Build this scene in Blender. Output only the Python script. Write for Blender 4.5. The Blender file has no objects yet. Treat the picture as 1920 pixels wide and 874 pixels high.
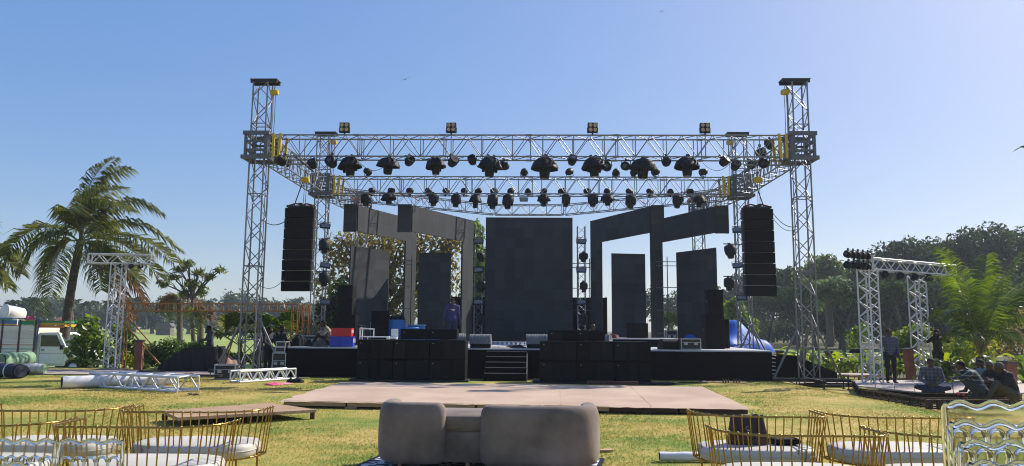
import bpy, bmesh, math, random
import numpy as np
from mathutils import Vector, Matrix, Quaternion
random.seed(7)
rng = np.random.default_rng(7)
R = math.radians
pi = math.pi
scene = bpy.context.scene
col = scene.collection

# ---------------------------------------------------------------- camera
FPX = 1400.0
PITCH, ROLL = R(7.33), R(0.45)
CAM = Vector((0, 0, 1.62))
FWD = Vector((0, math.cos(PITCH), math.sin(PITCH)))
UP0 = Vector((0, -math.sin(PITCH), math.cos(PITCH)))
RT0 = Vector((1, 0, 0))
RT = RT0 * math.cos(ROLL) + UP0 * math.sin(ROLL)
UPV = UP0 * math.cos(ROLL) - RT0 * math.sin(ROLL)
cd = bpy.data.cameras.new('camera')
cam = bpy.data.objects.new('camera', cd)
col.objects.link(cam)
m = Matrix.Identity(4)
for i in range(3):
    m[i][0], m[i][1], m[i][2], m[i][3] = RT[i], UPV[i], -FWD[i], CAM[i]
cam.matrix_world = m
cd.sensor_width = 36
cd.lens = 36 * FPX / 1920
cd.clip_start = 0.05
cd.clip_end = 3000
scene.camera = cam

# ---------------------------------------------------------------- sky, sun, exposure
SUN_AZ, SUN_EL = R(57.0), R(39.5)          # azimuth from +Y towards +X
world = bpy.data.worlds.new('World')
scene.world = world
world.use_nodes = True
wn = world.node_tree.nodes
wn.clear()
wo = wn.new('ShaderNodeOutputWorld')
bg = wn.new('ShaderNodeBackground')
sky = wn.new('ShaderNodeTexSky')
sky.sky_type = 'NISHITA'
sky.sun_disc = False
sky.sun_elevation = SUN_EL
sky.sun_rotation = SUN_AZ
sky.altitude = 0
sky.air_density = 1.0
sky.dust_density = 1.5
sky.ozone_density = 6.0
bg.inputs['Strength'].default_value = 0.115
hsv = wn.new('ShaderNodeHueSaturation')
hsv.inputs['Saturation'].default_value = 2.0
hsv.inputs['Hue'].default_value = 0.516
gam = wn.new('ShaderNodeGamma')
gam.inputs['Gamma'].default_value = 0.38          # evens out the brightness of the sky
hsv.inputs['Value'].default_value = 2.68
world.node_tree.links.new(sky.outputs[0], gam.inputs['Color'])
world.node_tree.links.new(gam.outputs[0], hsv.inputs['Color'])
world.node_tree.links.new(hsv.outputs[0], bg.inputs[0])
world.node_tree.links.new(bg.outputs[0], wo.inputs[0])
sd = bpy.data.lights.new('sun', 'SUN')
sd.energy = 5.0
sd.angle = R(0.5)
sd.color = (1.0, 0.93, 0.82)
sun = bpy.data.objects.new('sun', sd)
col.objects.link(sun)
sundir = Vector((math.sin(SUN_AZ) * math.cos(SUN_EL), math.cos(SUN_AZ) * math.cos(SUN_EL), math.sin(SUN_EL)))
sun.rotation_euler = sundir.to_track_quat('Z', 'Y').to_euler()
sun.location = (20, 20, 30)
scene.view_settings.view_transform = 'Standard'
scene.view_settings.look = 'None'
scene.view_settings.exposure = 0.45
scene.view_settings.gamma = 1
scene.render.engine = 'CYCLES'
scene.cycles.use_denoising = True
scene.cycles.filter_width = 1.05
scene.cycles.max_bounces = 10
scene.cycles.transmission_bounces = 10
scene.cycles.transparent_max_bounces = 12
scene.cycles.volume_bounces = 0
scene.cycles.caustics_reflective = False
scene.cycles.caustics_refractive = False

# ---------------------------------------------------------------- where things stand
def ray(x, y):
    return FWD + RT * ((x - 960) / FPX) + UPV * ((437 - y) / FPX)
def P(x, y, d):
    """point seen at photo position (x, y), d metres in front"""
    v = ray(x, y)
    return CAM + v * (d / v.y)
def G(x, y, z=0.0):
    """point on the level z seen at photo position (x, y)"""
    v = ray(x, y)
    return CAM + v * ((z - CAM.z) / v.z)
SA = R(-1.5)                                # the stage is turned a little
SO = Vector((0.54, 25.0, 0))
def S(u, v, z=0.0):
    return Vector((SO.x + u * math.cos(SA) - v * math.sin(SA), SO.y + u * math.sin(SA) + v * math.cos(SA), z))
def SU(x, y, v):
    """stage coordinates of the point seen at (x, y) on the stage plane v"""
    d = 25.0 + v
    for _ in range(4):
        q = P(x, y, d)
        dx, dy = q.x - SO.x, q.y - SO.y
        vv = -dx * math.sin(SA) + dy * math.cos(SA)
        d += v - vv
    return dx * math.cos(SA) + dy * math.sin(SA), q.z
def smooth(a, b, x):
    t = min(1, max(0, (x - a) / (b - a)))
    return t * t * (3 - 2 * t)
def ground_z(x, y):
    z = -0.24 * smooth(8.4, 10.4, x)
    z -= 0.55 * smooth(30.0, 33.0, y) * smooth(-8.5, -11.5, x)
    return z

# ---------------------------------------------------------------- materials
MATS = {}
def mat(name, c1, c2=None, rough=0.6, metal=0.0, scale=8.0, bump=0.0, bscale=None, rand=0.0, spec=0.5, detail=4, coat=0.0, sheen=0.0, stretch=None, coords='Object', trans=0.0, ior=1.45):
    if name in MATS:
        return MATS[name]
    M = bpy.data.materials.new(name)
    M.use_nodes = True
    nt = M.node_tree
    N, L = nt.nodes, nt.links
    b = N['Principled BSDF']
    b.inputs['Roughness'].default_value = rough
    b.inputs['Metallic'].default_value = metal
    b.inputs['Specular IOR Level'].default_value = spec
    b.inputs['IOR'].default_value = ior
    if coat: b.inputs['Coat Weight'].default_value = coat
    if sheen:
        b.inputs['Sheen Weight'].default_value = sheen
        b.inputs['Sheen Roughness'].default_value = 0.4
    if trans: b.inputs['Transmission Weight'].default_value = trans
    c2 = c2 or tuple(c * 0.75 for c in c1)
    tc = N.new('ShaderNodeTexCoord')
    src = tc.outputs[coords]
    if stretch:
        mp = N.new('ShaderNodeMapping'); mp.inputs['Scale'].default_value = stretch
        L.new(src, mp.inputs[0]); src = mp.outputs[0]
    nz = N.new('ShaderNodeTexNoise')
    nz.inputs['Scale'].default_value = scale
    nz.inputs['Detail'].default_value = detail
    L.new(src, nz.inputs['Vector'])
    rp = N.new('ShaderNodeValToRGB')
    rp.color_ramp.elements[0].position = 0.34; rp.color_ramp.elements[1].position = 0.66
    rp.color_ramp.elements[0].color = (*c2, 1); rp.color_ramp.elements[1].color = (*c1, 1)
    L.new(nz.outputs[0], rp.inputs[0])
    out = rp.outputs[0]
    if rand:
        oi = N.new('ShaderNodeObjectInfo')
        mr = N.new('ShaderNodeMapRange'); mr.inputs[3].default_value = 1 - rand; mr.inputs[4].default_value = 1 + rand
        L.new(oi.outputs['Random'], mr.inputs[0])
        hs = N.new('ShaderNodeHueSaturation')
        L.new(mr.outputs[0], hs.inputs['Value']); L.new(out, hs.inputs['Color']); out = hs.outputs[0]
    L.new(out, b.inputs['Base Color'])
    if rough < 0.95 and not trans:
        mr2 = N.new('ShaderNodeMapRange'); mr2.inputs[3].default_value = max(0.03, rough - 0.1); mr2.inputs[4].default_value = min(1, rough + 0.12)
        L.new(nz.outputs[0], mr2.inputs[0]); L.new(mr2.outputs[0], b.inputs['Roughness'])
    if bump:
        nb = N.new('ShaderNodeTexNoise'); nb.inputs['Scale'].default_value = bscale or scale * 6; nb.inputs['Detail'].default_value = 5
        L.new(src, nb.inputs['Vector'])
        bp = N.new('ShaderNodeBump'); bp.inputs['Strength'].default_value = bump; bp.inputs['Distance'].default_value = 0.02
        L.new(nb.outputs[0], bp.inputs['Height']); L.new(bp.outputs[0], b.inputs['Normal'])
    MATS[name] = M
    return M

def leafmat(name, c1, c2, transl=0.4, gloss=0.35, tcol=None, scale=0.6):
    """two leaf colours mixed in clumps, light shining through"""
    if name in MATS:
        return MATS[name]
    M = bpy.data.materials.new(name); M.use_nodes = True
    nt = M.node_tree; N, L = nt.nodes, nt.links
    N.clear()
    o = N.new('ShaderNodeOutputMaterial')
    ge = N.new('ShaderNodeNewGeometry')
    tc = N.new('ShaderNodeTexCoord')
    nz = N.new('ShaderNodeTexNoise'); nz.inputs['Scale'].default_value = scale; nz.inputs['Detail'].default_value = 3
    L.new(tc.outputs['Object'], nz.inputs['Vector'])
    ad = N.new('ShaderNodeMath'); ad.operation = 'ADD'
    ml = N.new('ShaderNodeMath'); ml.operation = 'MULTIPLY_ADD'; ml.inputs[1].default_value = 0.5; ml.inputs[2].default_value = -0.25
    L.new(ge.outputs['Random Per Island'], ml.inputs[0])
    L.new(nz.outputs[0], ad.inputs[0]); L.new(ml.outputs[0], ad.inputs[1])
    rp = N.new('ShaderNodeValToRGB')
    rp.color_ramp.elements[0].position = 0.3; rp.color_ramp.elements[1].position = 0.72
    rp.color_ramp.elements[0].color = (*c2, 1); rp.color_ramp.elements[1].color = (*c1, 1)
    L.new(ad.outputs[0], rp.inputs[0])
    b = N.new('ShaderNodeBsdfPrincipled')
    b.inputs['Roughness'].default_value = gloss; b.inputs['Specular IOR Level'].default_value = 0.35 if gloss < .5 else 0.12
    L.new(rp.outputs[0], b.inputs['Base Color'])
    t = N.new('ShaderNodeBsdfTranslucent')
    hs = N.new('ShaderNodeHueSaturation'); hs.inputs['Saturation'].default_value = 1.15; hs.inputs['Value'].default_value = 1.6
    L.new(rp.outputs[0], hs.inputs['Color'])
    if tcol: t.inputs[0].default_value = (*tcol, 1)
    else: L.new(hs.outputs[0], t.inputs[0])
    mx = N.new('ShaderNodeMixShader'); mx.inputs[0].default_value = transl
    L.new(b.outputs[0], mx.inputs[1]); L.new(t.outputs[0], mx.inputs[2]); L.new(mx.outputs[0], o.inputs[0])
    MATS[name] = M
    return M

# ---------------------------------------------------------------- building helpers
def link(o, parent=None):
    col.objects.link(o)
    if parent is not None:
        o.parent = parent
    return o
def tag(o, label=None, cat=None, group=None, kind=None):
    if label: o['label'] = label
    if cat: o['category'] = cat
    if group: o['group'] = group
    if kind: o['kind'] = kind
    return o
def thing(name, label, cat, loc=(0, 0, 0), rz=0.0, group=None):
    o = bpy.data.objects.new(name, None)
    o.empty_display_size = 0.1
    col.objects.link(o)
    o.location = loc
    o.rotation_euler = (0, 0, rz)
    return tag(o, label, cat, group)
def copy_tree(o, parent=None):
    c = o.copy()
    col.objects.link(c)
    c.parent = parent
    for ch in list(o.children):
        copy_tree(ch, c)
    return c
def obj(name, mesh, parent=None, loc=(0, 0, 0), rot=(0, 0, 0), scale=None):
    o = bpy.data.objects.new(name, mesh)
    col.objects.link(o)
    if parent is not None: o.parent = parent
    o.location = loc
    o.rotation_euler = rot
    if scale: o.scale = scale
    return o

class MB:
    """collects shapes for ONE mesh"""
    def __init__(s):
        s.v = []; s.f = []; s.sm = []; s.mi = []; s.cur = 0
    def add(s, vs, fs, smooth=False):
        n = len(s.v)
        s.v.extend([tuple(q) for q in vs])
        for f in fs:
            s.f.append(tuple(i + n for i in f)); s.sm.append(smooth); s.mi.append(s.cur)
    def box(s, c, d, rot=None, taper=None):
        c = Vector(c); x, y, z = d[0] / 2, d[1] / 2, d[2] / 2
        vs = []
        for k in (-1, 1):
            t = taper if (taper and k > 0) else 1
            for (i, j) in ((-1, -1), (1, -1), (1, 1), (-1, 1)):
                q = Vector((i * x * t, j * y * t, k * z))
                if rot is not None: q = rot @ q
                vs.append(c + q)
        s.add(vs, [(3, 2, 1, 0), (4, 5, 6, 7), (0, 1, 5, 4), (1, 2, 6, 5), (2, 3, 7, 6), (3, 0, 4, 7)])
        return s
    def rbox(s, c, d, r=0.02, rot=None):
        """box with chamfered edges"""
        c = Vector(c); x, y, z = d[0] / 2, d[1] / 2, d[2] / 2
        r = min(r, x * .9, y * .9, z * .9)
        bm = bmesh.new()
        bmesh.ops.create_cube(bm, size=1)
        for q in bm.verts: q.co = Vector((q.co.x * 2 * x, q.co.y * 2 * y, q.co.z * 2 * z))
        bmesh.ops.bevel(bm, geom=list(bm.edges), offset=r, segments=2, profile=0.6, affect='EDGES')
        bm.verts.index_update()
        vs = [c + ((rot @ q.co) if rot is not None else q.co) for q in bm.verts]
        s.add(vs, [[q.index for q in f.verts] for f in bm.faces])
        bm.free()
        return s
    def tube(s, p0, p1, r0, r1=None, n=8, caps=True):
        p0 = Vector(p0); p1 = Vector(p1); r1 = r0 if r1 is None else r1
        d = (p1 - p0)
        if d.length < 1e-6: return s
        q = d.to_track_quat('Z', 'Y')
        vs = []
        for (p, r) in ((p0, r0), (p1, r1)):
            for i in range(n):
                a = 2 * pi * i / n
                vs.append(p + q @ Vector((math.cos(a) * r, math.sin(a) * r, 0)))
        fs = [(i, (i + 1) % n, n + (i + 1) % n, n + i) for i in range(n)]
        s.add(vs, fs, True)
        if caps:
            s.add(vs[:n][::-1], [tuple(range(n))]); s.add(vs[n:], [tuple(range(n))])
        return s
    def path(s, pts, r, n=6, closed=False):
        pts = [Vector(p) for p in pts]
        rs = r if isinstance(r, (list, tuple)) else [r] * len(pts)
        vs = []; m_ = len(pts)
        prev = None
        for i, p in enumerate(pts):
            if closed: t = pts[(i + 1) % m_] - pts[i - 1]
            else: t = pts[min(i + 1, m_ - 1)] - pts[max(i - 1, 0)]
            t = t.normalized() if t.length > 1e-9 else Vector((0, 0, 1))
            if prev is None:
                a = Vector((0, 0, 1)) if abs(t.z) < 0.9 else Vector((1, 0, 0))
                x = t.cross(a).normalized()
            else:
                x = (prev - t * prev.dot(t))
                x = x.normalized() if x.length > 1e-6 else t.orthogonal().normalized()
            prev = x
            y = t.cross(x)
            for k in range(n):
                a = 2 * pi * k / n
                vs.append(p + (x * math.cos(a) + y * math.sin(a)) * rs[i])
        fs = []
        for i in range(m_ if closed else m_ - 1):
            j = (i + 1) % m_
            for k in range(n):
                fs.append((i * n + k, i * n + (k + 1) % n, j * n + (k + 1) % n, j * n + k))
        s.add(vs, fs, True)
        if not closed:
            s.add(vs[:n][::-1], [tuple(range(n))]); s.add(vs[-n:], [tuple(range(n))])
        return s
    def lathe(s, prof, n=16, c=(0, 0, 0), rot=None, cap=True, wob=0.0, seed=0):
        """profile of (radius, height)"""
        c = Vector(c); vs = []
        rr = random.Random(seed)
        for (r, z) in prof:
            for i in range(n):
                a = 2 * pi * i / n
                k = 1 + (wob * (rr.random() - 0.5) if wob else 0)
                q = Vector((math.cos(a) * r * k, math.sin(a) * r * k, z))
                vs.append(c + (rot @ q if rot is not None else q))
        fs = []
        for j in range(len(prof) - 1):
            for i in range(n):
                fs.append((j * n + i, j * n + (i + 1) % n, (j + 1) * n + (i + 1) % n, (j + 1) * n + i))
        s.add(vs, fs, True)
        if cap:
            s.add(vs[:n][::-1], [tuple(range(n))]); s.add(vs[-n:], [tuple(range(n))])
        return s
    def sphere(s, c, r, n=10, m_=7):
        c = Vector(c)
        r = Vector(r) if not isinstance(r, (int, float)) else Vector((r, r, r))
        vs = [c + Vector((0, 0, -r.z))]
        for j in range(1, m_):
            b = -pi / 2 + pi * j / m_
            for i in range(n):
                a = 2 * pi * i / n
                vs.append(c + Vector((math.cos(a) * math.cos(b) * r.x, math.sin(a) * math.cos(b) * r.y, math.sin(b) * r.z)))
        vs.append(c + Vector((0, 0, r.z)))
        fs = []
        for i in range(n):
            fs.append((0, 1 + (i + 1) % n, 1 + i))
            fs.append((len(vs) - 1, 1 + (m_ - 2) * n + i, 1 + (m_ - 2) * n + (i + 1) % n))
        for j in range(m_ - 2):
            for i in range(n):
                fs.append((1 + j * n + i, 1 + j * n + (i + 1) % n, 1 + (j + 1) * n + (i + 1) % n, 1 + (j + 1) * n + i))
        s.add(vs, fs, True)
        return s
    def prism(s, poly, z0, z1, frame=None, smooth=False):
        """outline (x, y) extruded from z0 to z1; frame maps a Vector"""
        fr = frame or (lambda q: q)
        n = len(poly)
        vs = [fr(Vector((x, y, z0))) for x, y in poly] + [fr(Vector((x, y, z1))) for x, y in poly]
        s.add(vs, [tuple(range(n))[::-1], tuple(range(n, 2 * n))])
        s.add(vs, [(i, (i + 1) % n, n + (i + 1) % n, n + i) for i in range(n)], smooth)
        return s
    def mesh(s, name, *mats):
        me = bpy.data.meshes.new(name)
        me.from_pydata(s.v, [], s.f)
        me.polygons.foreach_set('use_smooth', s.sm)
        for q in mats: me.materials.append(q)
        if len(mats) > 1: me.polygons.foreach_set('material_index', s.mi)
        me.update()
        return me
    def build(s, name, mats, parent=None, loc=(0, 0, 0), rot=(0, 0, 0)):
        if not isinstance(mats, (list, tuple)): mats = [mats]
        return obj(name, s.mesh(name, *mats), parent, loc, rot)

UNIT = {}
def unit_cyl(mt, n=8):
    k = ('c', mt.name, n)
    if k not in UNIT:
        UNIT[k] = MB().tube((0, 0, 0), (0, 0, 1), 1, n=n).mesh('bar', mt)
    return UNIT[k]
def unit_box(mt):
    k = ('b', mt.name)
    if k not in UNIT:
        UNIT[k] = MB().box((0, 0, 0), (1, 1, 1)).mesh('piece', mt)
    return UNIT[k]
def bar(parent, name, p0, p1, r, mt, n=8):
    p0 = Vector(p0); p1 = Vector(p1); d = p1 - p0
    o = bpy.data.objects.new(name, unit_cyl(mt, n))
    col.objects.link(o)
    if parent is not None: o.parent = parent
    o.location = p0
    o.rotation_euler = d.to_track_quat('Z', 'Y').to_euler()
    o.scale = (r, r, d.length)
    return o
def block(parent, name, c, d, mt, rot=(0, 0, 0)):
    o = bpy.data.objects.new(name, unit_box(mt))
    col.objects.link(o)
    if parent is not None: o.parent = parent
    o.location = c
    o.rotation_euler = rot
    o.scale = d
    return o
def mesh_np(name, V, F, mats, smooth=False, mi=None):
    """mesh from numpy arrays; F is (n, k)"""
    me = bpy.data.meshes.new(name)
    n, k = F.shape
    me.vertices.add(len(V)); me.vertices.foreach_set('co', np.ascontiguousarray(V, dtype=np.float32).ravel())
    me.loops.add(n * k); me.loops.foreach_set('vertex_index', np.ascontiguousarray(F, dtype=np.int32).ravel())
    me.polygons.add(n)
    me.polygons.foreach_set('loop_start', np.arange(0, n * k, k, dtype=np.int32))
    me.polygons.foreach_set('use_smooth', np.full(n, smooth))
    for q in (mats if isinstance(mats, (list, tuple)) else [mats]): me.materials.append(q)
    if mi is not None: me.polygons.foreach_set('material_index', np.asarray(mi, dtype=np.int32))
    me.update(calc_edges=True)
    return me
ORD = ['first', 'second', 'third', 'fourth', 'fifth', 'sixth', 'seventh', 'eighth', 'ninth', 'tenth', 'eleventh', 'twelfth', 'thirteenth', 'fourteenth', 'fifteenth', 'sixteenth', 'seventeenth', 'eighteenth', 'nineteenth', 'twentieth']

# ---------------------------------------------------------------- palette
ALU = mat('shaded_truss_aluminium', (0.23, 0.23, 0.24), (0.15, 0.15, 0.155), rough=0.36, metal=0.35, scale=14)  # roof truss metal, its shade put into the darker colour
ALU_LIT = mat('lit_truss_aluminium', (0.64, 0.64, 0.64), (0.52, 0.52, 0.53), rough=0.42, metal=0.35, scale=14)  # same metal for gate and stand, sunlight put into the lighter colour
STEEL = mat('grey_steel', (0.16, 0.16, 0.165), (0.10, 0.10, 0.105), rough=0.5, metal=0.6, scale=10)
BSTEEL = mat('black_steel', (0.03, 0.03, 0.033), (0.018, 0.018, 0.02), rough=0.5, metal=0.3, scale=10)
BLACKP = mat('black_plastic', (0.012, 0.012, 0.013), (0.007, 0.007, 0.008), rough=0.5, scale=12, spec=0.25)
CABLE = mat('cable_rubber', (0.02, 0.02, 0.022), rough=0.6)
YELLOW = mat('yellow_paint', (0.62, 0.43, 0.02), (0.45, 0.30, 0.02), rough=0.5, scale=9)
LED = mat('led_face', (0.037, 0.041, 0.046), (0.030, 0.033, 0.038), rough=0.7, scale=3, rand=0.22, bump=0.25, bscale=60, spec=0.3)
SKIRT = mat('black_skirt_cloth', (0.006, 0.006, 0.0075), (0.004, 0.004, 0.005), rough=0.9, scale=5, bump=0.2, bscale=14, spec=0.12)
CLOTHB = mat('black_cloth', (0.010, 0.010, 0.012), (0.006, 0.006, 0.007), rough=0.8, scale=6, bump=0.3, bscale=18, spec=0.25)
GRILLE = mat('speaker_grille', (0.016, 0.0165, 0.0165), (0.008, 0.008, 0.0085), rough=0.7, scale=240, bump=0.3, bscale=300, rand=0.35, spec=0.08)
CABINET = mat('speaker_cabinet', (0.010, 0.010, 0.0105), (0.006, 0.006, 0.0065), rough=0.6, scale=60, bump=0.2, bscale=160, spec=0.12)
GLASSL = mat('lamp_lens', (0.20, 0.20, 0.22), (0.12, 0.12, 0.14), rough=0.12, metal=0.3, scale=40, coat=0.6)
GOLD = mat('brushed_gold', (0.42, 0.26, 0.065), (0.30, 0.18, 0.04), rough=0.2, metal=1.0, scale=20)
WOODP = mat('old_plywood', (0.42, 0.28, 0.17), (0.30, 0.19, 0.115), rough=0.75, scale=2.2, stretch=(1, 7, 1), bump=0.2, bscale=12)
PINE = mat('pine_plank', (0.48, 0.33, 0.18), (0.36, 0.23, 0.12), rough=0.7, scale=2.5, stretch=(1, 9, 9), bump=0.2, bscale=12, rand=0.15)
RUST = mat('rusty_tube', (0.44, 0.22, 0.06), (0.28, 0.12, 0.035), rough=0.7, metal=0.2, scale=9, bump=0.2)
RUSTD = mat('dark_rust', (0.09, 0.045, 0.03), (0.05, 0.028, 0.02), rough=0.75, metal=0.2, scale=9, bump=0.2)
WHITE = mat('white_vinyl', (0.80, 0.78, 0.74), (0.70, 0.68, 0.63), rough=0.45, scale=5, bump=0.12, bscale=9)
CASEE = mat('case_edge', (0.42, 0.42, 0.43), (0.3, 0.3, 0.31), rough=0.4, metal=0.5, scale=10)
LGREY = mat('light_grey_metal', (0.62, 0.63, 0.64), (0.5, 0.51, 0.52), rough=0.4, metal=0.5, scale=10)
# ================================================================ GROUND
def ground_mat():
    M = bpy.data.materials.new('dry_lawn'); M.use_nodes = True
    N, L = M.node_tree.nodes, M.node_tree.links
    b = N['Principled BSDF']; b.inputs['Roughness'].default_value = 0.9; b.inputs['Specular IOR Level'].default_value = 0.15
    tc = N.new('ShaderNodeTexCoord')
    def noise(sc, det=4, st=None):
        n = N.new('ShaderNodeTexNoise'); n.inputs['Scale'].default_value = sc; n.inputs['Detail'].default_value = det
        if st:
            mp = N.new('ShaderNodeMapping'); mp.inputs['Scale'].default_value = st
            L.new(tc.outputs['Object'], mp.inputs[0]); L.new(mp.outputs[0], n.inputs['Vector'])
        else: L.new(tc.outputs['Object'], n.inputs['Vector'])
        return n
    n1 = noise(0.34, 5); n2 = noise(2.2, 4); n3 = noise(38, 3)
    a1 = N.new('ShaderNodeMath'); a1.operation = 'MULTIPLY_ADD'; a1.inputs[1].default_value = 0.45
    L.new(n2.outputs[0], a1.inputs[0]); L.new(n1.outputs[0], a1.inputs[2])
    a2 = N.new('ShaderNodeMath'); a2.operation = 'MULTIPLY_ADD'; a2.inputs[1].default_value = 0.18
    L.new(n3.outputs[0], a2.inputs[0]); L.new(a1.outputs[0], a2.inputs[2])
    rp = N.new('ShaderNodeValToRGB'); e = rp.color_ramp.elements
    e[0].position = 0.67; e[0].color = (0.17, 0.22, 0.045, 1)
    e[1].position = 1.02; e[1].color = (0.48, 0.355, 0.14, 1)
    k = e.new(0.85); k.color = (0.38, 0.305, 0.085, 1)
    L.new(a2.outputs[0], rp.inputs[0]); L.new(rp.outputs[0], b.inputs['Base Color'])
    bp = N.new('ShaderNodeBump'); bp.inputs['Strength'].default_value = 0.6; bp.inputs['Distance'].default_value = 0.03
    L.new(n3.outputs[0], bp.inputs['Height']); L.new(bp.outputs[0], b.inputs['Normal'])
    return M
LAWN = ground_mat()
FAIR = mat('fairway_grass', (0.29, 0.34, 0.10), (0.22, 0.28, 0.075), rough=0.9, scale=0.05, detail=6, spec=0.15, bump=0.4, bscale=6)
DIRT = mat('dark_dirt', (0.14, 0.115, 0.065), (0.085, 0.095, 0.04), rough=0.95, scale=0.12, detail=6, spec=0.1)  # darker brown and olive ground on the far right
gx = np.concatenate([-np.geomspace(650, 40, 14), np.arange(-38, 38.1, 0.5), np.geomspace(40, 650, 14)])
gy = np.concatenate([[-55, -30, -10], np.arange(0, 42.1, 0.5), np.geomspace(45, 810, 22)])
X, Y = np.meshgrid(gx, gy)
Z = np.vectorize(ground_z)(X, Y) + 0.012 * np.sin(X * 0.9 + 1.3 * np.sin(Y * 0.5)) * np.cos(Y * 0.7) * (np.abs(X) < 38) * (Y < 24) - 0.012
ny, nx = X.shape
idx = np.arange(ny * nx).reshape(ny, nx)
Fq = np.stack([idx[:-1, :-1], idx[:-1, 1:], idx[1:, 1:], idx[1:, :-1]], -1).reshape(-1, 4)
cx = (X[:-1, :-1] + X[1:, 1:]).ravel() / 2; cy = (Y[:-1, :-1] + Y[1:, 1:]).ravel() / 2
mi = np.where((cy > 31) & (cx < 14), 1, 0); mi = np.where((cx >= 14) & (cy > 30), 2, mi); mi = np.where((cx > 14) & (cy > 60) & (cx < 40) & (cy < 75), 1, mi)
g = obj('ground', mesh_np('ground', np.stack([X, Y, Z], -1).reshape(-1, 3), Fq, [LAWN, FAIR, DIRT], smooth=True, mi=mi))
tag(g, kind='structure')

PAVE = mat('path_pavers', (0.40, 0.32, 0.28), (0.30, 0.245, 0.21), rough=0.85, scale=1.8, bump=0.3, bscale=20, rand=0.10)
def slab_path(name, a, b, width, n, z):
    """a strip of paving slabs from a to b, each slab a piece of its own"""
    a = Vector((*a, z)); b = Vector((*b, z))
    rot = math.atan2(b.y - a.y, b.x - a.x)
    root = bpy.data.objects.new(name, MB().box((0, 0, 0), ((b - a).length, width, 0.03)).mesh(name, mat('path_bed', (0.20, 0.16, 0.13), rough=0.9, scale=6)))
    col.objects.link(root); root.location = (a + b) / 2; root.rotation_euler = (0, 0, rot); tag(root, kind='structure')
    l = (b - a).length / n
    for i in range(n):
        for j in range(3):
            block(root, 'slab', (-(b - a).length / 2 + (i + .5) * l, (j - 1) * width / 3, 0.018 + random.uniform(-.002, .002)), (l - .015, width / 3 - .015, 0.03), PAVE)
    return root
slab_path('garden_path', (-30.0, 26.6), (-8.2, 26.4), 2.6, 28, -0.004)
slab_path('garden_path', (10.2, 27.6), (24.0, 24.6), 2.2, 18, -0.235)

# grass blades near the camera: uncountable
def grass():
    n = 210000
    y = 6.0 + 19.0 * rng.random(n) ** 1.25
    x = (rng.random(n) * 2 - 1) * (y * 0.72 + 0.4)
    keep = np.ones(n, bool)
    keep &= ~((x > -5.0) & (x < 5.3) & (y > 16.0) & (y < 23))
    keep &= ~((x > -4.9) & (x < 4.5) & (y > 22.4))
    keep &= ~((x > -1.75) & (x < .95) & (y < 9.9))
    keep &= ~((x > 9.7) & (y > 17.0 + (12 - x) * .9))
    x, y = x[keep], y[keep]; n = len(x)
    z = np.vectorize(ground_z)(x, y) - 0.015
    h = rng.uniform(0.006, 0.020, n); w = rng.uniform(0.005, 0.010, n) * (0.7 + y / 18)
    a = rng.random(n) * 2 * pi; lx = rng.normal(0, 0.022, n); ly = rng.normal(0, 0.022, n)
    V = np.empty((n, 3, 3))
    V[:, 0] = np.stack([x - np.cos(a) * w, y - np.sin(a) * w, z], -1)
    V[:, 1] = np.stack([x + np.cos(a) * w, y + np.sin(a) * w, z], -1)
    V[:, 2] = np.stack([x + lx, y + ly, z + 0.012 + h], -1)
    M = bpy.data.materials.new('grass_blades'); M.use_nodes = True
    N, L = M.node_tree.nodes, M.node_tree.links
    b = N['Principled BSDF']; b.inputs['Roughness'].default_value = 0.7; b.inputs['Specular IOR Level'].default_value = 0.2
    tc = N.new('ShaderNodeTexCoord'); ge = N.new('ShaderNodeNewGeometry')
    n1 = N.new('ShaderNodeTexNoise'); n1.inputs['Scale'].default_value = 0.34; n1.inputs['Detail'].default_value = 5
    n2 = N.new('ShaderNodeTexNoise'); n2.inputs['Scale'].default_value = 2.2; n2.inputs['Detail'].default_value = 4
    L.new(tc.outputs['Object'], n1.inputs[0]); L.new(tc.outputs['Object'], n2.inputs[0])
    a1 = N.new('ShaderNodeMath'); a1.operation = 'MULTIPLY_ADD'; a1.inputs[1].default_value = 0.45
    L.new(n2.outputs[0], a1.inputs[0]); L.new(n1.outputs[0], a1.inputs[2])
    a2 = N.new('ShaderNodeMath'); a2.operation = 'MULTIPLY_ADD'; a2.inputs[1].default_value = 0.18
    L.new(ge.outputs['Random Per Island'], a2.inputs[0]); L.new(a1.outputs[0], a2.inputs[2])
    rp = N.new('ShaderNodeValToRGB'); e = rp.color_ramp.elements
    e[0].position = 0.68; e[0].color = (0.20, 0.27, 0.05, 1)
    e[1].position = 1.04; e[1].color = (0.60, 0.46, 0.19, 1)
    k = e.new(0.87); k.color = (0.47, 0.38, 0.11, 1)
    L.new(a2.outputs[0], rp.inputs[0]); L.new(rp.outputs[0], b.inputs['Base Color'])
    tl = N.new('ShaderNodeBsdfTranslucent'); mxs = N.new('ShaderNodeMixShader'); mxs.inputs[0].default_value = .45
    L.new(rp.outputs[0], tl.inputs[0]); L.new(b.outputs[0], mxs.inputs[1]); L.new(tl.outputs[0], mxs.inputs[2]); L.new(mxs.outputs[0], N['Material Output'].inputs[0])
    o = obj('grass', mesh_np('grass', V.reshape(-1, 3), np.arange(n * 3).reshape(-1, 3), M))
    tag(o, 'short half dry lawn grass in front of the stage', 'grass', kind='stuff')
grass()

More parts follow.
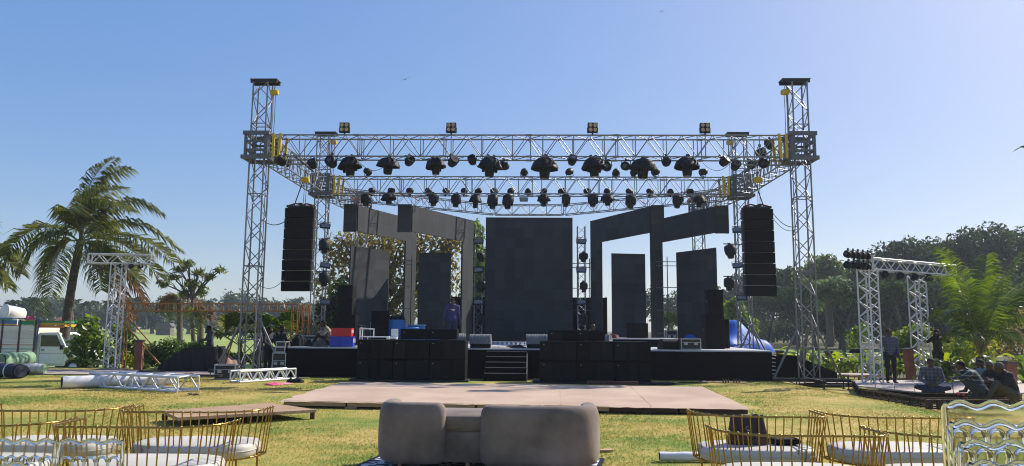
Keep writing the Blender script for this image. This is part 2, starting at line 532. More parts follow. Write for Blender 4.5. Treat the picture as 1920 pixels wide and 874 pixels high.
# ================================================================ TRUSS KIT
def lace(root, A, B, n, mt, r, start=0, name='brace'):
    """zig-zag of braces between two chords given as (start, end)"""
    for i in range(n):
        a, b = (A, B) if (i + start) % 2 == 0 else (B, A)
        p = a[0].lerp(a[1], i / n); q = b[0].lerp(b[1], (i + 1) / n)
        bar(root, name, p, q, r, mt, 6)
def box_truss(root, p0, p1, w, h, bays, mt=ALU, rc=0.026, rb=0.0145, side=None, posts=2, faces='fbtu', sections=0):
    """p0, p1: centre line in the root's frame; w across, h along 'up'"""
    p0 = Vector(p0); p1 = Vector(p1)
    d = (p1 - p0).normalized()
    if side is None:
        side = d.cross(Vector((0, 0, 1)))
    side = Vector(side).normalized()
    up = side.cross(d).normalized()
    c = {}
    for i in (-1, 1):
        for j in (-1, 1):
            o = side * (i * w / 2) + up * (j * h / 2)
            c[(i, j)] = (p0 + o, p1 + o)
            bar(root, 'chord', p0 + o, p1 + o, rc, mt, 8)
    if 'f' in faces: lace(root, c[(-1, -1)], c[(-1, 1)], bays, mt, rb)
    if 'b' in faces: lace(root, c[(1, -1)], c[(1, 1)], bays, mt, rb, 0)
    if 'u' in faces: lace(root, c[(-1, -1)], c[(1, -1)], bays, mt, rb)
    if 't' in faces: lace(root, c[(-1, 1)], c[(1, 1)], bays, mt, rb, 1)
    if posts:
        k = range(0, bays + 1, posts)
        for i in k:
            t = i / bays
            for s_ in (-1, 1):
                bar(root, 'post', c[(s_, -1)][0].lerp(c[(s_, -1)][1], t), c[(s_, 1)][0].lerp(c[(s_, 1)][1], t), rb * 1.1, mt, 6)
    if sections:
        for i in range(1, sections):
            t = i / sections
            for s_ in (-1, 1):
                q = d * 0.10
                bar(root, 'post', c[(s_, -1)][0].lerp(c[(s_, -1)][1], t) + q, c[(s_, 1)][0].lerp(c[(s_, 1)][1], t) + q, rb * 1.2, mt, 6)
            for key in c:
                m_ = c[key][0].lerp(c[key][1], t)
                bar(root, 'coupler', m_ - d * .06, m_ + d * .14, rc * 1.45, mt, 8)

def hoist(root, x, y, z, chain_to, s=1.0):
    b = MB().rbox((0, 0, 0), (0.19 * s, 0.16 * s, 0.16 * s), 0.035).lathe([(0.08 * s, -0.13 * s), (0.105 * s, -0.08 * s), (0.105 * s, 0.08 * s), (0.08 * s, 0.13 * s)], 12, rot=Matrix.Rotation(pi / 2, 3, 'Y'))
    o = b.build('hoist_body', YELLOW, root, (x, y, z))
    MB().path([(0, 0, 0.1 * s), (0, 0, 0.2 * s), (0.03 * s, 0, 0.25 * s), (0, 0, 0.29 * s), (-0.03 * s, 0, 0.25 * s)], 0.014, 6).build('hook', BSTEEL, o)
    for k in (-0.035, 0.035):
        ch = MB()
        ch.path([(k, 0, -0.1), (k + 0.01, 0, (chain_to - z) / 2), (k, 0, chain_to - z)], 0.011, 5)
        ch.build('chain', STEEL, o)
    return o

def tower(label, u, v, base, foot=True, inner=1, hoisted=True, bays=19, top=10.05, group='roof towers', braces=True):
    root = thing('truss_tower', label, 'truss tower', S(u, v, base), SA, group)
    H = top - base
    w = 0.50
    c = {}
    for i in (-1, 1):
        for j in (-1, 1):
            o = Vector((i * w / 2, j * w / 2, 0))
            c[(i, j)] = (o + Vector((0, 0, 0.05)), o + Vector((0, 0, H)))
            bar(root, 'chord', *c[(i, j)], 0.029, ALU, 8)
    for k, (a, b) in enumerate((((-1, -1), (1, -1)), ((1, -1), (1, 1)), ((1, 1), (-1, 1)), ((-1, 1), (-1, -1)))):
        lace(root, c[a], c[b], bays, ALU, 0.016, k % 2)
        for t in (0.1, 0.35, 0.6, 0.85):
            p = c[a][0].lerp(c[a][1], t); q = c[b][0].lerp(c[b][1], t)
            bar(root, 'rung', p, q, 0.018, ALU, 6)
    # sleeve block that the roof truss rides on
    sb = MB().box((0, .30, 7.77 - base), (.62, .05, .07)).build('sleeve_block', STEEL, root)
    for i in (-1, 1):
        for j in (-1, 1):
            block(sb, 'corner_post', (i * 0.36, j * 0.36, 7.78 - base), (0.09, 0.09, 0.86), STEEL)
    for zz, e in ((7.36, 0.86), (8.20, 0.80)):
        for s_ in (-1, 1):
            block(sb, 'frame_beam', (0, s_ * e / 2, zz - base), (e + .1, 0.08, 0.13), STEEL); block(sb, 'frame_beam', (s_ * e / 2, 0, zz - base + .004), (0.08, e - .09, 0.12), STEEL)
    for zz in (7.62, 7.92):
        for s_ in (-1, 1): block(sb, 'cross_bar', (0, s_ * 0.36, zz - base), (0.62, 0.05, 0.07), STEEL); block(sb, 'cross_bar', (s_ * 0.36, 0, zz - base), (0.05, 0.62, 0.07), STEEL)
    # head beams
    for s_ in (-1, 1): block(root, 'head_beam', (0.08 * inner, s_ * 0.16, H + 0.05), (0.92, 0.09, 0.10), BSTEEL)
    MB().box((0.08 * inner, 0, H + 0.115), (0.96, 0.46, 0.02)).build('head_plate', STEEL, root)
    if hoisted:
        hoist(root, 0.43 * inner, -0.05, H - 0.32, 8.2 - base)
        MB().path([(0.33 * inner, -0.2, 7.3 - base), (0.34 * inner, -0.2, 3.2), (0.32 * inner, -0.2, 0.3)], 0.014, 5).build('slack_chain', STEEL, root)
    if foot:
        for s_ in (-1, 1):
            block(root, 'base_beam', (0, s_ * 0.2, 0.0), (2.5, 0.12, 0.10), BSTEEL)
        block(root, 'base_beam', (0, 0, 0.012), (0.12, 2.5, 0.10), BSTEEL)
        for (jx, jy) in ((-1.18, -.2), (1.18, -.2), (-1.18, .2), (1.18, .2), (0, 1.2), (0, -1.2), (-.4, -.2), (.4, -.2)):
            q = S(u, v, 0); gz_ = ground_z(q.x + jx, q.y + jy)
            j = MB().tube((0, 0, 0.08), (0, 0, gz_ - base + 0.01), 0.018, n=8).lathe([(0.07, gz_ - base), (0.06, gz_ - base + .02)], 10)
            j.build('jack', BSTEEL, root, (jx, jy, 0))
        if braces:
            for (bx, by) in ((-1.1, 0.1), (1.1, 0.1), (0, 1.1), (0, -1.1) if False else (0.2, 1.15)):
                sx = 0.27 * (1 if bx > 0.3 else (-1 if bx < -0.3 else 0.5))
                bar(root, 'outrigger', (sx, 0.25 if by > .5 else 0.0, 1.75), (bx, by, 0.06), 0.036, ALU, 8)
    return root
TOWERS = []
TOWERS.append(tower('tall front left aluminium truss tower with yellow chain hoist at its head', -9.28, 0, 0.17, inner=1))
TOWERS.append(tower('tall front right aluminium truss tower with yellow chain hoist at its head', 9.2, 0, 0.05, inner=-1))
TOWERS.append(tower('middle left truss tower rising behind the left hanging speakers', -9.05, 7, 0.15, inner=1, bays=18, foot=False))
TOWERS.append(tower('middle right truss tower rising behind the right hanging speakers', 9.15, 7, 0.0, inner=-1, bays=18, foot=False))
TOWERS.append(tower('rear left truss tower behind the left screen wing', -8.55, 12.6, 0.0, inner=1, bays=17, foot=False, hoisted=False, top=8.4))
TOWERS.append(tower('rear right truss tower behind the right screen wing', 8.55, 12.6, 0.0, inner=-1, bays=17, foot=False, hoisted=False, top=8.4))
for x_, sgn in ((-9.05, -1), (9.15, 1)):
    for k, (bx, by) in enumerate(((1.0, 0.5), (1.1, -0.3), (-.2, 1.0))):
        bar(TOWERS[2 if sgn < 0 else 3], 'outrigger', (sgn * .25, 0, 1.9), (sgn * bx, by, 0.1), 0.034, ALU, 8)

ZT = 7.78      # roof level
def roof_truss(label, p0, p1, bays, posts=2, sections=0, yellow=True, w=0.6, h=0.74, **kw):
    c = (Vector(p0) + Vector(p1)) / 2
    root = thing('roof_truss', label, 'truss', S(c.x, c.y, c.z), SA, 'roof trusses')
    a, b = Vector(p0) - c, Vector(p1) - c
    box_truss(root, a, b, w, h, bays, posts=posts, sections=sections, **kw)
    if yellow:
        for e, s_ in ((a, 1), (b, -1)):
            d = (b - a).normalized() * s_
            for k, off in ((0, 0.15), (1, 0.36)):
                p = e + d * off
                for q in (-0.34, 0.34):
                    block(root, 'yellow_bracket', p + Vector((d.x * 0 + (0 if k == 0 else 0.0), q, 0)), (0.085, 0.05, 0.84), YELLOW, (0, R(4 * s_ * k), 0))
    return root
roof_truss('front roof truss spanning the two tall towers above the stage', (-8.85, 0, ZT), (8.8, 0, ZT), 34, sections=6)
roof_truss('middle roof truss spanning the stage behind the front truss', (-8.6, 7, ZT), (8.7, 7, ZT), 34, sections=6)
for sx, nm in ((-1, 'left'), (1, 'right')):
    ux = sx * 9.15
    roof_truss(nm + ' side roof truss running back from the front tower to the middle tower', (ux, 0.5, ZT), (ux, 6.5, ZT), 13, posts=1, yellow=False)
    roof_truss(nm + ' side roof truss running back from the middle tower', (ux, 7.5, ZT), (sx * 8.6, 12.2, ZT), 10, posts=1, yellow=False)
    roof_truss(nm + ' angled rear truss hanging above the ' + nm + ' screen wing', (sx * 1.75, 12.7, 7.66), (sx * 8.6, 8.3, 7.66), 18, posts=2, yellow=False, w=0.4, h=0.5, rc=0.022, rb=0.012)
roof_truss('short straight rear truss above the big centre screen', (-1.75, 12.7, 7.66), (1.75, 12.7, 7.66), 8, yellow=False, w=0.4, h=0.5, rc=0.022, rb=0.012)

# ================================================================ STAGE
DECK = mat('stage_deck_ply', (0.55, 0.54, 0.53), (0.42, 0.41, 0.41), rough=0.6, scale=1.2, bump=0.1, bscale=10)
stage = thing('stage', 'wide black skirted stage with a pale worn deck', 'stage', S(0, 0, 0), SA)
for i in range(13):
    for j in range(6):
        block(stage, 'deck_panel', (-8 + (i + .5) * 16 / 13, 0.02 + (j + .5) * 13.4 / 6, 0.955 + random.uniform(-.003, .003)), (16 / 13 - .008, 13.4 / 6 - .008, 0.05), DECK)
def pleated(p0, p1, z0, z1, n, amp, seed=0):
    p0 = Vector(p0); p1 = Vector(p1); d = p1 - p0; nrm = Vector((-d.y, d.x, 0)).normalized()
    rr = random.Random(seed); vs = []; fs = []
    ph = 0
    for i in range(n + 1):
        p = p0 + d * (i / n); ph += rr.uniform(0.5, 1.3)
        o = math.sin(ph) * amp * rr.uniform(0.4, 1)
        vs += [p + nrm * (o * 0.3) + Vector((0, 0, z1)), p + nrm * o + Vector((0, 0, (z0 + z1) / 2)), p + nrm * o * 1.5 + Vector((0, 0, z0))]
    for i in range(n):
        for k in (0, 1):
            a = i * 3 + k
            fs.append((a, a + 1, a + 4, a + 3))
    mb = MB(); mb.add(vs, fs, True)
    return mb
pleated((-8, -0.02, 0), (8, -0.02, 0), 0.01, 0.925, 150, 0.02, 1).build('front_skirt', SKIRT, stage)
pleated((-8.02, 0, 0), (-8.02, 13.4, 0), 0.01, 0.925, 80, 0.02, 2).build('side_skirt', SKIRT, stage)
pleated((8.02, 0, 0), (8.02, 13.4, 0), 0.01, 0.925, 80, 0.02, 3).build('side_skirt', SKIRT, stage)
MB().box((0, 13.42, 0.47), (16, 0.03, 0.9)).build('rear_skirt', SKIRT, stage)
for i in range(8):
    for j in range(5):
        bar(stage, 'leg', (-7.6 + i * 2.17, 0.4 + j * 3.1, 0), (-7.6 + i * 2.17, 0.4 + j * 3.1, 0.93), 0.03, STEEL, 6)
# stairs
st = thing('stage_stairs', 'black stairs with pale tread edges at the middle of the stage front', 'stairs', S(-0.68, -0.03, 0), SA)
EDGE = mat('tread_edge', (0.30, 0.26, 0.25), (0.22, 0.19, 0.18), rough=0.5)
for k in range(5):
    z = 0.9 - 0.165 * k
    block(st, 'tread', (0, -0.11 - 0.22 * k, z - 0.02), (1.30 + .012 * k, 0.24, 0.04), SKIRT)
    block(st, 'riser', (0, -0.215 - 0.22 * k, z - 0.105), (1.27 + .012 * k, 0.02, 0.13), SKIRT)
    block(st, 'edging', (0, -0.232 - 0.22 * k, z - 0.004), (1.30 + .012 * k, 0.012, 0.022), EDGE)
for s_ in (-1, 1):
    MB().prism([(0, 0.86), (-1.12, 0.22), (-1.12, 0.0), (0, 0.0)], -0.012, 0.012, lambda q: Vector((q.z, q.x, q.y))).build('stringer', EDGE if s_ > 0 else SKIRT, st, (s_ * 0.672, 0, 0))
# riser at the right rear
rs = thing('stage_riser', 'low black riser with pale top on the right half of the stage', 'riser', S(4.15, 5.2, 0.984), SA)
for i in range(3):
    block(rs, 'deck_panel', (-2.0 + i * 1.55, 0, 0.30), (1.54, 2.4, 0.04), DECK)
MB().box((-0.45, 0, 0.14), (4.6, 2.36, 0.27)).build('skirt', SKIRT, rs)
# ramp wing right of the stage
rp_ = thing('side_ramp', 'black sided ramp beside the right end of the stage', 'ramp', S(8.45, 0.9, ground_z(9, 25.5)), SA)
fr_ = lambda q: Vector((q.x, q.z, q.y))
MB().prism([(0, 0), (0, 0.88), (0.62, 0.86), (2.0, 0.30), (2.0, 0)], -0.03, 0.0, fr_).build('near_side', SKIRT, rp_)
MB().prism([(0, 0), (0, 0.88), (0.62, 0.86), (2.0, 0.30), (2.0, 0)], 1.2, 1.23, fr_).build('far_side', SKIRT, rp_)
MB().prism([(0, 0.85), (0.62, 0.83), (2.0, 0.27), (2.0, 0.24), (0.6, 0.80), (0, 0.82)][::-1], 0.0, 1.2, fr_).build('ramp_board', WOODP, rp_)
for k in range(6):
    block(rp_, 'step_slat', (-0.16, 0.2, 0.1 + k * 0.13), (0.24, 0.5, 0.03), LGREY)
# ================================================================ LED SCREENS
TILE = 0.5
def tile_mesh(w, h):
    k = ('tile', round(w, 3), round(h, 3))
    if k not in UNIT:
        mb = MB()
        mb.rbox((0, 0.035, 0), (w - 0.001, 0.07, h - 0.001), 0.0025)
        UNIT[k] = mb.mesh('led_panel', LED)
    return UNIT[k]
SCR = []
def screen_part(root, p0, p1, z0, z1, frame=True):
    """panels in a grid from p0 to p1 (stage u, v); the face looks to the right of the walk from p1 to p0"""
    p0 = Vector((*p0, 0)); p1 = Vector((*p1, 0)); d = p1 - p0
    nx_ = max(1, round(d.length / TILE)); nz_ = max(1, round((z1 - z0) / TILE))
    w, h = d.length / nx_, (z1 - z0) / nz_
    a = math.atan2(d.y, d.x)
    me = tile_mesh(w, h)
    base = Vector(root['uv'])
    for i in range(nx_):
        for k in range(nz_):
            q = p0 + d * ((i + .5) / nx_) - base
            obj('led_panel', me, root, (q.x, q.y + random.uniform(-.0015, .0015), z0 + (k + .5) * h), (R(random.uniform(-.15, .15)), 0, a + R(random.uniform(-.2, .2))))
    nb = Vector((-d.y, d.x, 0)).normalized() * .076
    mq = (p0 + p1) / 2 - base + nb
    block(root, 'gap_blocker', (mq.x, mq.y, (z0 + z1) / 2), (d.length - .02, .006, z1 - z0 - .02), BLACKP, (0, 0, a))  # unseen sheet added to stop light showing through the panel gaps
    if frame:
        nrm = Vector((-d.y, d.x, 0)).normalized()
        for t in (0.1, 0.9):
            q = p0 + d * t - base + nrm * 0.13
            bar(root, 'rear_frame', (q.x, q.y, z0), (q.x, q.y, z1), 0.022, BSTEEL, 6)
def screen(label, u, v):
    r_ = thing('led_screen', label, 'LED screen', S(u, v, 0), SA, 'stage screens')
    r_['uv'] = (u, v, 0)
    return r_
r_ = screen('large dark centre screen, tallest of the stage screens', 0.0, 12.0)
screen_part(r_, (-2.17, 12.0), (2.17, 12.0), 1.0, 7.17)
VO, VI = 8.0, 12.7
def wing(sgn):
    side = 'left' if sgn < 0 else 'right'
    def A(x, v): return SU(x, 500, v)[0]
    # (outer end panel px range, inner end of the beam, leg px range)
    if sgn < 0:
        fr = [('outer', 641, 667, 780, 749), ('inner', 743, 770, 887, 856)]
        lows = [('outer', (657, 8.2), (730, 10.4)), ('inner', (785, 11.2), (845, 10.9))]
    else:
        fr = [('inner', 1247, 1221, 1107, 1138), ('outer', 1369, 1342, 1219, 1250)]
        lows = [('inner', (1147, 10.9), (1210, 11.2)), ('outer', (1268, 10.4), (1342, 8.2))]
    for nm, x0, x1, xi, xl in fr:
        uo, ui, ul = A(x1, VO), A(xi, VI), None
        ue = A(x0, VO)
        rt = screen(f'{nm} hanging gate shaped screen of the {side} wing', uo, VO)
        zb, zt = 5.92, 7.10
        # end panel facing the audience
        a, b = ((ue, VO - .02), (uo - sgn * -0.03, VO - .02)) if sgn < 0 else ((uo + 0.03, VO - .02), (ue, VO - .02))
        screen_part(rt, a, b, zb - .03, zt + .05)
        # beam and leg along the slanted line
        o_, i_ = Vector((uo, VO)), Vector((ui, VI))
        tl = (o_ - i_).length; leg = 1.0 / tl
        l_ = i_.lerp(o_, leg)
        if sgn < 0:
            screen_part(rt, (o_.x + .02, o_.y + .04), tuple(l_), zb, zt); screen_part(rt, tuple(l_), tuple(i_), 1.0, zt)
        else:
            screen_part(rt, tuple(l_), (o_.x - .02, o_.y + .04), zb, zt); screen_part(rt, tuple(i_), tuple(l_), 1.0, zt)
    for nm, (xa, va), (xb, vb) in lows:
        ua, ub = A(xa, va), A(xb, vb)
        rt = screen(f'{nm} lower upright screen standing in the {side} wing', (ua + ub) / 2, (va + vb) / 2)
        screen_part(rt, (ua, va), (ub, vb), 1.0, 5.28)
wing(-1); wing(1)
# black backing walls beside the centre screen
for s_, nm in ((-1, 'left'), (1, 'right')):
    q = thing('black_backdrop', f'black cloth backdrop just {nm} of the centre screen', 'backdrop', S(s_ * 3.0, 12.9, 0.98), SA, 'black backdrops')
    pleated((-0.95, 0, 0), (0.95, 0, 0), 0, 2.25, 24, 0.03, 5).build('cloth', CLOTHB, q)
    for k in (-.9, .9): bar(q, 'pole', (k, 0.06, 0), (k, 0.06, 2.3), 0.025, BSTEEL, 6)
# scaffold behind the right wing
for xx, v_, nm in ((1095, 12.6, 'between the centre screen and the right wing'), (1262, 11.4, 'behind the right wing screens'), (740, 11.6, 'behind the left wing screens')):
    u_ = SU(xx, 500, v_)[0]
    q = thing('scaffold_frame', 'thin dark scaffold frame ' + nm, 'scaffold', S(u_, v_, 0.98), SA, 'scaffold frames')
    wd = 0.85
    for k in (-wd, -wd / 3, wd / 3, wd): bar(q, 'upright', (k, 0, 0), (k, 0, 4.2), 0.022, BSTEEL, 6)
    for z in (0.5, 1.6, 2.7, 3.75, 3.95): bar(q, 'ledger', (-wd, .03, z), (wd, .03, z), 0.02, STEEL, 6)

# ================================================================ LAMPS
HOODM = mat('rain_hood_fabric', (0.010, 0.010, 0.011), (0.005, 0.005, 0.006), spec=0.3, rough=0.6, scale=14, bump=0.5, bscale=22)
COVER = mat('navy_cover_fabric', (0.010, 0.013, 0.02), (0.006, 0.008, 0.012), spec=0.3, rough=0.6, scale=14, bump=0.5, bscale=22)
AMBER = mat('blinder_lamp', (0.55, 0.36, 0.18), (0.42, 0.26, 0.12), rough=0.25, metal=0.4, scale=30)
RX = Matrix.Rotation(-pi / 2, 3, 'X')
PROTO = {}
def proto(kind, root):
    """parts of one lamp under root; origin at the clamp, lamp hangs down, face to -y"""
    if kind not in PROTO:
        L_ = []
        def pt(name, mb, m_, par=None): L_.append((name, mb.mesh(name, m_), par))
        if kind in ('hooded', 'wrapped'):
            pt('clamp', MB().box((-.09, 0, .03), (.05, .1, .12)).box((.09, 0, .03), (.05, .1, .12)), BSTEEL)
            pt('base', MB().rbox((0, 0, -.1), (.36, .3, .16), .02), BLACKP)
            pt('yoke', MB().path([(-.2, 0, -.46), (-.2, 0, -.2), (-.17, 0, -.14), (.17, 0, -.14), (.2, 0, -.2), (.2, 0, -.46)], .045, 6), BLACKP)
            pt('head', MB().lathe([(.09, -.1), (.15, -.16), (.165, -.3), (.15, -.42), (.135, -.56), (.12, -.60)], 14), BLACKP)
            pt('lens', MB().lathe([(.118, -.604), (.06, -.618)], 14), GLASSL, 'head')
            if kind == 'hooded':
                pt('rain_hood', MB().lathe([(.08, .02), (.2, -.02), (.30, -.12), (.36, -.27), (.385, -.33), (.37, -.335), (.33, -.25), (.2, -.05)], 18, cap=False, wob=0.16, seed=3), HOODM)
            else:
                pt('rain_cover', MB().lathe([(.13, .01), (.25, -.06), (.26, -.2), (.24, -.36), (.21, -.44), (.2, -.43)], 10, cap=False, wob=0.2, seed=8), COVER)
        elif kind == 'par':
            pt('clamp', MB().box((0, 0, .03), (.06, .08, .12)), BSTEEL)
            pt('yoke', MB().path([(-.17, 0, -.22), (-.17, 0, -.02), (0, 0, 0), (.17, 0, -.02), (.17, 0, -.22)], .016, 6), BSTEEL)
            pt('can', MB().lathe([(.15, -.15), (.165, -.13), (.16, .05), (.12, .17), (.05, .2)], 16, c=(0, 0, -.22), rot=RX), BLACKP)
            pt('lens', MB().lathe([(.138, -.142), (.07, -.15)], 16, c=(0, 0, -.22), rot=RX), GLASSL, 'can')
        elif kind == 'strobe':
            pt('body', MB().rbox((0, .06, 0), (.5, .12, .26), .015), BLACKP)
            pt('glass', MB().box((0, -.006, 0), (.42, .01, .18)), GLASSL)
            pt('bracket', MB().path([(-.27, .05, 0), (-.27, .05, .2), (.27, .05, .2), (.27, .05, 0)], .014, 6), BSTEEL)
        elif kind == 'blinder':
            pt('body', MB().rbox((0, 0, .24), (.33, .16, .33), .015), BLACKP)
            for i in (-1, 1):
                for j in (-1, 1):
                    pt('lamp', MB().lathe([(.066, -.088), (.06, -.084), (.03, -.079)], 14, c=(i * .08, 0, .24 + j * .08), rot=RX), AMBER)
            pt('yoke', MB().path([(-.18, 0, .24), (-.18, 0, .06), (.18, 0, .06), (.18, 0, .24)], .012, 6).box((0, 0, .02), (.05, .05, .1)), BSTEEL)
        PROTO[kind] = L_
    made = {}
    for name, me, par in PROTO[kind]:
        made[name] = obj(name, me, made[par] if par else root)
    return root
def lamp(kind, name, label, loc, rot=(0, 0, 0), s=1.0, group=None, cat='stage light'):
    r_ = thing(name, label, cat, loc, 0, group)
    r_.rotation_euler = rot
    r_.scale = (s * rr.uniform(.88, 1.12), s * rr.uniform(.88, 1.12), s * rr.uniform(.92, 1.12)) if kind in ('hooded', 'wrapped') else (s, s, s)
    return proto(kind, r_)
def on_stage(x, y, v, dz=0):
    u, z = SU(x, y, v)
    return S(u, v, z + dz)
rr = random.Random(11)
# big hooded moving heads under the front truss
for i, x in enumerate((655, 729, 815, 921, 1022, 1112, 1207, 1287)):
    u = SU(x, 300, -0.1)[0]
    lamp('hooded', 'hooded_moving_head', f'large hooded stage light under the front truss, {ORD[i]} from the left', S(u, -0.1 + rr.uniform(-.1, .1), 7.40), (R(rr.uniform(-5, 5)), R(rr.uniform(-7, 7)), SA + R(rr.uniform(0, 360))), rr.uniform(1.0, 1.12), 'hooded lights under the front truss')
# par cans under the front truss
for i, x in enumerate((538, 584, 627, 770, 848, 887, 944, 1070, 1138, 1176, 1246, 1348, 1382, 1429)):
    u = SU(x, 300, 0.0)[0]
    lamp('par', 'par_can', f'can light hanging from the front truss, {ORD[i]} from the left', S(u, rr.choice((-.28, .28)), 7.42), (R(rr.uniform(-40, 10)), R(rr.uniform(-8, 8)), SA + R(rr.uniform(-50, 50))), rr.uniform(0.9, 1.12), 'can lights on the front truss')
# blinders on top
for i, x in enumerate((646, 846, 1111, 1322)):
    u = SU(x, 250, -0.28)[0]
    lamp('blinder', 'four_lamp_blinder', f'square four lamp blinder standing on the front truss, {ORD[i]} from the left', S(u, -0.28, 8.17), (R(rr.uniform(-4, 4)), 0, SA + R(rr.uniform(-6, 6))), 1.0, 'blinders on the front truss')
# pars standing on the middle truss
for i, x in enumerate((436 + 252, 983, 1069, 1155, 1190, 1229, 1318)):
    u = SU(x, 320, 6.8)[0]
    lamp('par', 'par_can', f'small can light standing on top of the middle truss, {ORD[i]} from the left', S(u, 6.8, 8.19), (R(180 + rr.uniform(-25, 25)), 0, SA + R(rr.uniform(-40, 40))), 0.95, 'can lights on the middle truss')
for i, x in enumerate((697, 733, 769, 802, 835, 870, 899, 927, 958, 990, 1021, 1055, 1101, 1138, 1178, 1217, 1257, 1295)):
    u = SU(x, 357, 7.1)[0]
    lamp('par', 'par_can', f'small can light inside the middle truss, {ORD[i]} from the left', S(u, 7.1, 7.42), (R(180 + rr.uniform(-20, 20)), 0, SA + R(rr.uniform(-60, 60))), 0.82, 'can lights inside the middle truss')
# heads under the middle truss
for i, x in enumerate((686, 729, 813, 856, 891, 924, 953, 1019, 1062, 1112, 1138, 1184, 1272, 1314)):
    u = SU(x, 370, 6.9)[0]
    k = 'wrapped' if i % 3 != 1 else 'hooded'
    lamp(k, 'covered_moving_head', f'covered stage light under the middle truss, {ORD[i]} from the left', S(u, 6.9 + rr.uniform(-.15, .15), 7.40), (R(rr.uniform(-6, 6)), R(rr.uniform(-8, 8)), SA + R(rr.uniform(0, 360))), rr.uniform(.82, 1.0) * (0.85 if k == 'hooded' else 1.0), 'covered lights under the middle truss')
lamp('strobe', 'strobe_light', 'flat strobe light hanging below the middle of the middle truss', S(SU(982, 377, 6.9)[0], 6.9, 7.2), (0, 0, SA), 0.7, 'strobe lights')
# lamps on the side trusses near the corners
for i, (x, y, v) in enumerate(((513, 288, 1.2), (535, 305, 2.2), (521, 271, 0.9), (1443, 272, 1.2), (1425, 285, 2.0), (1405, 310, 3.0))):
    lamp('par', 'par_can', f'can light on the {"left" if x < 900 else "right"} side truss, {ORD[i % 3]} of three near the corner', on_stage(x, y, v, .2), (R(rr.uniform(-40, 0)), R(rr.uniform(-20, 20)), SA + R(rr.uniform(-60, 60))), 1.0, 'can lights on the side trusses')
# lights on the middle towers and their arms
for sx, nm, xs, ys, xm, ym in ((-1, 'left', 610, (423, 497, 566), 608, (462, 523)), (1, 'right', 1383, (431, 497, 558), 1368, (472, 533))):
    v = 6.55
    for i, y in enumerate(ys):
        p = on_stage(xs + (8 if (i == 2 and sx > 0) else 0), y, v)
        q = lamp('strobe', 'strobe_light', f'{("upper", "middle", "lower")[i]} strobe light on the {nm} middle tower', p, (R(-14), R(rr.uniform(-8, 8)), SA + R(-sx * 18)), 0.85, 'strobe lights')
    for i, y in enumerate(ym):
        p = on_stage(xm, y - 12, v)
        q = lamp('wrapped', 'moving_head', f'{("upper", "lower")[i]} moving head light hanging on an arm of the {nm} middle tower', p, (R(rr.uniform(-6, 6)), R(rr.uniform(-5, 5)), SA + R(rr.uniform(0, 360))), 0.9, 'moving heads on tower arms')
        t_ = TOWERS[2 if sx < 0 else 3]
        lp = Vector((SU(xm, y - 12, v)[0] - (-9.05 if sx < 0 else 9.15), v - 7, p.z - t_.location.z + .06))
        bar(t_, 'lamp_arm', (0, -.25, lp.z), (lp.x + (-sx) * .25, -.45, lp.z), 0.026, ALU, 8)
# slim light towers beside the centre screen
for sx, nm, x in ((-1, 'left', 897), (1, 'right', 1090)):
    v = 10.6
    u = SU(x, 540, v)[0]
    t_ = thing('light_tower', f'slim truss light tower just {nm} of the centre screen', 'light tower', S(u, v, 0.985), SA, 'slim light towers')
    box_truss(t_, (0, 0, 0), (0, 0, 5.55), 0.36, 0.36, 15, rc=0.022, rb=0.012, side=(1, 0, 0), posts=0)
    MB().box((0, 0, 0.02), (.7, .7, .02)).build('base_plate', STEEL, t_)
    for i, y in enumerate((452, 506, 566)):
        lamp('strobe', 'strobe_light', f'{("upper", "middle", "lower")[i]} strobe light on the slim tower {nm} of the centre screen', on_stage(x, y, v - .35), (R(-12), R(rr.uniform(-6, 6)), SA), 0.92, 'strobe lights')
    for i, y in enumerate((474, 529, 590)):
        lamp('wrapped', 'moving_head', f'{("upper", "middle", "lower")[i]} moving head light on the slim tower {nm} of the centre screen', on_stage(x + 4, y, v - .38), (R(rr.uniform(-8, 8)), R(rr.uniform(-8, 8)), SA + R(rr.uniform(0, 360))), 0.78, 'moving heads on slim towers')

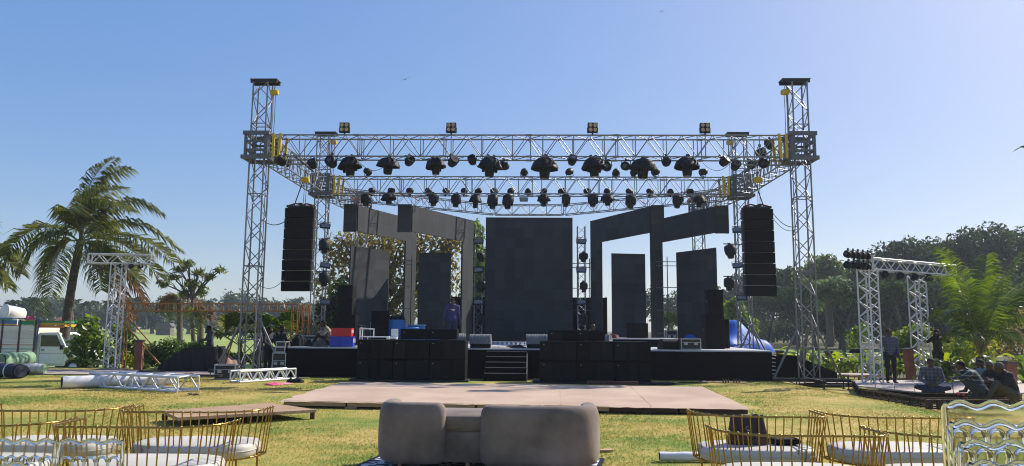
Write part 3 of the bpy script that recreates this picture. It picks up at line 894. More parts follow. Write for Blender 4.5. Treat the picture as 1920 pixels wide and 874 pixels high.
# ================================================================ HANGING SPEAKERS
def line_array(nm, x, ytop, ybot, v, sgn):
    u, zt = SU(x, ytop, v)
    zb = SU(x, ybot, v)[1]
    root = thing('line_array', f'column of eight black speakers hanging at the {nm} of the stage', 'line array', S(u, v, zt), SA, 'hanging speaker columns')
    h = (zt - zb) / 8
    ang = 0; y = 0; z = 0
    me = MB().prism([(-.5, -.24), (.5, -.24), (.42, .26), (-.42, .26)], -h / 2 + .012, h / 2 - .012).mesh('speaker_cabinet', CABINET)
    mg = MB().box((0, -.246, 0), (.97, .012, h - .05)).mesh('grille', GRILLE)
    ms = MB().box((-.505, 0, 0), (.012, .3, h * .92)).box((.505, 0, 0), (.012, .3, h * .92)).mesh('rigging_plate', BSTEEL)
    mr = MB().box((0, .05, h / 2), (.9, .3, .02)).mesh('link_bar', LGREY)
    for k in range(8):
        a = R(0.4 * max(0, k - 3) ** 1.35)
        c = Vector((0.0 - 0.004 * k * (1 if sgn < 0 else -1), y, z - h / 2))
        o = obj('speaker', me, root, c, (a, R(-.35 if sgn < 0 else .35), 0))
        obj('grille', mg, o); obj('rigging_plate', ms, o)
        if k: obj('link_bar', mr, o)
        z -= h * math.cos(a); y += h * math.sin(a)
    MB().box((0, .1, .05), (.95, .06, .07)).box((0, -.15, .05), (.95, .06, .07)).box((-.42, 0, .05), (.06, .5, .07)).box((.42, 0, .05), (.06, .5, .07)).box((.05, .02, .12), (.12, .7, .06)).build('flying_frame', BSTEEL, root)
    MB().path([(-.45, 0, .1), (-.2, -.05, .17), (0, 0, .13), (.2, -.06, .16), (.48, 0, .1)], .03, 6).build('strap', mat('strap_red', (.30, .05, .04), rough=.6), root)
    hz = 7.30 - zt - .45
    hoist(root, 0.1, 0.0, hz, .2, 1.05)
    MB().path([(0.1, 0, hz + .2), (0.1, 0, 7.5 - zt)], .015, 5).build('steel_wire', STEEL, root)
    MB().path([(-sgn * -0.3, .1, .1), (-sgn * -.05, .1, .9), (0.05, 0.1, hz)], .02, 5).build('cable_loop', CABLE, root)
    return root
line_array('left', 565, 391, 547, 1.0, -1)
line_array('right', 1418, 393, 556, 0.8, 1)
# outrigger beams that carry the hanging speakers
for s_, xx in ((-1, 566), (1, 1418)):
    u = SU(xx, 300, 0.9)[0]
    q = thing('truss_outrigger', ('left' if s_ < 0 else 'right') + ' short carrier bar above the hanging speakers', 'truss bar', S(u, 0.9, 7.44), SA, 'carrier bars')
    bar(q, 'bar', (-s_ * .1, -1.2, 0), (-s_ * -.0, 1.4, 0), .035, BSTEEL)
    bar(q, 'cross_bar', (-1.5 if s_ < 0 else -.4, .0, -.04), (.4 if s_ < 0 else 1.5, 0, -.04), .03, ALU)
# cables from the towers to the speakers
def cable(label, pts, r=.016):
    pts = [Vector(p) for p in pts]
    o = MB().path(pts, r, 5).build('cable', CABLE)
    return tag(o, label, 'cable', 'black cables')
def sag(a, b, s, n=9):
    a = Vector(a); b = Vector(b)
    return [a.lerp(b, i / n) - Vector((0, 0, s * 4 * (i / n) * (1 - i / n))) for i in range(n + 1)]
cable('thick black cable looping from the left front tower to the hanging speakers', sag(P(489, 410, 25), P(541, 410, 25.8), .22))
cable('thin black cable sagging below the left hanging speakers', sag(P(484, 533, 25.2), P(536, 520, 25.8), .25), .010)
cable('black cable looping from the right hanging speakers to the right front tower', sag(P(1446, 395, 25.8), P(1494, 425, 24.8), .2), .013)
cable('second black cable looping from the right hanging speakers to the tower', sag(P(1446, 404, 25.8), P(1494, 430, 24.8), .24), .010)
for i in range(7):
    x0 = 660 + i * 112 + rr.uniform(-20, 20)
    cable(f'thin cable dangling along the front truss, {ORD[i]} from the left', sag(on_stage(x0, 258, -.3), on_stage(x0 + rr.uniform(30, 70), 298, -.3), rr.uniform(.1, .3)) if i % 2 else sag(on_stage(x0, 305, -.3), on_stage(x0 + 50, 308, -.3), .25), .009)
MB_ = MB()
# orange safety straps on the middle truss
for i, (x, y) in enumerate(((668, 372), (785, 372), (1210, 378), (1300, 374))):
    p = on_stage(x, y, 8.4)
    o = MB().path([p + Vector((-.3, 0, .1)), p + Vector((0, 0, -.12)), p + Vector((.15, 0, .1)), p + Vector((.2, 0, -.3)), p + Vector((.5, 0, .05))], .022, 5).build('orange_strap', mat('orange_strap', (.7, .13, .04), rough=.6))
    tag(o, f'orange ratchet strap below the middle truss, {ORD[i]} from the left', 'strap', 'orange straps')

# ================================================================ SUBWOOFERS AND SPEAKERS
BADGE = mat('badge_silver', (.45, .45, .46), rough=.4, metal=.5)
def subwoofer(label, loc, w, h, d, group, rz=SA, split=3, panels=True):
    o = thing('subwoofer', label, 'subwoofer', loc, rz, group)
    MB().rbox((0, d / 2 + .012, h / 2), (w - .012, d, h - .012), .016).build('cabinet', CABINET, o)
    for k in range(split):
        gw = (w - .06) / split
        # slightly bowed grille panels
        mb = MB(); vs = []; n = 5
        for i in range(n):
            t = i / (n - 1)
            xx = -w / 2 + .03 + gw * k + .004 + (gw - .008) * t
            bow = .035 * math.sin(pi * t) if k == 1 or split == 1 else (.03 * (t if k == 0 else 1 - t))
            vs += [(xx, -.004 - bow, .03), (xx, -.004 - bow, h - .03)]
        mb.add(vs, [(2 * i, 2 * i + 2, 2 * i + 3, 2 * i + 1) for i in range(n - 1)], True)
        ends = [(vs[0], vs[1]), (vs[-2], vs[-1])]
        for a, b in ends:
            mb.add([a, b, (b[0], .02, b[2]), (a[0], .02, a[2])], [(0, 1, 2, 3)])
        mb.build('grille', GRILLE, o)
    MB().box((0, 0, 0), (.03, .006, .02)).build('badge', BADGE, o, (-w / 2 + .12, -.042, h - .11))
    return o
def stack(nm, xl, xr, ybot, v, hh):
    ul, ur = SU(xl, ybot, v)[0], SU(xr, ybot, v)[0]
    w = (ur - ul) / 3
    rows = ('bottom', 'upper')
    for r_i in range(2):
        for k in range(3):
            subwoofer(f'{("left", "middle", "right")[k]} wide black subwoofer in the {rows[r_i]} row of the stack {nm} of the stairs', S(ul + (k + .5) * w, v + rr.uniform(-.01, .01), 0.06 + hh * r_i + .002 * r_i), w - .006, hh - .004, 0.95, f'subwoofers {nm} of the stairs')
    return ul, ur, w
ul, ur, w_ = stack('left', 667, 872, 716, -1.75, 0.605)
ul2, ur2, w2_ = stack('right', 1012, 1222, 720, -1.9, 0.605)
for nm, xs, y, v, z in (('left', (750, 804, 857), 642, -1.35, 1.274), ('right', (1027, 1081, 1135), 646, -1.5, 1.274)):
    for k in range(2):
        a, b = SU(xs[k], y, v)[0], SU(xs[k + 1], y, v)[0]
        subwoofer(f'{("left", "right")[k]} low black speaker box lying on top of the {nm} subwoofer stack', S((a + b) / 2, v, z), b - a - .01, .335, .62, f'boxes on the subwoofer stacks', split=1 if k else 2)
# boards under the stacks
for nm, a, b, v in (('left', ul, ur, -1.75), ('right', ul2, ur2, -1.9)):
    o = MB().box((0, 0, 0), (b - a + .3, 1.2, .05)).build('base_board', mat('black_board', (.02, .02, .022), rough=.7), None, S((a + b) / 2 - .05, v + .52, .028), (0, 0, SA))
    tag(o, f'black base board under the {nm} subwoofer stack', 'board', 'black base boards')

def pa_speaker(label, x0, x1, ytop, zb, v, depth=.5, rz=0.0, horn=True, group='speakers on the stage sides'):
    ua, zt = SU(x0, ytop, v); ub = SU(x1, ytop, v)[0]
    w, h = abs(ub - ua), zt - zb
    o = thing('speaker', label, 'speaker', S((ua + ub) / 2, v, zb), SA + rz, group)
    MB().prism([(-w / 2, 0), (w / 2, 0), (w * .42, depth), (-w * .42, depth)], 0, h).build('cabinet', CABINET, o)
    MB().box((0, -.008, h * .5), (w * .92, .014, h * .94)).build('grille', GRILLE, o)
    if horn:
        for zz, ss in ((.78, .22), (.45, .36)):
            MB().rbox((0, -.018, h * zz), (w * ss * 1.3, .012, w * ss * 1.3), .004).build('horn_frame', CABINET, o)
    for s_ in (-1, 1): MB().rbox((s_ * w * .49, depth * .4, h * .55), (.02, .16, .1), .008).build('handle', BSTEEL, o)
    return o
pa_speaker('tall black speaker on top of the speaker beside the red crate', 634, 662, 535, 2.02, 2.2, .5, R(-8))
pa_speaker('wide black speaker on the deck behind the red crate', 629, 667, 591, 0.985, 2.1, .6, R(-4))
pa_speaker('black speaker turned to the audience in front of the lit left screen', 697, 729, 583, 0.985, 3.2, .55, R(14))
pa_speaker('black speaker on top of the speaker at the right end of the stage', 1327, 1356, 543, 2.15, 1.9, .5, R(6))
pa_speaker('tall dusty black speaker standing at the right end of the stage', 1322, 1358, 589, 0.985, 1.5, .6, R(10))
pa_speaker('narrow black speaker edge behind the tall right speaker', 1358, 1367, 599, 0.985, 2.6, .5, 0, False)
pa_speaker('pair of black bass boxes on the riser in front of the right inner screen', 1175, 1215, 606, 1.31, 5.0, .6, 0, False)
pa_speaker('black speaker lying behind the blue drums', 770, 800, 612, 0.985, 4.2, .5, R(5), False)

# floor monitors under grey covers
GREYC = mat('grey_monitor_cover', (.24, .24, .24), (.13, .13, .135), rough=.85, scale=3, stretch=(14, 1, 2), bump=.7, bscale=6)
def monitor(label, x0, x1, ytop, ybot, v, covered=True, rz=0.0):
    ua, zt = SU(x0, ytop, v); ub = SU(x1, ytop, v)[0]
    w = ub - ua; h = max(.3, zt - .985)
    o = thing('floor_monitor', label, 'monitor speaker', S((ua + ub) / 2, v, .985), SA + rz, 'floor monitors')
    prof = [(-.28, 0), (.28, 0), (.28, h * .45), (.05, h), (-.2, h), (-.28, h * .8)]
    MB().prism([(a, b) for a, b in prof], -w / 2, w / 2, lambda q: Vector((q.z, q.x, q.y))).build('cabinet', CABINET, o)
    if covered:
        k = MB(); vs = []; n = 22
        cv = [(-.31, h * .32), (-.315, h * .8), (-.22, h + .025), (.05, h + .025), (.3, h * .46), (.31, h * .2)]
        for i in range(n + 1):
            wob = .012 * math.sin(i * 2.1) + rr.uniform(-.008, .008)
            for a, b in cv: vs.append(((i / n - .5) * (w + .04), a + wob, b + wob * .6))
        m_ = len(cv)
        k.add(vs, [(i * m_ + j, (i + 1) * m_ + j, (i + 1) * m_ + j + 1, i * m_ + j + 1) for i in range(n) for j in range(m_ - 1)], True)
        for e in (0, n):
            ee = [vs[e * m_ + j] for j in range(m_)]
            k.add(ee, [tuple(range(m_))])
        k.build('cloth_cover', GREYC, o)
    else:
        MB().box((0, -.3, h * .4), (w * .9, .02, h * .7)).build('grille', GRILLE, o)
monitor('grey covered floor monitor left of the stage stairs', 883, 920, 628, 651, .55)
monitor('grey covered floor monitor right of the stage stairs', 988, 1025, 628, 650, .55)
monitor('grey covered floor monitor peeking out behind the left subwoofer stack', 845, 869, 627, 645, .7, True, R(20))
monitor('grey covered floor monitor peeking out behind the right subwoofer stack', 1122, 1145, 629, 648, .7, True, R(-20))
monitor('black wedge monitor on the deck right of the right subwoofer stack', 1237, 1268, 636, 656, .6, False, R(12))

# ================================================================ CASES, CRATES, DRUMS
CASEB = mat('flight_case_black', (.025, .025, .027), (.016, .016, .018), rough=.5, scale=30)
def flight_case(label, loc, w, d, h, rz=0.0, lid=True, pale=False):
    o = thing('flight_case', label, 'flight case', loc, rz, 'flight cases')
    MB().box((0, 0, h / 2), (w - .02, d - .02, h - .02)).build('body', CASEB, o)
    for sx in (-1, 1):
        for sy in (-1, 1):
            block(o, 'corner_edge', (sx * (w / 2 - .012), sy * (d / 2 - .012), h / 2), (.035, .035, h), CASEE)
    for z in (.015, h - .015):
        for sy in (-1, 1): block(o, 'edge', (0, sy * (d / 2 - .012), z), (w - .04, .034, .034), CASEE)
        for sx in (-1, 1): block(o, 'edge', (sx * (w / 2 - .012), 0, z), (.034, d - .04, .034), CASEE)
    if lid and h > .3:
        for sx in (-1, 1): block(o, 'latch', (sx * w * .25, -d / 2 - .004, h * .55), (.12, .015, .10), CASEE)
        block(o, 'lid_seam', (0, -d / 2 + .006, h * .66), (w - .07, .016, .02), CASEE)
    return o
q = G(407, 712); 
flight_case('black flight case with silver edges on the lawn left of the left front tower', (*(G(423, 711)[0:2]), 0.0), .62, .5, .46, R(12))
flight_case('open black flight case on the deck beside the wedge monitor', S(SU(1293, 655, .45)[0], .45, .985), .66, .5, .37, SA)
b_ = S(-8.27, .3, 0)
flight_case('tall black flight case at the left end of the stage', (*b_[0:2], .0), .46, .6, .78, SA)
flight_case('small pale equipment case, lower of two on the tall flight case', (*b_[0:2], .785), .34, .5, .18, SA, pale=True)
flight_case('small pale equipment case, upper of two on the tall flight case', (*b_[0:2], .97), .32, .5, .18, SA + R(4), pale=True)
flight_case('grey rack case on the deck behind the brown iron frame', S(-7.3, 2.6, .985), .6, .6, .5, SA)
flight_case('pale rack case on the deck between the tower and the brown iron frame', S(-6.55, 3.2, .985), .7, .6, .75, SA, pale=True)
flight_case('black rack case on the deck at its left edge', S(-7.6, 1.2, .985), .55, .5, .36, SA + R(5))
flight_case('pale rack behind the crouching man', S(-5.75, 4.0, .985), .6, .5, .85, SA, pale=True)
flight_case('pale case far back between the right wing screens', S(SU(1258, 622, 10)[0], 10, .985), .5, .5, .65, SA, pale=True)
RED = mat('red_plastic', (.62, .02, .025), (.5, .012, .018), rough=.35, scale=6)
BLUE = mat('blue_plastic', (.02, .05, .45), (.014, .035, .33), rough=.35, scale=6)
def crate(label, x0, x1, ybot, ytop, v, mt, zb):
    ua = SU(x0, ybot, v)[0]; ub = SU(x1, ybot, v)[0]
    zt = SU(x0, ytop, v)[1]
    w, h, d = ub - ua, zt - zb, .5
    o = thing('plastic_crate', label, 'crate', S((ua + ub) / 2, v + d / 2, zb), SA + R(4), 'plastic crates')
    t = .022
    MB().box((0, 0, t / 2), (w - .02, d - .02, t)).build('bottom', mt, o)
    for s_ in (-1, 1):
        MB().box((0, s_ * (d / 2 - t / 2), h / 2), (w, t, h)).build('long_wall', mt, o)
        MB().box((s_ * (w / 2 - t / 2), 0, h / 2), (t, d - 2 * t - .002, h)).build('end_wall', mt, o)
        for zz in (.12, .5, .92): block(o, 'rib', (0, s_ * (d / 2 + .008), h * zz), (w + .03, .02, .035), mt)
        for k in range(5): block(o, 'rib', (-w / 2 + (k + .5) * w / 5, s_ * (d / 2 + .007), h * .5), (.022, .016, h * .86), mt)
        for k in range(4):
            block(o, 'slot', (s_ * (w / 2 + .004), -.17 + k * .11, h * .6), (.01, .07, h * .4), mat('slot_pale', (.55, .55, .6) if mt is BLUE else (.8, .3, .3), rough=.5))
    return o
crate('blue plastic crate on the deck at the front edge, under the red crate', 617, 660, 651, 631, .25, BLUE, .985)
zc = SU(617, 631, .25)[1]
crate('red plastic crate stacked on the blue crate', 620, 657, 632, 615, .27, RED, zc + .004)
DRUM = mat('blue_drum_plastic', (.03, .16, .42), (.02, .11, .32), rough=.4, scale=5)
for i, (x, y, v, r_, h, nm) in enumerate(((745, 608, 3.4, .32, .9, 'tall blue drum on the deck, with a black bag on it'), (770, 615, 2.6, .3, .62, 'open blue tub in the middle of the row on the deck'), (781, 612, 3.4, .33, .72, 'blue drum with a pale lid on the deck'), (813, 618, 3.0, .26, .55, 'small blue drum on the deck at the right of the row'), (729, 614, 4.2, .25, .85, 'narrow blue drum behind the white metal rack'))):
    u = SU(x, y, v)[0]
    o = thing('blue_drum', nm, 'drum', S(u, v, .985), SA, 'blue drums on the deck')
    MB().lathe([(r_ * .92, 0), (r_, .04), (r_, h * .3), (r_ * 1.04, h * .33), (r_, h * .36), (r_, h * .66), (r_ * 1.04, h * .69), (r_, h * .72), (r_ * .97, h)], 20).build('barrel', DRUM, o)
    MB().lathe([(r_ * 1.03, h), (r_ * 1.05, h + .02), (r_ * 1.02, h + .05), (r_ * .5, h + .055)], 20).build('lid', mat('drum_lid', (.06, .27, .45), rough=.4) if i in (2, 3) else DRUM, o)
def cloth_heap(name, label, loc, sx, sy, h, mt, seed, cat='cloth', group=None, rz=0.0, n=26, fold_k=.45, pw=.5):
    rg = np.random.default_rng(seed)
    xs = np.linspace(-1, 1, n); Xh, Yh = np.meshgrid(xs, xs)
    r2 = np.sqrt(Xh ** 2 + Yh ** 2); ang = np.arctan2(Yh, Xh)
    edge = 0.82 + 0.12 * np.sin(3 * ang + seed) + 0.08 * np.sin(7 * ang + 2 * seed)
    t = np.clip(1 - (r2 / edge) ** 2, 0, 1)
    fold = sum(np.sin(rg.uniform(3, 9) * Xh + rg.uniform(-9, 9) * Yh + rg.uniform(0, 6)) for _ in range(5)) / 5
    Zh = h * (t ** pw) * (1 - fold_k * .6 + fold_k * fold)
    keep = t > 0
    V = np.stack([Xh * sx, Yh * sy, np.maximum(Zh, .004)], -1).reshape(-1, 3)
    ii = np.arange(n * n).reshape(n, n)
    F = np.stack([ii[:-1, :-1], ii[:-1, 1:], ii[1:, 1:], ii[1:, :-1]], -1).reshape(-1, 4)
    kk = keep.ravel(); F = F[kk[F].any(1)]
    o = obj(name, mesh_np(name, V, F, mt, True), None, loc, (0, 0, rz))
    return tag(o, label, cat, group)
cloth_heap('black_bag', 'crumpled black bag on the tall blue drum', S(SU(745, 600, 3.4)[0], 3.4, 1.93), .36, .3, .3, CLOTHB, 3, 'bag', fold_k=.7)
# white metal rack / table frame on the deck
q = thing('metal_table', 'white metal table frame on the deck in front of the lit screen', 'table frame', S(SU(700, 642, .9)[0], .9, .985), SA)
WHM = mat('white_metal', (.72, .72, .70), (.6, .6, .58), rough=.45)
for a, b in (((-.48, 0, 0), (-.48, 0, .62)), ((-.48, .4, 0), (-.48, .4, .62)), ((-.48, 0, .62), (0, 0, .60)), ((0, 0, .62), (0, 0, .3)), ((.48, 0, 0), (.48, 0, .33)), ((.48, .4, 0), (.48, .4, .33)), ((-.2, 0, 0), (-.2, 0, .33)), ((-.48, .4, .62), (-.48, 0, .62))):
    bar(q, 'tube', a, b, .022, WHM, 8)
MB().box((0, .2, .33), (1.0, .45, .035)).build('shelf', WHM, q)
q2 = cloth_heap('rag_heap', 'pale rags lying under the white metal table frame', S(SU(705, 642, .9)[0], 1.1, .985), .4, .25, .22, mat('pale_rags', (.45, .43, .42), (.12, .12, .13), rough=.8, scale=9), 5, 'rags')
q = thing('white_stool', 'small white plastic stool on the deck in front of the blue drums', 'stool', S(SU(735, 645, 1.0)[0], 1.0, .985), SA)
MB().rbox((0, 0, .3), (.36, .3, .04), .012).build('seat', WHM, q)
for sx in (-1, 1):
    for sy in (-1, 1): bar(q, 'leg', (sx * .15, sy * .12, .28), (sx * .19, sy * .15, 0), .022, WHM)
MB().box((.06, .13, .46), (.24, .02, .3)).build('backrest', WHM, q)
cloth_heap('cable_heap', 'black coiled gear lying on the deck edge beside the crouching man', S(SU(590, 645, .5)[0], .5, .985), .3, .25, .24, CLOTHB, 9, 'gear', fold_k=.9, pw=.3)
cloth_heap('black_bag', 'black backpack on the deck at the foot of the brown iron frame', S(SU(560, 645, .45)[0], .45, .985), .27, .2, .42, CLOTHB, 12, 'bag', fold_k=.25, pw=.22)
cloth_heap('brown_bag', 'brown grey work bag on the deck before the crouching man', S(SU(599, 648, .25)[0], .3, .985), .3, .22, .3, mat('work_bag', (.09, .075, .06), (.04, .035, .03), rough=.8, scale=10), 15, 'bag')
cloth_heap('red_bundle', 'red brown cloth bundle at the left edge of the riser', S(SU(1151, 632, 4.2)[0], 4.2, 1.30), .26, .2, .22, mat('red_brown_cloth', (.22, .08, .05), (.1, .04, .03), rough=.8, scale=9), 18, 'bundle')
cloth_heap('cable_heap', 'dark cable tangle on the deck above the stairs', S(SU(965, 645, .8)[0], .9, .985), .42, .3, .12, CLOTHB, 21, 'cables')
cloth_heap('cable_heap', 'small pale cable heap on the deck left of the stairs', S(SU(938, 648, .5)[0], .5, .985), .4, .2, .05, mat('pale_cable', (.35, .33, .3), (.1, .1, .1), rough=.7, scale=20), 24, 'cables')
for i in range(8):
    x = 925 + i * 8.5
    o = MB().lathe([(.05, 0), (.06, .05), (.03, .1), (.012, .13)], 8).build('floor_clip', mat('clip_blue', (.25, .32, .45), rough=.5), None, S(SU(x, 638, 6.5)[0], 6.5, .985))
    tag(o, f'blue grey clip on the deck before the centre screen, {ORD[i]} from the left', 'clip', 'clips on the deck')
# ================================================================ CARPETED PLATFORM
CARPET = mat('beige_carpet', (0.53, 0.385, 0.28), (0.42, 0.295, 0.21), rough=0.95, detail=9, scale=0.8, bump=0.5, bscale=60, spec=0.1, sheen=0.2)
pf = thing('carpeted_platform', 'low wooden platform covered with beige carpet in front of the stage', 'platform', (0, 0, 0))
zc_ = 0.15
cor = [G(530, 750, zc_), G(1405, 765, zc_), G(1317, 725, zc_), G(640, 716, zc_)]
def carpet_mesh():
    n, m_ = 60, 24; vs = []
    rg = random.Random(4)
    for j in range(m_ + 1):
        for i in range(n + 1):
            a = cor[0].lerp(cor[1], i / n); b = cor[3].lerp(cor[2], i / n)
            p = a.lerp(b, j / m_)
            e = 1 if 0 < j < m_ else 0
            w = .004 * math.sin(i * .9 + j * .3) * math.sin(j * .7) + (.004 * math.sin(i * 2.7) if j == 0 else 0)
            if j == 0: p = p + Vector((0, rg.uniform(-.05, .02), -.03))
            if i == 0: p = p + Vector((rg.uniform(-.10, .05), 0, -.01))
            vs.append(p + Vector((0, 0, w)))
    mb = MB()
    mb.add(vs, [(j * (n + 1) + i, j * (n + 1) + i + 1, (j + 1) * (n + 1) + i + 1, (j + 1) * (n + 1) + i) for j in range(m_) for i in range(n)], True)
    return mb
carpet_mesh().build('carpet', CARPET, pf)
for k in (.2, .4, .61, .8):
    a, b = cor[0].lerp(cor[1], k), cor[3].lerp(cor[2], k + .004)
    MB().path([a.lerp(b, i / 12) + Vector((.01 * math.sin(i * 2.3), 0, .001)) for i in range(13)], .004, 4).build('carpet_seam', CARPET, pf)
for i in range(7):
    t0, t1 = i / 7 + .002, (i + 1) / 7 - .002
    a, b = cor[0].lerp(cor[1], t0), cor[0].lerp(cor[1], t1)
    c = (a + b) / 2
    block(pf, 'edge_plank', (c.x, c.y + .05, .085 - (.01 if i > 4 else 0)), ((b - a).length, .035, .095), PINE if i < 5 else RUSTD, (0, 0, math.atan2(b.y - a.y, b.x - a.x)))
for i in range(12):
    for k in (0.06, .5, .94):
        p = cor[0].lerp(cor[1], (i + .5) / 12).lerp(cor[3].lerp(cor[2], (i + .5) / 12), k)
        block(pf, 'support_block', (p.x, p.y, .05), (.14, .14, .12), PINE)
for i in range(12):
    p = cor[0].lerp(cor[1], (i + .5) / 12); q = cor[3].lerp(cor[2], (i + .5) / 12)
    d = q - p; c = (p + q) / 2
    block(pf, 'joist', (c.x, c.y + .1, .095), (.06, d.length - .4, .06), PINE, (0, 0, math.atan2(d.y, d.x) - pi / 2))

# ---------------------------------------------------------------- low wooden deck left
def low_deck(label, pts, z, mt, legs=True, th=.05):
    o = thing('wooden_deck', label, 'deck', (0, 0, 0))
    a, b, c, d = pts
    n = 3
    for i in range(n):
        t0, t1 = i / n + .002, (i + 1) / n - .002
        q = [a.lerp(b, t0), a.lerp(b, t1), d.lerp(c, t1), d.lerp(c, t0)]
        mb = MB()
        mb.add([Vector((p.x, p.y, z - th)) for p in q] + [Vector((p.x, p.y, z)) for p in q], [(3, 2, 1, 0), (4, 5, 6, 7), (0, 1, 5, 4), (1, 2, 6, 5), (2, 3, 7, 6), (3, 0, 4, 7)])
        mb.build('board', mt, o)
    if legs:
        for p in (a, b, c, d, (a + b) / 2, (c + d) / 2):
            m_ = (a + b + c + d) / 4; p = p.lerp(m_, .05)
            block(o, 'leg', (p.x, p.y, (z - th) / 2), (.07, .07, z - th + .01), RUSTD)
    return o
low_deck('brown plywood deck on short legs lying on the lawn at the left', [G(306, 776, .16), G(593, 768, .16), G(512, 756, .16), G(330, 766, .16)][:0] or [G(333, 783, .16), G(594, 768, .16), G(505, 755, .16), G(303, 770, .16)], .16, WOODP)

# ---------------------------------------------------------------- loose truss pieces on the lawn
def ground_truss(label, pa, pb, w, h, bays, z=.03, lift=0.0):
    a, b = pa.copy(), pb.copy()
    a.z = b.z = z + h / 2
    c = (a + b) / 2
    o = thing('loose_truss', label, 'truss', (c.x, c.y, 0), 0, 'truss pieces on the lawn')
    off = Vector((c.x, c.y, 0))
    box_truss(o, a - off, b - off, w, h, bays, rc=.032, rb=.022, posts=5, mt=ALU_SUN)
    return o
ALU_SUN = mat('sunlit_aluminium', (.66, .66, .66), (.55, .55, .56), rough=.5, metal=.3, scale=10)  # truss metal again, the sunlit white put into its colour
ground_truss('long loose truss piece lying on the lawn in front of the white roll', G(187, 724), G(352, 735), .62, .34, 10)
ground_truss('short loose truss piece lying on the lawn before the left front tower', G(440, 718), G(545, 711), .42, .30, 10)

# black ratchet straps round the long truss piece and cables on the grass
for i, (a, b, sg, lb) in enumerate((((352, 740), (372, 741), 0, 'short black strap end lying at the right end of the long truss piece'), ((955, 709), (985, 711), 0, 'pale thin cable lying on the grass below the stairs'), ((1225, 722), (1330, 716), 0, 'black cable lying on the grass along the right stage front'), ((470, 700), (560, 707), 0, 'black cable lying on the grass at the left stage corner'))):
    p, q = G(*a), G(*b)
    pts = [p.lerp(q, k / 14) + Vector((0, .12 * math.sin(k * .9 + i), .02)) for k in range(15)]
    o = MB().path(pts, .016 if i != 1 else .01, 5).build('cable', CABLE if i != 1 else LGREY); tag(o, lb, 'cable', 'cables on the grass')

# ---------------------------------------------------------------- rolls
def roll(name, label, a, b, r, mt, core, cat='roll', group=None):
    a = Vector(a); b = Vector(b); d = b - a
    o = thing(name, label, cat, ((a + b) / 2).to_tuple()[:2] + (0,), math.atan2(d.y, d.x), group)
    l = d.length
    rot = Matrix.Rotation(pi / 2, 3, 'Y')
    n = 24; vs = []; m_ = 20
    for j in range(m_ + 1):
        for i in range(n):
            t = 2 * pi * i / n; k = r * (1 + .05 * math.sin(3 * t + j * .4) + .03 * math.sin(j * 1.3))
            zz = k * math.sin(t) * (.92)
            vs.append(((j / m_ - .5) * l, k * math.cos(t) * 1.08, max(zz + r * .95, .01)))
    mb = MB(); mb.add(vs, [(j * n + i, j * n + (i + 1) % n, (j + 1) * n + (i + 1) % n, (j + 1) * n + i) for j in range(m_) for i in range(n)], True)
    mb.build('sheet', mt, o)
    for s_ in (-1, 1):
        sp = []
        for k in range(70):
            t = k * .45; q = r * .92 * (1 - k / 78)
            sp.append((s_ * (l / 2 - .01), q * math.cos(t) * 1.05, max(q * math.sin(t) * .92 + r * .95, .012)))
        MB().path(sp, .014 * r / .16, 4).build('rolled_end', core, o)
        MB().lathe([(r * .9, -.01), (r * .88, .01)], 16, c=(s_ * (l / 2 - .04), 0, r * .93), rot=rot).build('end_core', core, o)
    return o
DARKC = mat('dark_roll_end', (.035, .037, .05), (.02, .02, .025), rough=.8)
ROLLW = mat('white_sheet_roll', (.74, .73, .72), (.62, .61, .62), rough=.6, scale=2, bump=.3, bscale=5)
pa, pb = G(106, 730), G(318, 722)
roll('carpet_roll', 'long white sheet roll with dark end lying on the lawn at the left', (pa.x, pa.y + .2), (pb.x, pb.y + .2), .17, ROLLW, DARKC)
pa, pb = G(1238, 866), G(1400, 868)
roll('paper_roll', 'pale cardboard roll lying on the lawn by the right gold seats', (pa.x, pa.y + .05), (pb.x, pb.y + .05), .062, ROLLW, DARKC)
# cloth bales at the far left
GREENC = mat('pale_green_cloth', (.24, .36, .22), (.17, .28, .16), rough=.8, scale=4, bump=.5, bscale=9)
NAVY = mat('navy_cloth', (.022, .028, .055), (.014, .018, .035), rough=.8, scale=5, bump=.4, bscale=12)
GREYW = mat('grey_white_cloth', (.50, .50, .47), (.38, .38, .36), rough=.8, scale=4, bump=.5, bscale=9)
for nm, lb, a, b, r_, m_, z in (('cloth_bale', 'pale green cloth bale, biggest of the bales beside the truck', (-8, 700), (50, 695), .30, GREENC, .12), ('cloth_bale', 'navy cloth bale with white bands in front of the green bale', (-10, 707), (38, 710), .23, NAVY, 0), ('cloth_bale', 'grey white cloth bale with a green end beside the path', (42, 702), (84, 702), .19, GREYW, 0)):
    p, q = G(a[0], a[1]), G(b[0], b[1])
    o = roll(nm, lb, p, q, r_, m_, GREENC if m_ is GREYW else m_, 'bale', 'cloth bales')
    o.location.z = z
    if m_ is NAVY:
        for k in (-.25, .2): MB().lathe([(r_ * 1.12, -.03), (r_ * 1.12, .03)], 20, c=(k, 0, r_ * .95), rot=Matrix.Rotation(pi / 2, 3, 'Y'), cap=False).build('white_band', ROLLW, o)

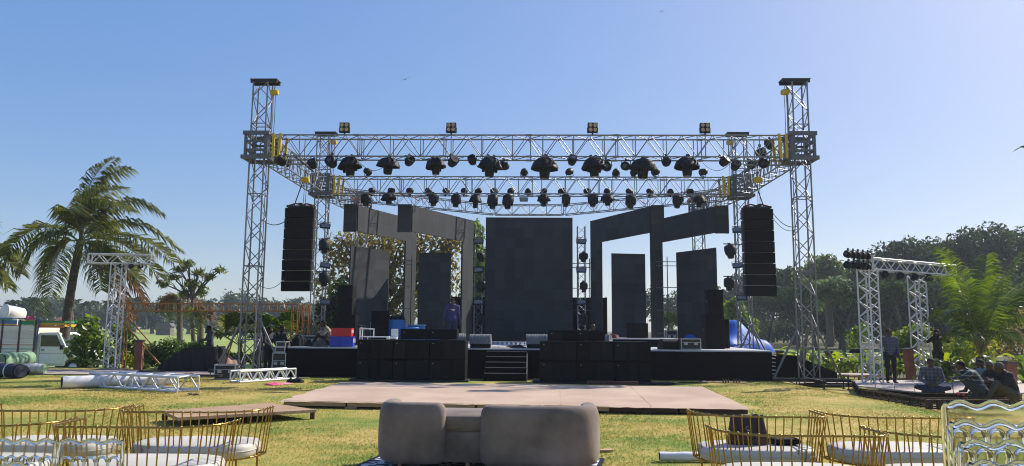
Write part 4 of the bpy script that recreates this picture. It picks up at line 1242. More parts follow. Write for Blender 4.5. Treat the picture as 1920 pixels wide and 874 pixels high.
# ---------------------------------------------------------------- small things on the lawn
def plank(label, x, y, l, w, h, rz, mt, z=0.0, name='plank'):
    p = G(x, y, z)
    o = MB().rbox((0, 0, h / 2), (l, w, h), .006).build(name, mt, None, (p.x, p.y, z), (0, 0, rz))
    return tag(o, label, 'plank', 'loose planks')
plank('dark plank lying on the back of the carpet before the right subwoofers', 1149, 721, 1.35, .16, .09, SA, RUSTD, .16)
plank('black mat lying on the grass at the right of the subwoofers', 1240, 720, .75, .45, .05, SA, mat('black_board', (.02, .02, .022)), 0, 'mat')
plank('small piece of wood on the lawn below the carpet corner', 658, 766, .24, .12, .03, R(5), WOODP)
plank('splintered pale plank lying right of the grey sofa', 1130, 846, .26, .1, .025, R(12), PINE)
plank('flat pale board lying on the grass before the right end of the stage', 1370, 718, 1.0, .25, .03, R(-4), PINE)
plank('short board lying on the grass before the stage right of the subwoofers', 1322, 717, .55, .2, .02, R(2), WOODP)
plank('thin board lying at the left foot of the stage', 565, 709, .5, .1, .02, R(3), PINE)
plank('short thin board lying before the left skirt of the stage', 596, 712, .4, .08, .02, R(8), WOODP)
for i, x in enumerate((1356, 1361, 1366, 1376, 1381, 1386)):
    p = G(x, 717.5, .03)
    o = MB().lathe([(.022, 0), (.022, .1), (.014, .13)], 8).build('peg', RUSTD, None, (p.x, p.y, .028))
    tag(o, f'small upright peg on the pale board before the stage, {ORD[i]} from the left', 'peg', 'pegs on the board')
PINK = mat('pink_cloth', (.75, .10, .22), (.6, .06, .16), rough=.7, scale=6)
cloth_heap('pink_cloth', 'crumpled pink cloth lying on the lawn by the short truss piece', G(513, 722), .26, .2, .09, PINK, 31)
cloth_heap('pink_sheet', 'flat pale pink sheet lying between the pink and black cloths', G(532, 720), .3, .2, .05, mat('pale_pink', (.75, .3, .34), (.65, .22, .26), rough=.7), 33)
cloth_heap('black_cloth', 'crumpled black cloth lying on the lawn by the stage corner', G(555, 717), .3, .22, .17, CLOTHB, 35)
cloth_heap('black_cloth', 'crumpled black cloth lying behind the long truss piece', G(283, 700), .55, .4, .16, CLOTHB, 37)
cloth_heap('brown_cloth', 'red brown cloth lying on the lawn left of the black flight case', G(352, 706), .32, .25, .14, mat('dull_red_cloth', (.16, .07, .06), (.08, .04, .04), rough=.8, scale=8), 39)
cloth_heap('red_cloth', 'bright pink red cloth heap behind the black covered gear', P(407, 676, 29.5), .35, .3, .6, PINK, 41)
cloth_heap('brown_cloth', 'pale brown sheets heaped on the path by the left tower', P(425, 682, 29.3), .6, .5, .35, mat('brown_sheets', (.35, .22, .17), (.2, .11, .09), rough=.8, scale=5), 43)

# ================================================================ GREY SOFA
VELVET = mat('taupe_velvet', (0.265, 0.205, 0.172), (0.13, 0.10, 0.083), rough=0.85, scale=2.0, detail=8, bump=0.5, bscale=4, sheen=0.2, spec=0.2)
def cushion_sweep(path, thick, z0, z1, round_=.09, lean=0.0):
    """upholstered slab following a plan path: rounded everywhere"""
    pts = [Vector((*p, 0)) for p in path]
    # resample
    seg = [0]
    for i in range(1, len(pts)): seg.append(seg[-1] + (pts[i] - pts[i - 1]).length)
    L_ = seg[-1]; n = 44
    def at(s):
        for i in range(1, len(pts)):
            if s <= seg[i] + 1e-9:
                return pts[i - 1].lerp(pts[i], (s - seg[i - 1]) / max(1e-9, seg[i] - seg[i - 1]))
        return pts[-1]
    k = 28; vs = []
    H = (z1 - z0)
    for j in range(n + 1):
        # cosine spacing near the ends for a round end
        s = L_ * (.5 - .5 * math.cos(pi * j / n))
        p = at(s); t = (at(min(L_, s + .03)) - at(max(0, s - .03))).normalized()
        nn = Vector((-t.y, t.x, 0))
        e = min(s, L_ - s); rr_ = .10
        f_ = math.sqrt(max(0, 1 - (1 - min(1, e / rr_)) ** 2))      # end rounding
        hh = H / 2 - (1 - f_) * .10
        tt = thick / 2 * (0.25 + .75 * f_)
        for i in range(k):
            a = 2 * pi * i / k
            ca, sa = math.cos(a), math.sin(a)
            ex = 2 / 5.0
            x = math.copysign(abs(ca) ** (2 / 3.2), ca) * tt
            z = math.copysign(abs(sa) ** ex, sa) * hh
            x *= 1 - .18 * max(0, z / H * 2) ** 2
            zz = (z0 + z1) / 2 + z
            vs.append(p + nn * (x + lean * (zz - z0)) + Vector((0, 0, zz)))
    mb = MB()
    mb.add(vs, [(j * k + i, j * k + (i + 1) % k, (j + 1) * k + (i + 1) % k, (j + 1) * k + i) for j in range(n) for i in range(k)], True)
    mb.add(vs[:k][::-1], [tuple(range(k))], True); mb.add(vs[-k:], [tuple(range(k))], True)
    return mb
SF = G(905, 885, .02)
sofa = thing('grey_sofa', 'rounded taupe velvet sofa seen from behind on a patterned rug', 'sofa', (SF.x, SF.y, .02), R(-5))
def sx_(x): return (x - 915) / 152.0
def bez(a, b, c, n=8):
    a, b, c = Vector(a), Vector(b), Vector(c)
    return [tuple(((1 - t) ** 2) * a + 2 * t * (1 - t) * b + t * t * c) for t in [i / n for i in range(n + 1)]]
lp = bez((sx_(742), .62), (sx_(726), .10), (sx_(770), .10)) + [(sx_(847), .09)]
cushion_sweep(lp, .25, .06, .75, lean=.0).build('left_backrest', VELVET, sofa)
rp2 = [(sx_(910), .07)] + bez((sx_(1040), .06), (sx_(1118), .07), (sx_(1092), .66))
cushion_sweep(rp2, .25, .06, .735).build('right_backrest', VELVET, sofa)
seat = MB(); 
def round_slab(mb, cx_, cy_, w, d, z0, z1, n=40, ex=4.0, puff=.03):
    rings = []
    for (zz, k) in ((z0, .96), (z0 + .02, 1), (z1 - .04, 1), (z1 - .012, .985), (z1, .95), (z1 + puff * .6, .7), (z1 + puff, .3)):
        rg_ = []
        for i in range(n):
            a = 2 * pi * i / n; ca, sa = math.cos(a), math.sin(a)
            rg_.append(Vector((cx_ + math.copysign(abs(ca) ** (2 / ex), ca) * w / 2 * k, cy_ + math.copysign(abs(sa) ** (2 / ex), sa) * d / 2 * k, zz)))
        rings.append(rg_)
    vs = [q for r_ in rings for q in r_]
    mb.add(vs, [(j * n + i, j * n + (i + 1) % n, (j + 1) * n + (i + 1) % n, (j + 1) * n + i) for j in range(len(rings) - 1) for i in range(n)], True)
    mb.add(rings[0][::-1], [tuple(range(n))]); mb.add(rings[-1], [tuple(range(n))], True)
    return mb
round_slab(MB(), 0.0, .52, 2.38, .86, .44, .60, ex=5).build('seat_cushion', VELVET, sofa)
round_slab(MB(), 0.0, .52, 2.34, .84, .08, .435, ex=5, puff=0.0).build('seat_base', VELVET, sofa)
MB().path([(sx_(842), .105, .437), (sx_(905), .100, .437)], .006, 6).build('seat_seam', VELVET, sofa)
for (a, b) in ((-1.0, .2), (1.0, .2), (-.95, .82), (.95, .82), (-.2, .2)):
    MB().tube((a, b, .0), (a, b, .09), .022, .03, 10).build('leg', PINE, sofa)
# rug with a printed black and white pattern
def rug_mat():
    M = bpy.data.materials.new('rug_print'); M.use_nodes = True
    N, L = M.node_tree.nodes, M.node_tree.links; b = N['Principled BSDF']; b.inputs['Roughness'].default_value = .8
    tc = N.new('ShaderNodeTexCoord'); mp = N.new('ShaderNodeMapping'); mp.inputs['Scale'].default_value = (3.4, 5.2, 1); mp.inputs['Rotation'].default_value = (0, 0, .5)
    L.new(tc.outputs['Object'], mp.inputs[0])
    v = N.new('ShaderNodeTexVoronoi'); v.feature = 'DISTANCE_TO_EDGE'; v.inputs['Scale'].default_value = 1.4
    L.new(mp.outputs[0], v.inputs['Vector'])
    rp = N.new('ShaderNodeValToRGB'); e = rp.color_ramp.elements
    e[0].position = .07; e[0].color = (.62, .62, .66, 1); e[1].position = .10; e[1].color = (.022, .025, .04, 1)
    L.new(v.outputs[0], rp.inputs[0]); L.new(rp.outputs[0], b.inputs['Base Color'])
    return M
rug = thing('patterned_rug', 'black and white patterned rug under the grey sofa', 'rug', (SF.x, SF.y + .1, 0), R(-12))
MB().box((-.12, .35, .010), (2.72, 1.55, .016)).build('weave', rug_mat(), rug)
for (c, d) in (((-.12, 1.14, .011), (2.78, .05, .02)), ((-1.5, .35, .011), (.05, 1.53, .021)), ((1.26, .35, .011), (.05, 1.53, .021)), ((-.12, -.44, .011), (2.78, .05, .02))):
    block(rug, 'binding', c, d, BLACKP)
# two small dark posts seen past the sofa
for x, y, lb in ((882, 786, 'small dark peg standing on the lawn seen over the sofa seat'), (970, 758, 'tiny dark peg at the front edge of the carpet')):
    p = G(x, y); o = MB().lathe([(.03, 0), (.03, .09), (.02, .1)], 10).build('peg', BLACKP, None, (p.x, p.y, 0)); tag(o, lb, 'peg')

# ================================================================ GOLD CAGE SEATS
VINYL = mat('cream_seat_vinyl', (0.55, 0.52, 0.46), (0.49, 0.46, 0.40), rough=0.5, scale=3, bump=0.15, bscale=8)
def gold_seat(label, xa, xb, yb, arm=.62, zt=.75, zb=.26, mirror=False, cushion_h=.14):
    """back runs along x from xa to xb at y = yb; arms run away from the camera"""
    w = xb - xa; cx_ = (xa + xb) / 2
    o = thing('gold_cage_seat', label, 'cage sofa', (cx_, yb, 0), 0, 'gold cage seats')
    o.rotation_euler = (0, 0, R(random.uniform(-2, 2)))
    r_l, r_r = (.45, .16) if not mirror else (.16, .45)
    def outline(inset):
        a, b = -w / 2 + inset, w / 2 - inset; y0 = inset
        pts = []
        pts += [(a, arm), (a, y0 + r_l)]
        pts += [(a + r_l - r_l * math.cos(t), y0 + r_l - r_l * math.sin(t)) for t in np.linspace(0, pi / 2, 8)[1:]]
        pts += [(b - r_r + r_r * math.sin(t), y0 + r_r - r_r * math.cos(t)) for t in np.linspace(0, pi / 2, 8)]
        pts += [(b, y0 + r_r + .01), (b, arm)]
        return [Vector((*p, 0)) for p in pts]
    def resample(pts, n):
        s = [0]
        for i in range(1, len(pts)): s.append(s[-1] + (pts[i] - pts[i - 1]).length)
        out = []
        for k in range(n):
            q = s[-1] * k / (n - 1)
            for i in range(1, len(pts)):
                if q <= s[i] + 1e-7:
                    out.append(pts[i - 1].lerp(pts[i], (q - s[i - 1]) / max(1e-9, s[i] - s[i - 1]))); break
        return out
    n = 28
    T_, B_ = outline(0), outline(.06)
    tt, bb = resample(T_, n), resample(B_, n)
    MB().path([p + Vector((0, 0, zt)) for p in resample(T_, 90)], .0095, 8).build('top_rail', GOLD, o)
    MB().path([p + Vector((0, 0, zb)) for p in resample(B_, 90)] , .0115, 8).build('bottom_rail', GOLD, o)
    MB().path([(B_[0].x, B_[0].y, zb), (0, arm + .16, zb), (B_[-1].x, B_[-1].y, zb)], .0115, 8).build('front_rail', GOLD, o)
    kn = MB().sphere((0, 0, 0), .0135, 8, 6).mesh('knob', GOLD)
    for p, q in zip(tt, bb):
        b_ = bar(o, 'bar', (q.x, q.y, zb), (p.x, p.y, zt), .0066, GOLD, 8)
        k_ = obj('knob', kn, o, (p.x, p.y, zt + .003))
    c = MB()
    round_slab(c, 0, arm / 2 + .08, w - .16, arm + .12, zb + .012, zb + .012 + cushion_h, n=48, ex=3.2, puff=.012)
    cu = c.build('cushion', VINYL, o)
    pts = []
    for i in range(48):
        a = 2 * pi * i / 48; ca, sa = math.cos(a), math.sin(a)
        pts.append((math.copysign(abs(ca) ** (2 / 3.2), ca) * (w - .152) / 2, arm / 2 + .08 + math.copysign(abs(sa) ** (2 / 3.2), sa) * (arm + .126) / 2, zb + .012 + cushion_h * .5))
    MB().path(pts, .005, 5, True).build('piping', VINYL, cu)
    for (a, b) in ((-w / 2 + .2, .12), (w / 2 - .2, .12), (-w / 2 + .15, arm), (w / 2 - .15, arm)):
        bar(o, 'leg', (a, b, 0), (a, b, zb), .011, GOLD, 8)
    return o
gold_seat('gold cage seat of the back row nearest the sofa on the left side', -4.05, -2.62, 7.8, mirror=True)
gold_seat('gold cage seat of the back row at the far left edge', -5.62, -4.16, 7.8, mirror=True)
gold_seat('gold cage seat of the front row behind the clear chairs on the left', -4.02, -2.56, 6.62, mirror=True)
gold_seat('gold cage seat of the front row cut off by the left edge', -5.55, -4.10, 6.62, mirror=True)
gold_seat('gold cage seat of the back row on the right with the handbag on it', 1.93, 3.27, 7.8)
gold_seat('gold cage seat of the back row at the far right, behind the clear chairs', 3.36, 4.82, 7.8)
gold_seat('gold cage seat of the front row on the right, before the handbag', 1.80, 3.22, 6.42)
gold_seat('gold cage seat of the front row at the far right beside the clear chairs', 3.25, 4.68, 6.42)
# handbag and black case on the right seat
LEATH = mat('brown_leather', (.055, .022, .015), (.035, .014, .010), rough=.38, scale=12, bump=.2, bscale=50)
hb_ = thing('handbag', 'dark brown leather handbag standing on the right gold seat', 'handbag', (2.53, 8.18, .425), R(-6))
vs = []; n = 9; hgt = .30
prof = [(.0, .205, .075), (.03, .215, .08), (.2, .185, .055), (.27, .175, .03), (.30, .172, .02)]
ring = 20
for (z, a, b) in prof:
    for i in range(ring):
        t = 2 * pi * i / ring; ca, sa = math.cos(t), math.sin(t)
        vs.append((math.copysign(abs(ca) ** .4, ca) * a, math.copysign(abs(sa) ** .4, sa) * b, z + (.014 * math.sin(i * 1.9) if z > .25 else 0)))
mb = MB(); mb.add(vs, [(j * ring + i, j * ring + (i + 1) % ring, (j + 1) * ring + (i + 1) % ring, (j + 1) * ring + i) for j in range(len(prof) - 1) for i in range(ring)], True)
mb.add(vs[:ring][::-1], [tuple(range(ring))]); mb.add(vs[-ring:], [tuple(range(ring))])
mb.build('body', LEATH, hb_)
for s_ in (-1, 1):
    MB().path([(-.1, s_ * .062, .22), (-.095, s_ * .10, .12), (-.05, s_ * .105, .055), (.05, s_ * .105, .055), (.095, s_ * .10, .12), (.1, s_ * .062, .22)], .007, 6).build('handle', LEATH, hb_)
MB().path([(-.012 + .016 * math.cos(t), -.083 - .0, .175 + .016 * math.sin(t)) for t in np.linspace(.7, 5.6, 10)], .003, 5).box((0, -.085, .148), (.036, .004, .008)).build('silver_badge', BADGE, hb_)
MB().box((.06, 0, .31), (.02, .02, .03)).build('clasp', BADGE, hb_)
q = thing('black_case', 'flat black zip case lying beside the handbag', 'case', (2.93, 8.2, .425), R(4))
MB().rbox((0, 0, .035), (.29, .2, .065), .03).build('shell', CLOTHB, q)
MB().path([(-.1, -.102, .035), (.1, -.102, .035)], .004, 5).build('zip', BSTEEL, q)

# ================================================================ CLEAR CHAIRS
CLEAR = mat('clear_resin', (0.96, 0.98, 0.99), (0.95, 0.97, 0.98), rough=0.04, trans=1.0, ior=1.46, scale=3)
CHM = {}
def chair_meshes():
    W, z0, zt = .40, .47, .90
    hw = W / 2
    # back panel: wavy top, arches below
    mb = MB(); n = 100; vs = []
    na = 5; pitch = (W - .03) / na
    for i in range(n + 1):
        x = -hw + .012 + (W - .024) * i / n
        top = zt - .012 + .010 * math.cos((x / W) * 2 * pi * 3) - (.0 if abs(x) < hw - .03 else 0)
        xr = (x + hw - .015) / pitch; fx = (xr - math.floor(xr)) - .5
        r_ = .40
        bot = .775 + (math.sqrt(max(0, r_ * r_ - fx * fx)) * pitch if abs(fx) < r_ else -.02)
        vs += [(x, -.008, bot), (x, -.008, top), (x, .008, bot), (x, .008, top)]
    fs = []
    for i in range(n):
        a, b = i * 4, i * 4 + 4
        fs += [(a, b, b + 1, a + 1), (a + 2, a + 3, b + 3, b + 2), (a + 1, b + 1, b + 3, a + 3), (a, a + 2, b + 2, b)]
    fs += [(0, 1, 3, 2), (n * 4, n * 4 + 2, n * 4 + 3, n * 4 + 1)]
    mb.add(vs, fs, False)
    CHM['back_panel'] = mb.mesh('back_panel', CLEAR)
    pts = [(-hw, 0, .80), (-hw + .004, 0, zt - .012), (-hw + .012, 0, zt)] + [(-hw + .02 + (W - .04) * i / 50, 0, zt + .010 * math.cos(((-hw + .02 + (W - .04) * i / 50) / W) * 2 * pi * 3) - .002) for i in range(51)] + [(hw - .012, 0, zt), (hw - .004, 0, zt - .012), (hw, 0, .80)]
    CHM['top_rail'] = MB().path(pts, .0125, 8).mesh('top_rail', CLEAR)
    bead = [(.013, 0), (.014, .02), (.020, .03), (.013, .04), (.021, .052), (.024, .066), (.016, .08), (.024, .095), (.02, .11), (.013, .122), (.017, .14), (.012, .155), (.0125, .33)]
    CHM['post'] = MB().lathe([(r, z + .47) for r, z in bead], 12).mesh('post', CLEAR)
    sp = [(.008, 0), (.008, .06), (.012, .07), (.008, .08), (.011, .10), (.014, .13), (.010, .16), (.007, .17), (.011, .18), (.007, .19), (.008, .25), (.010, .30)]
    CHM['spindle'] = MB().lathe([(r, z + .50) for r, z in sp], 10).mesh('spindle', CLEAR)
    arch = MB()
    for k in range(na):
        cx_ = -hw + .015 + pitch * (k + .5)
        arch.path([(cx_ + .40 * pitch * math.cos(t), 0, .775 + .40 * pitch * math.sin(t)) for t in np.linspace(0, pi, 11)], .0095, 6)
    CHM['arches'] = arch.mesh('arches', CLEAR)
    CHM['seat'] = MB().rbox((0, .2, .455), (.41, .42, .03), .012).mesh('seat', CLEAR)
    CHM['leg'] = MB().tube((0, 0, 0), (0, 0, .45), .014, .018, 10).mesh('leg', CLEAR)
    CHM['stretcher'] = MB().tube((-.18, 0, 0), (.18, 0, 0), .009, n=8).mesh('stretcher', CLEAR)
    return pitch
PITCHC = chair_meshes()
def clear_chair(label, x, y, z=0.0, rz=0.0, group='clear resin chairs'):
    o = thing('clear_chair', label, 'chair', (x, y, z), rz, group)
    obj('back_panel', CHM['back_panel'], o); obj('top_rail', CHM['top_rail'], o); obj('arches', CHM['arches'], o)
    for s_ in (-1, 1): obj('post', CHM['post'], o, (s_ * .2, 0, 0))
    for k in range(4): obj('spindle', CHM['spindle'], o, (-.2 + .015 + PITCHC * (k + 1), 0, 0))
    obj('rail', CHM['stretcher'], o, (0, 0, .52)); obj('seat', CHM['seat'], o)
    for s_ in (-1, 1):
        obj('leg', CHM['leg'], o, (s_ * .19, 0, 0)); obj('leg', CHM['leg'], o, (s_ * .18, .38, 0))
        obj('stretcher', CHM['stretcher'], o, (s_ * .185, .19, .16), (0, 0, pi / 2))
    obj('stretcher', CHM['stretcher'], o, (0, .38, .2)); obj('stretcher', CHM['stretcher'], o, (0, 0, .2))
    return o
clear_chair('clear resin chair with scalloped back at the left edge, beside another', -3.05, 4.82)
clear_chair('clear resin chair with scalloped back, rightmost of the three on the left', -2.63, 4.82, 0, R(1))
clear_chair('clear resin chair nearest the camera in the bottom left corner', -2.70, 4.0)
for i in range(7):
    clear_chair('clear chair in the stack at the right edge, ' + ('topmost' if i == 6 else ORD[6 - i] + ' from the top'), 1.925 + (.012, .012, .03, .028, .018, .0, .0)[i], 2.86 + .03 * i, .0725 * i)

# ================================================================ LEFT: LIGHT STAND, IRON FRAME, COVERED GEAR
q = G(208, 694)
ls = thing('light_stand', 'silver T shaped truss stand on the left before the palm', 'truss stand', (q.x, q.y, 0), R(6))
box_truss(ls, (0, 0, .05), (0, 0, 3.95), .40, .40, 13, rc=.028, rb=.017, side=(1, 0, 0), posts=0, mt=ALU_LIT)
box_truss(ls, (-1.05, 0, 4.12), (1.2, 0, 4.12), .34, .34, 7, rc=.028, rb=.017, posts=7, mt=ALU_LIT)
MB().box((0, 0, .025), (1.0, 1.0, .03)).build('base_plate', STEEL, ls)
for i, x in enumerate((-.2, .15, .5, .85)):
    lamp('par', 'par_can', f'can light under the left truss stand, {ORD[i]} from the left', (q.x + x, q.y - .1, 3.94), (R(-20), 0, R(20 * i)), .5, 'lights on the left truss stand')
fz = 2.48
A_, B_ = P(226, 690, 28.8), P(556, 650, 27.8)
A_.z = 0; B_.z = 0
fr = thing('iron_gantry', 'rusty brown iron gantry frame standing behind the left tower', 'iron frame', (0, 0, 0))
def frame_post(p, h, z0=0.0, w=.22, rungs=6):
    for sx in (-1, 1):
        for sy in (-1, 1): bar(fr, 'upright', (p.x + sx * w / 2, p.y + sy * w / 2, z0), (p.x + sx * w / 2, p.y + sy * w / 2, h), .022, RUST, 6)
    for k in range(rungs):
        z = z0 + (h - z0) * (k + .5) / rungs
        bar(fr, 'rung', (p.x - w / 2, p.y - w / 2, z), (p.x + w / 2, p.y - w / 2, z), .018, RUST, 6)
        bar(fr, 'rung', (p.x - w / 2, p.y + w / 2, z), (p.x + w / 2, p.y + w / 2, z), .018, RUST, 6)
frame_post(A_, fz); frame_post(B_ - Vector((.1, 0, 0)), fz, .98 * 0); frame_post(B_ + Vector((.22, .3, 0)), fz)
d_ = B_ - A_
for zz in (fz - .28, fz):
    for k in (-.11, .11): bar(fr, 'beam_tube', (A_.x, A_.y + k, zz), (B_.x, B_.y + k, zz), .024, RUST, 6)
for i in range(22):
    t = (i + .5) / 22; p = A_ + d_ * t
    for k in (-.11, .11): bar(fr, 'beam_rung', (p.x, p.y + k, fz - .28), (p.x, p.y + k, fz), .017, RUST, 6)
bar(fr, 'prop', (A_.x + .05, A_.y - .1, 1.75), (A_.x + 2.0, A_.y - .7, .02), .03, RUST, 6)
bar(fr, 'prop', (A_.x + .15, A_.y + .1, 1.9), (A_.x + 1.0, A_.y + .3, .9), .028, RUST, 6)
bar(fr, 'prop', (P(441, 610, 27.8).x, A_.y - .9, 1.6), (P(418, 690, 27.8).x, A_.y - .9, .02), .028, RUST, 6)
# black covered gear
pb_ = G(352, 697)
cg = thing('covered_gear', 'black cloth covered equipment on the lawn, sloping down to the left', 'covered gear', (pb_.x, pb_.y + .4, 0), R(2))
mb = MB(); outl = [(-1.05, .0), (-1.03, .22), (-.72, .42), (-.45, .60), (-.15, .84), (.35, .86), (.98, .90), (1.02, .0)]
n = 12; vs = []; m_ = len(outl)
for j in range(n + 1):
    for k, (x, z) in enumerate(outl):
        w = .04 * math.sin(j * 2.2 + k * 1.7)
        vs.append((x + (w if 0 < k < m_ - 1 else w * 2), (j / n - .5) * 1.1, max(0, z + w * .4 * (k not in (0, m_ - 1)))))
mb.add(vs, [(j * m_ + k, (j + 1) * m_ + k, (j + 1) * m_ + k + 1, j * m_ + k + 1) for j in range(n) for k in range(m_ - 1)], True)
mb.build('drape_top', CLOTHB, cg)
for s_ in (-1, 1):
    cols = 40; vs = []
    def topz(x):
        for k in range(m_ - 1):
            if outl[k][0] <= x <= outl[k + 1][0] + 1e-6:
                t = (x - outl[k][0]) / max(1e-6, outl[k + 1][0] - outl[k][0]); return outl[k][1] + t * (outl[k + 1][1] - outl[k][1])
        return 0
    for i in range(cols + 1):
        x = -1.04 + 2.05 * i / cols; z = topz(x)
        o_ = .05 * math.sin(i * 1.3) + .03 * math.sin(i * .5)
        vs += [(x, s_ * .56, z + .0), (x, s_ * (.57 + o_ * .6), z * .5), (x, s_ * (.58 + o_), .0)]
    mb = MB(); mb.add(vs, [(i * 3 + k, i * 3 + k + 1, i * 3 + k + 4, i * 3 + k + 3) for i in range(cols) for k in (0, 1)], True)
    mb.build('drape_fold', mat('black_satin', (.012, .012, .013), (.007, .007, .008), rough=.5, scale=4, spec=.3), cg)
# outrigger board beside it
plank('black base board with legs left of the flight case', 381, 706, 1.1, .22, .06, R(-3), BSTEEL, .14)

# ================================================================ RIGHT: GATE TRUSS, PLATFORM, TARP
ZR = -0.02
p1 = G(1637, 722, ZR); p2 = G(1730, 711, ZR)
gt = thing('truss_gate', 'silver truss gate with two posts on the low platform at the right', 'truss gate', (0, 0, 0))
for p in (p1, p2):
    box_truss(gt, (p.x, p.y, ZR + .03), (p.x, p.y, 3.62), .42, .42, 14, rc=.028, rb=.017, side=(math.cos(.5), math.sin(.5), 0), posts=0, mt=ALU_LIT)
    MB().box((p.x, p.y, ZR + .015), (.6, .6, .02)).build('base_plate', STEEL, gt)
    for z in (.55 + ZR, 2.05):
        for sx in (-1, 1): bar(gt, 'coupler', (p.x + sx * .2 * math.cos(.5), p.y + sx * .2 * math.sin(.5), z - .08), (p.x + sx * .2 * math.cos(.5), p.y + sx * .2 * math.sin(.5), z + .08), .042, ALU)
d_ = (p2 - p1).normalized(); zt_ = 3.81
e0 = Vector((p1.x + .25, p1.y + .5, zt_)); e1 = Vector((p2.x + 1.2, p2.y - .1, zt_))
box_truss(gt, e0, e1, .36, .36, 11, rc=.028, rb=.016, posts=11, mt=ALU_LIT)
e2 = Vector((p1.x - .15, p1.y - .35, zt_))
box_truss(gt, e0 + Vector((-.1, -.2, 0)), e2, .36, .36, 3, rc=.028, rb=.016, posts=3, mt=ALU_LIT)
for z, y in ((3.98, 0), (3.64, .05)):
    bar(gt, 'lamp_bar', (p1.x - .95, p1.y - .75 + y, z + .0), (p1.x + .05, p1.y - .15 + y, z + .0), .024, ALU)
for r_i, (z, nn) in enumerate(((3.96, 5), (3.63, 5))):
    for k in range(nn):
        t = k / (nn - 1)
        lamp('par', 'par_can', f'can light in the {("upper", "lower")[r_i]} row at the head of the gate, {ORD[k]} from the left', (p1.x - .9 + .85 * t, p1.y - .72 + .5 * t, z + .16), (R(-12), R(rr.uniform(-5, 5)), R(-48 + rr.uniform(-8, 8))), .66, 'can lights on the gate')
for k in range(4):
    t = .16 + .17 * k
    pp = e0.lerp(e1, t)
    lamp('par', 'par_can', f'can light hanging under the gate beam, {ORD[k]} from the left', (pp.x, pp.y - .1, zt_ - .2), (R(-20), 0, R(rr.uniform(-30, 30))), .7, 'can lights under the gate beam')
# low platform of iron frames with boards
rpf = thing('iron_platform', 'low platform of rusty iron frames and pale boards on the right', 'platform', (0, 0, 0))
zt_ = .04
c0, c1, c2, c3, c4 = G(1612, 727, zt_), G(1742, 746, zt_), G(1925, 746, zt_), G(1925, 712, zt_), G(1600, 713, zt_)
BOARD = mat('grey_boards', (.50, .41, .35), (.40, .32, .28), rough=.8, scale=2, stretch=(1, 6, 1), bump=.2, bscale=12, rand=.1)
for i in range(9):
    t0, t1 = i / 9 + .002, (i + 1) / 9 - .002
    fr0 = [c0, c1, c2] ; 
    def edge(t):
        return c0.lerp(c1, t / .4) if t < .4 else c1.lerp(c2, (t - .4) / .6)
    q = [edge(t0).lerp(c4.lerp(c3, t0), .22), edge(t1).lerp(c4.lerp(c3, t1), .22), c4.lerp(c3, t1), c4.lerp(c3, t0)]
    mb = MB(); mb.add([Vector((p.x, p.y, zt_ - .035)) for p in q] + [Vector((p.x, p.y, zt_ + .002 * (i % 2))) for p in q], [(3, 2, 1, 0), (4, 5, 6, 7), (0, 1, 5, 4), (1, 2, 6, 5), (2, 3, 7, 6), (3, 0, 4, 7)])
    mb.build('board', BOARD, rpf)
for (a, b, nn) in ((c0, c1, 9), (c1, c2, 8), (c0, c4, 3)):
    gz0 = ground_z(a.x, a.y) - .01
    for zz in (zt_ - .06, gz0 + .03):
        bar(rpf, 'frame_rail', (a.x, a.y, zz), (b.x, b.y, zz), .02, RUSTD, 6)
        off = Vector((.2, .5, 0)); bar(rpf, 'frame_rail', (a.x + off.x, a.y + off.y, zz), (b.x + off.x, b.y + off.y, zz), .02, RUSTD, 6)
    for i in range(nn + 1):
        p = a.lerp(b, i / nn)
        bar(rpf, 'frame_post', (p.x, p.y, ground_z(p.x, p.y) - .01), (p.x, p.y, zt_ - .04), .018, RUSTD, 6)
        bar(rpf, 'frame_post', (p.x + .2, p.y + .5, ground_z(p.x, p.y) - .01), (p.x + .2, p.y + .5, zt_ - .04), .018, RUSTD, 6)
for k in (0.0, .12):
    p = c1 + Vector((k * 2.2, .02, 0)); block(rpf, 'wood_post', (p.x, p.y, (zt_ + ground_z(p.x, p.y)) / 2 - .02), (.13, .1, zt_ - ground_z(p.x, p.y) - .04), RUSTD)
# iron grids stacked behind the right tower
ig = thing('iron_grid', 'flat rusty iron grid frames lying beside the right front tower', 'iron frames', P(1578, 706, 26.6).to_tuple()[:2] + (-.2,), R(-6))
for z in (0.05, .3):
    for y in (-.5, .5): bar(ig, 'rail', (-1.4, y, z), (1.5, y, z), .022, RUST if z > .2 else RUSTD, 6)
for i in range(9):
    x = -1.4 + i * .36
    for y in (-.5, .5): bar(ig, 'post', (x, y, .05), (x, y, .3), .018, RUSTD, 6)
MB().box((0, 0, .34), (2.2, .9, .03)).build('board', BOARD, ig)
plank('flat grey board lying under the right front tower base', 1540, 722, 1.5, .5, .02, R(3), mat('grey_board_flat', (.35, .30, .26), rough=.8), -.2)
# blue tarpaulin heap behind the stage
TARP = mat('blue_tarpaulin', (.02, .13, .58), (.012, .085, .42), rough=.55, spec=.25, scale=3, bump=.6, bscale=5)
o = cloth_heap('blue_tarpaulin', 'bright blue tarpaulin draped over a heap behind the right end of the stage', S(8.9, 9.2, -.1), 2.5, 2.4, 2.25, TARP, 51, 'tarpaulin', n=40, fold_k=.22, pw=.42)
o.rotation_euler = (0, R(13), 0)
cloth_heap('blue_tarpaulin', 'loose blue tarpaulin end lying beside the stage corner', S(8.9, 3.4, .0), .6, .9, .6, TARP, 53, 'tarpaulin', fold_k=.2, pw=.35)
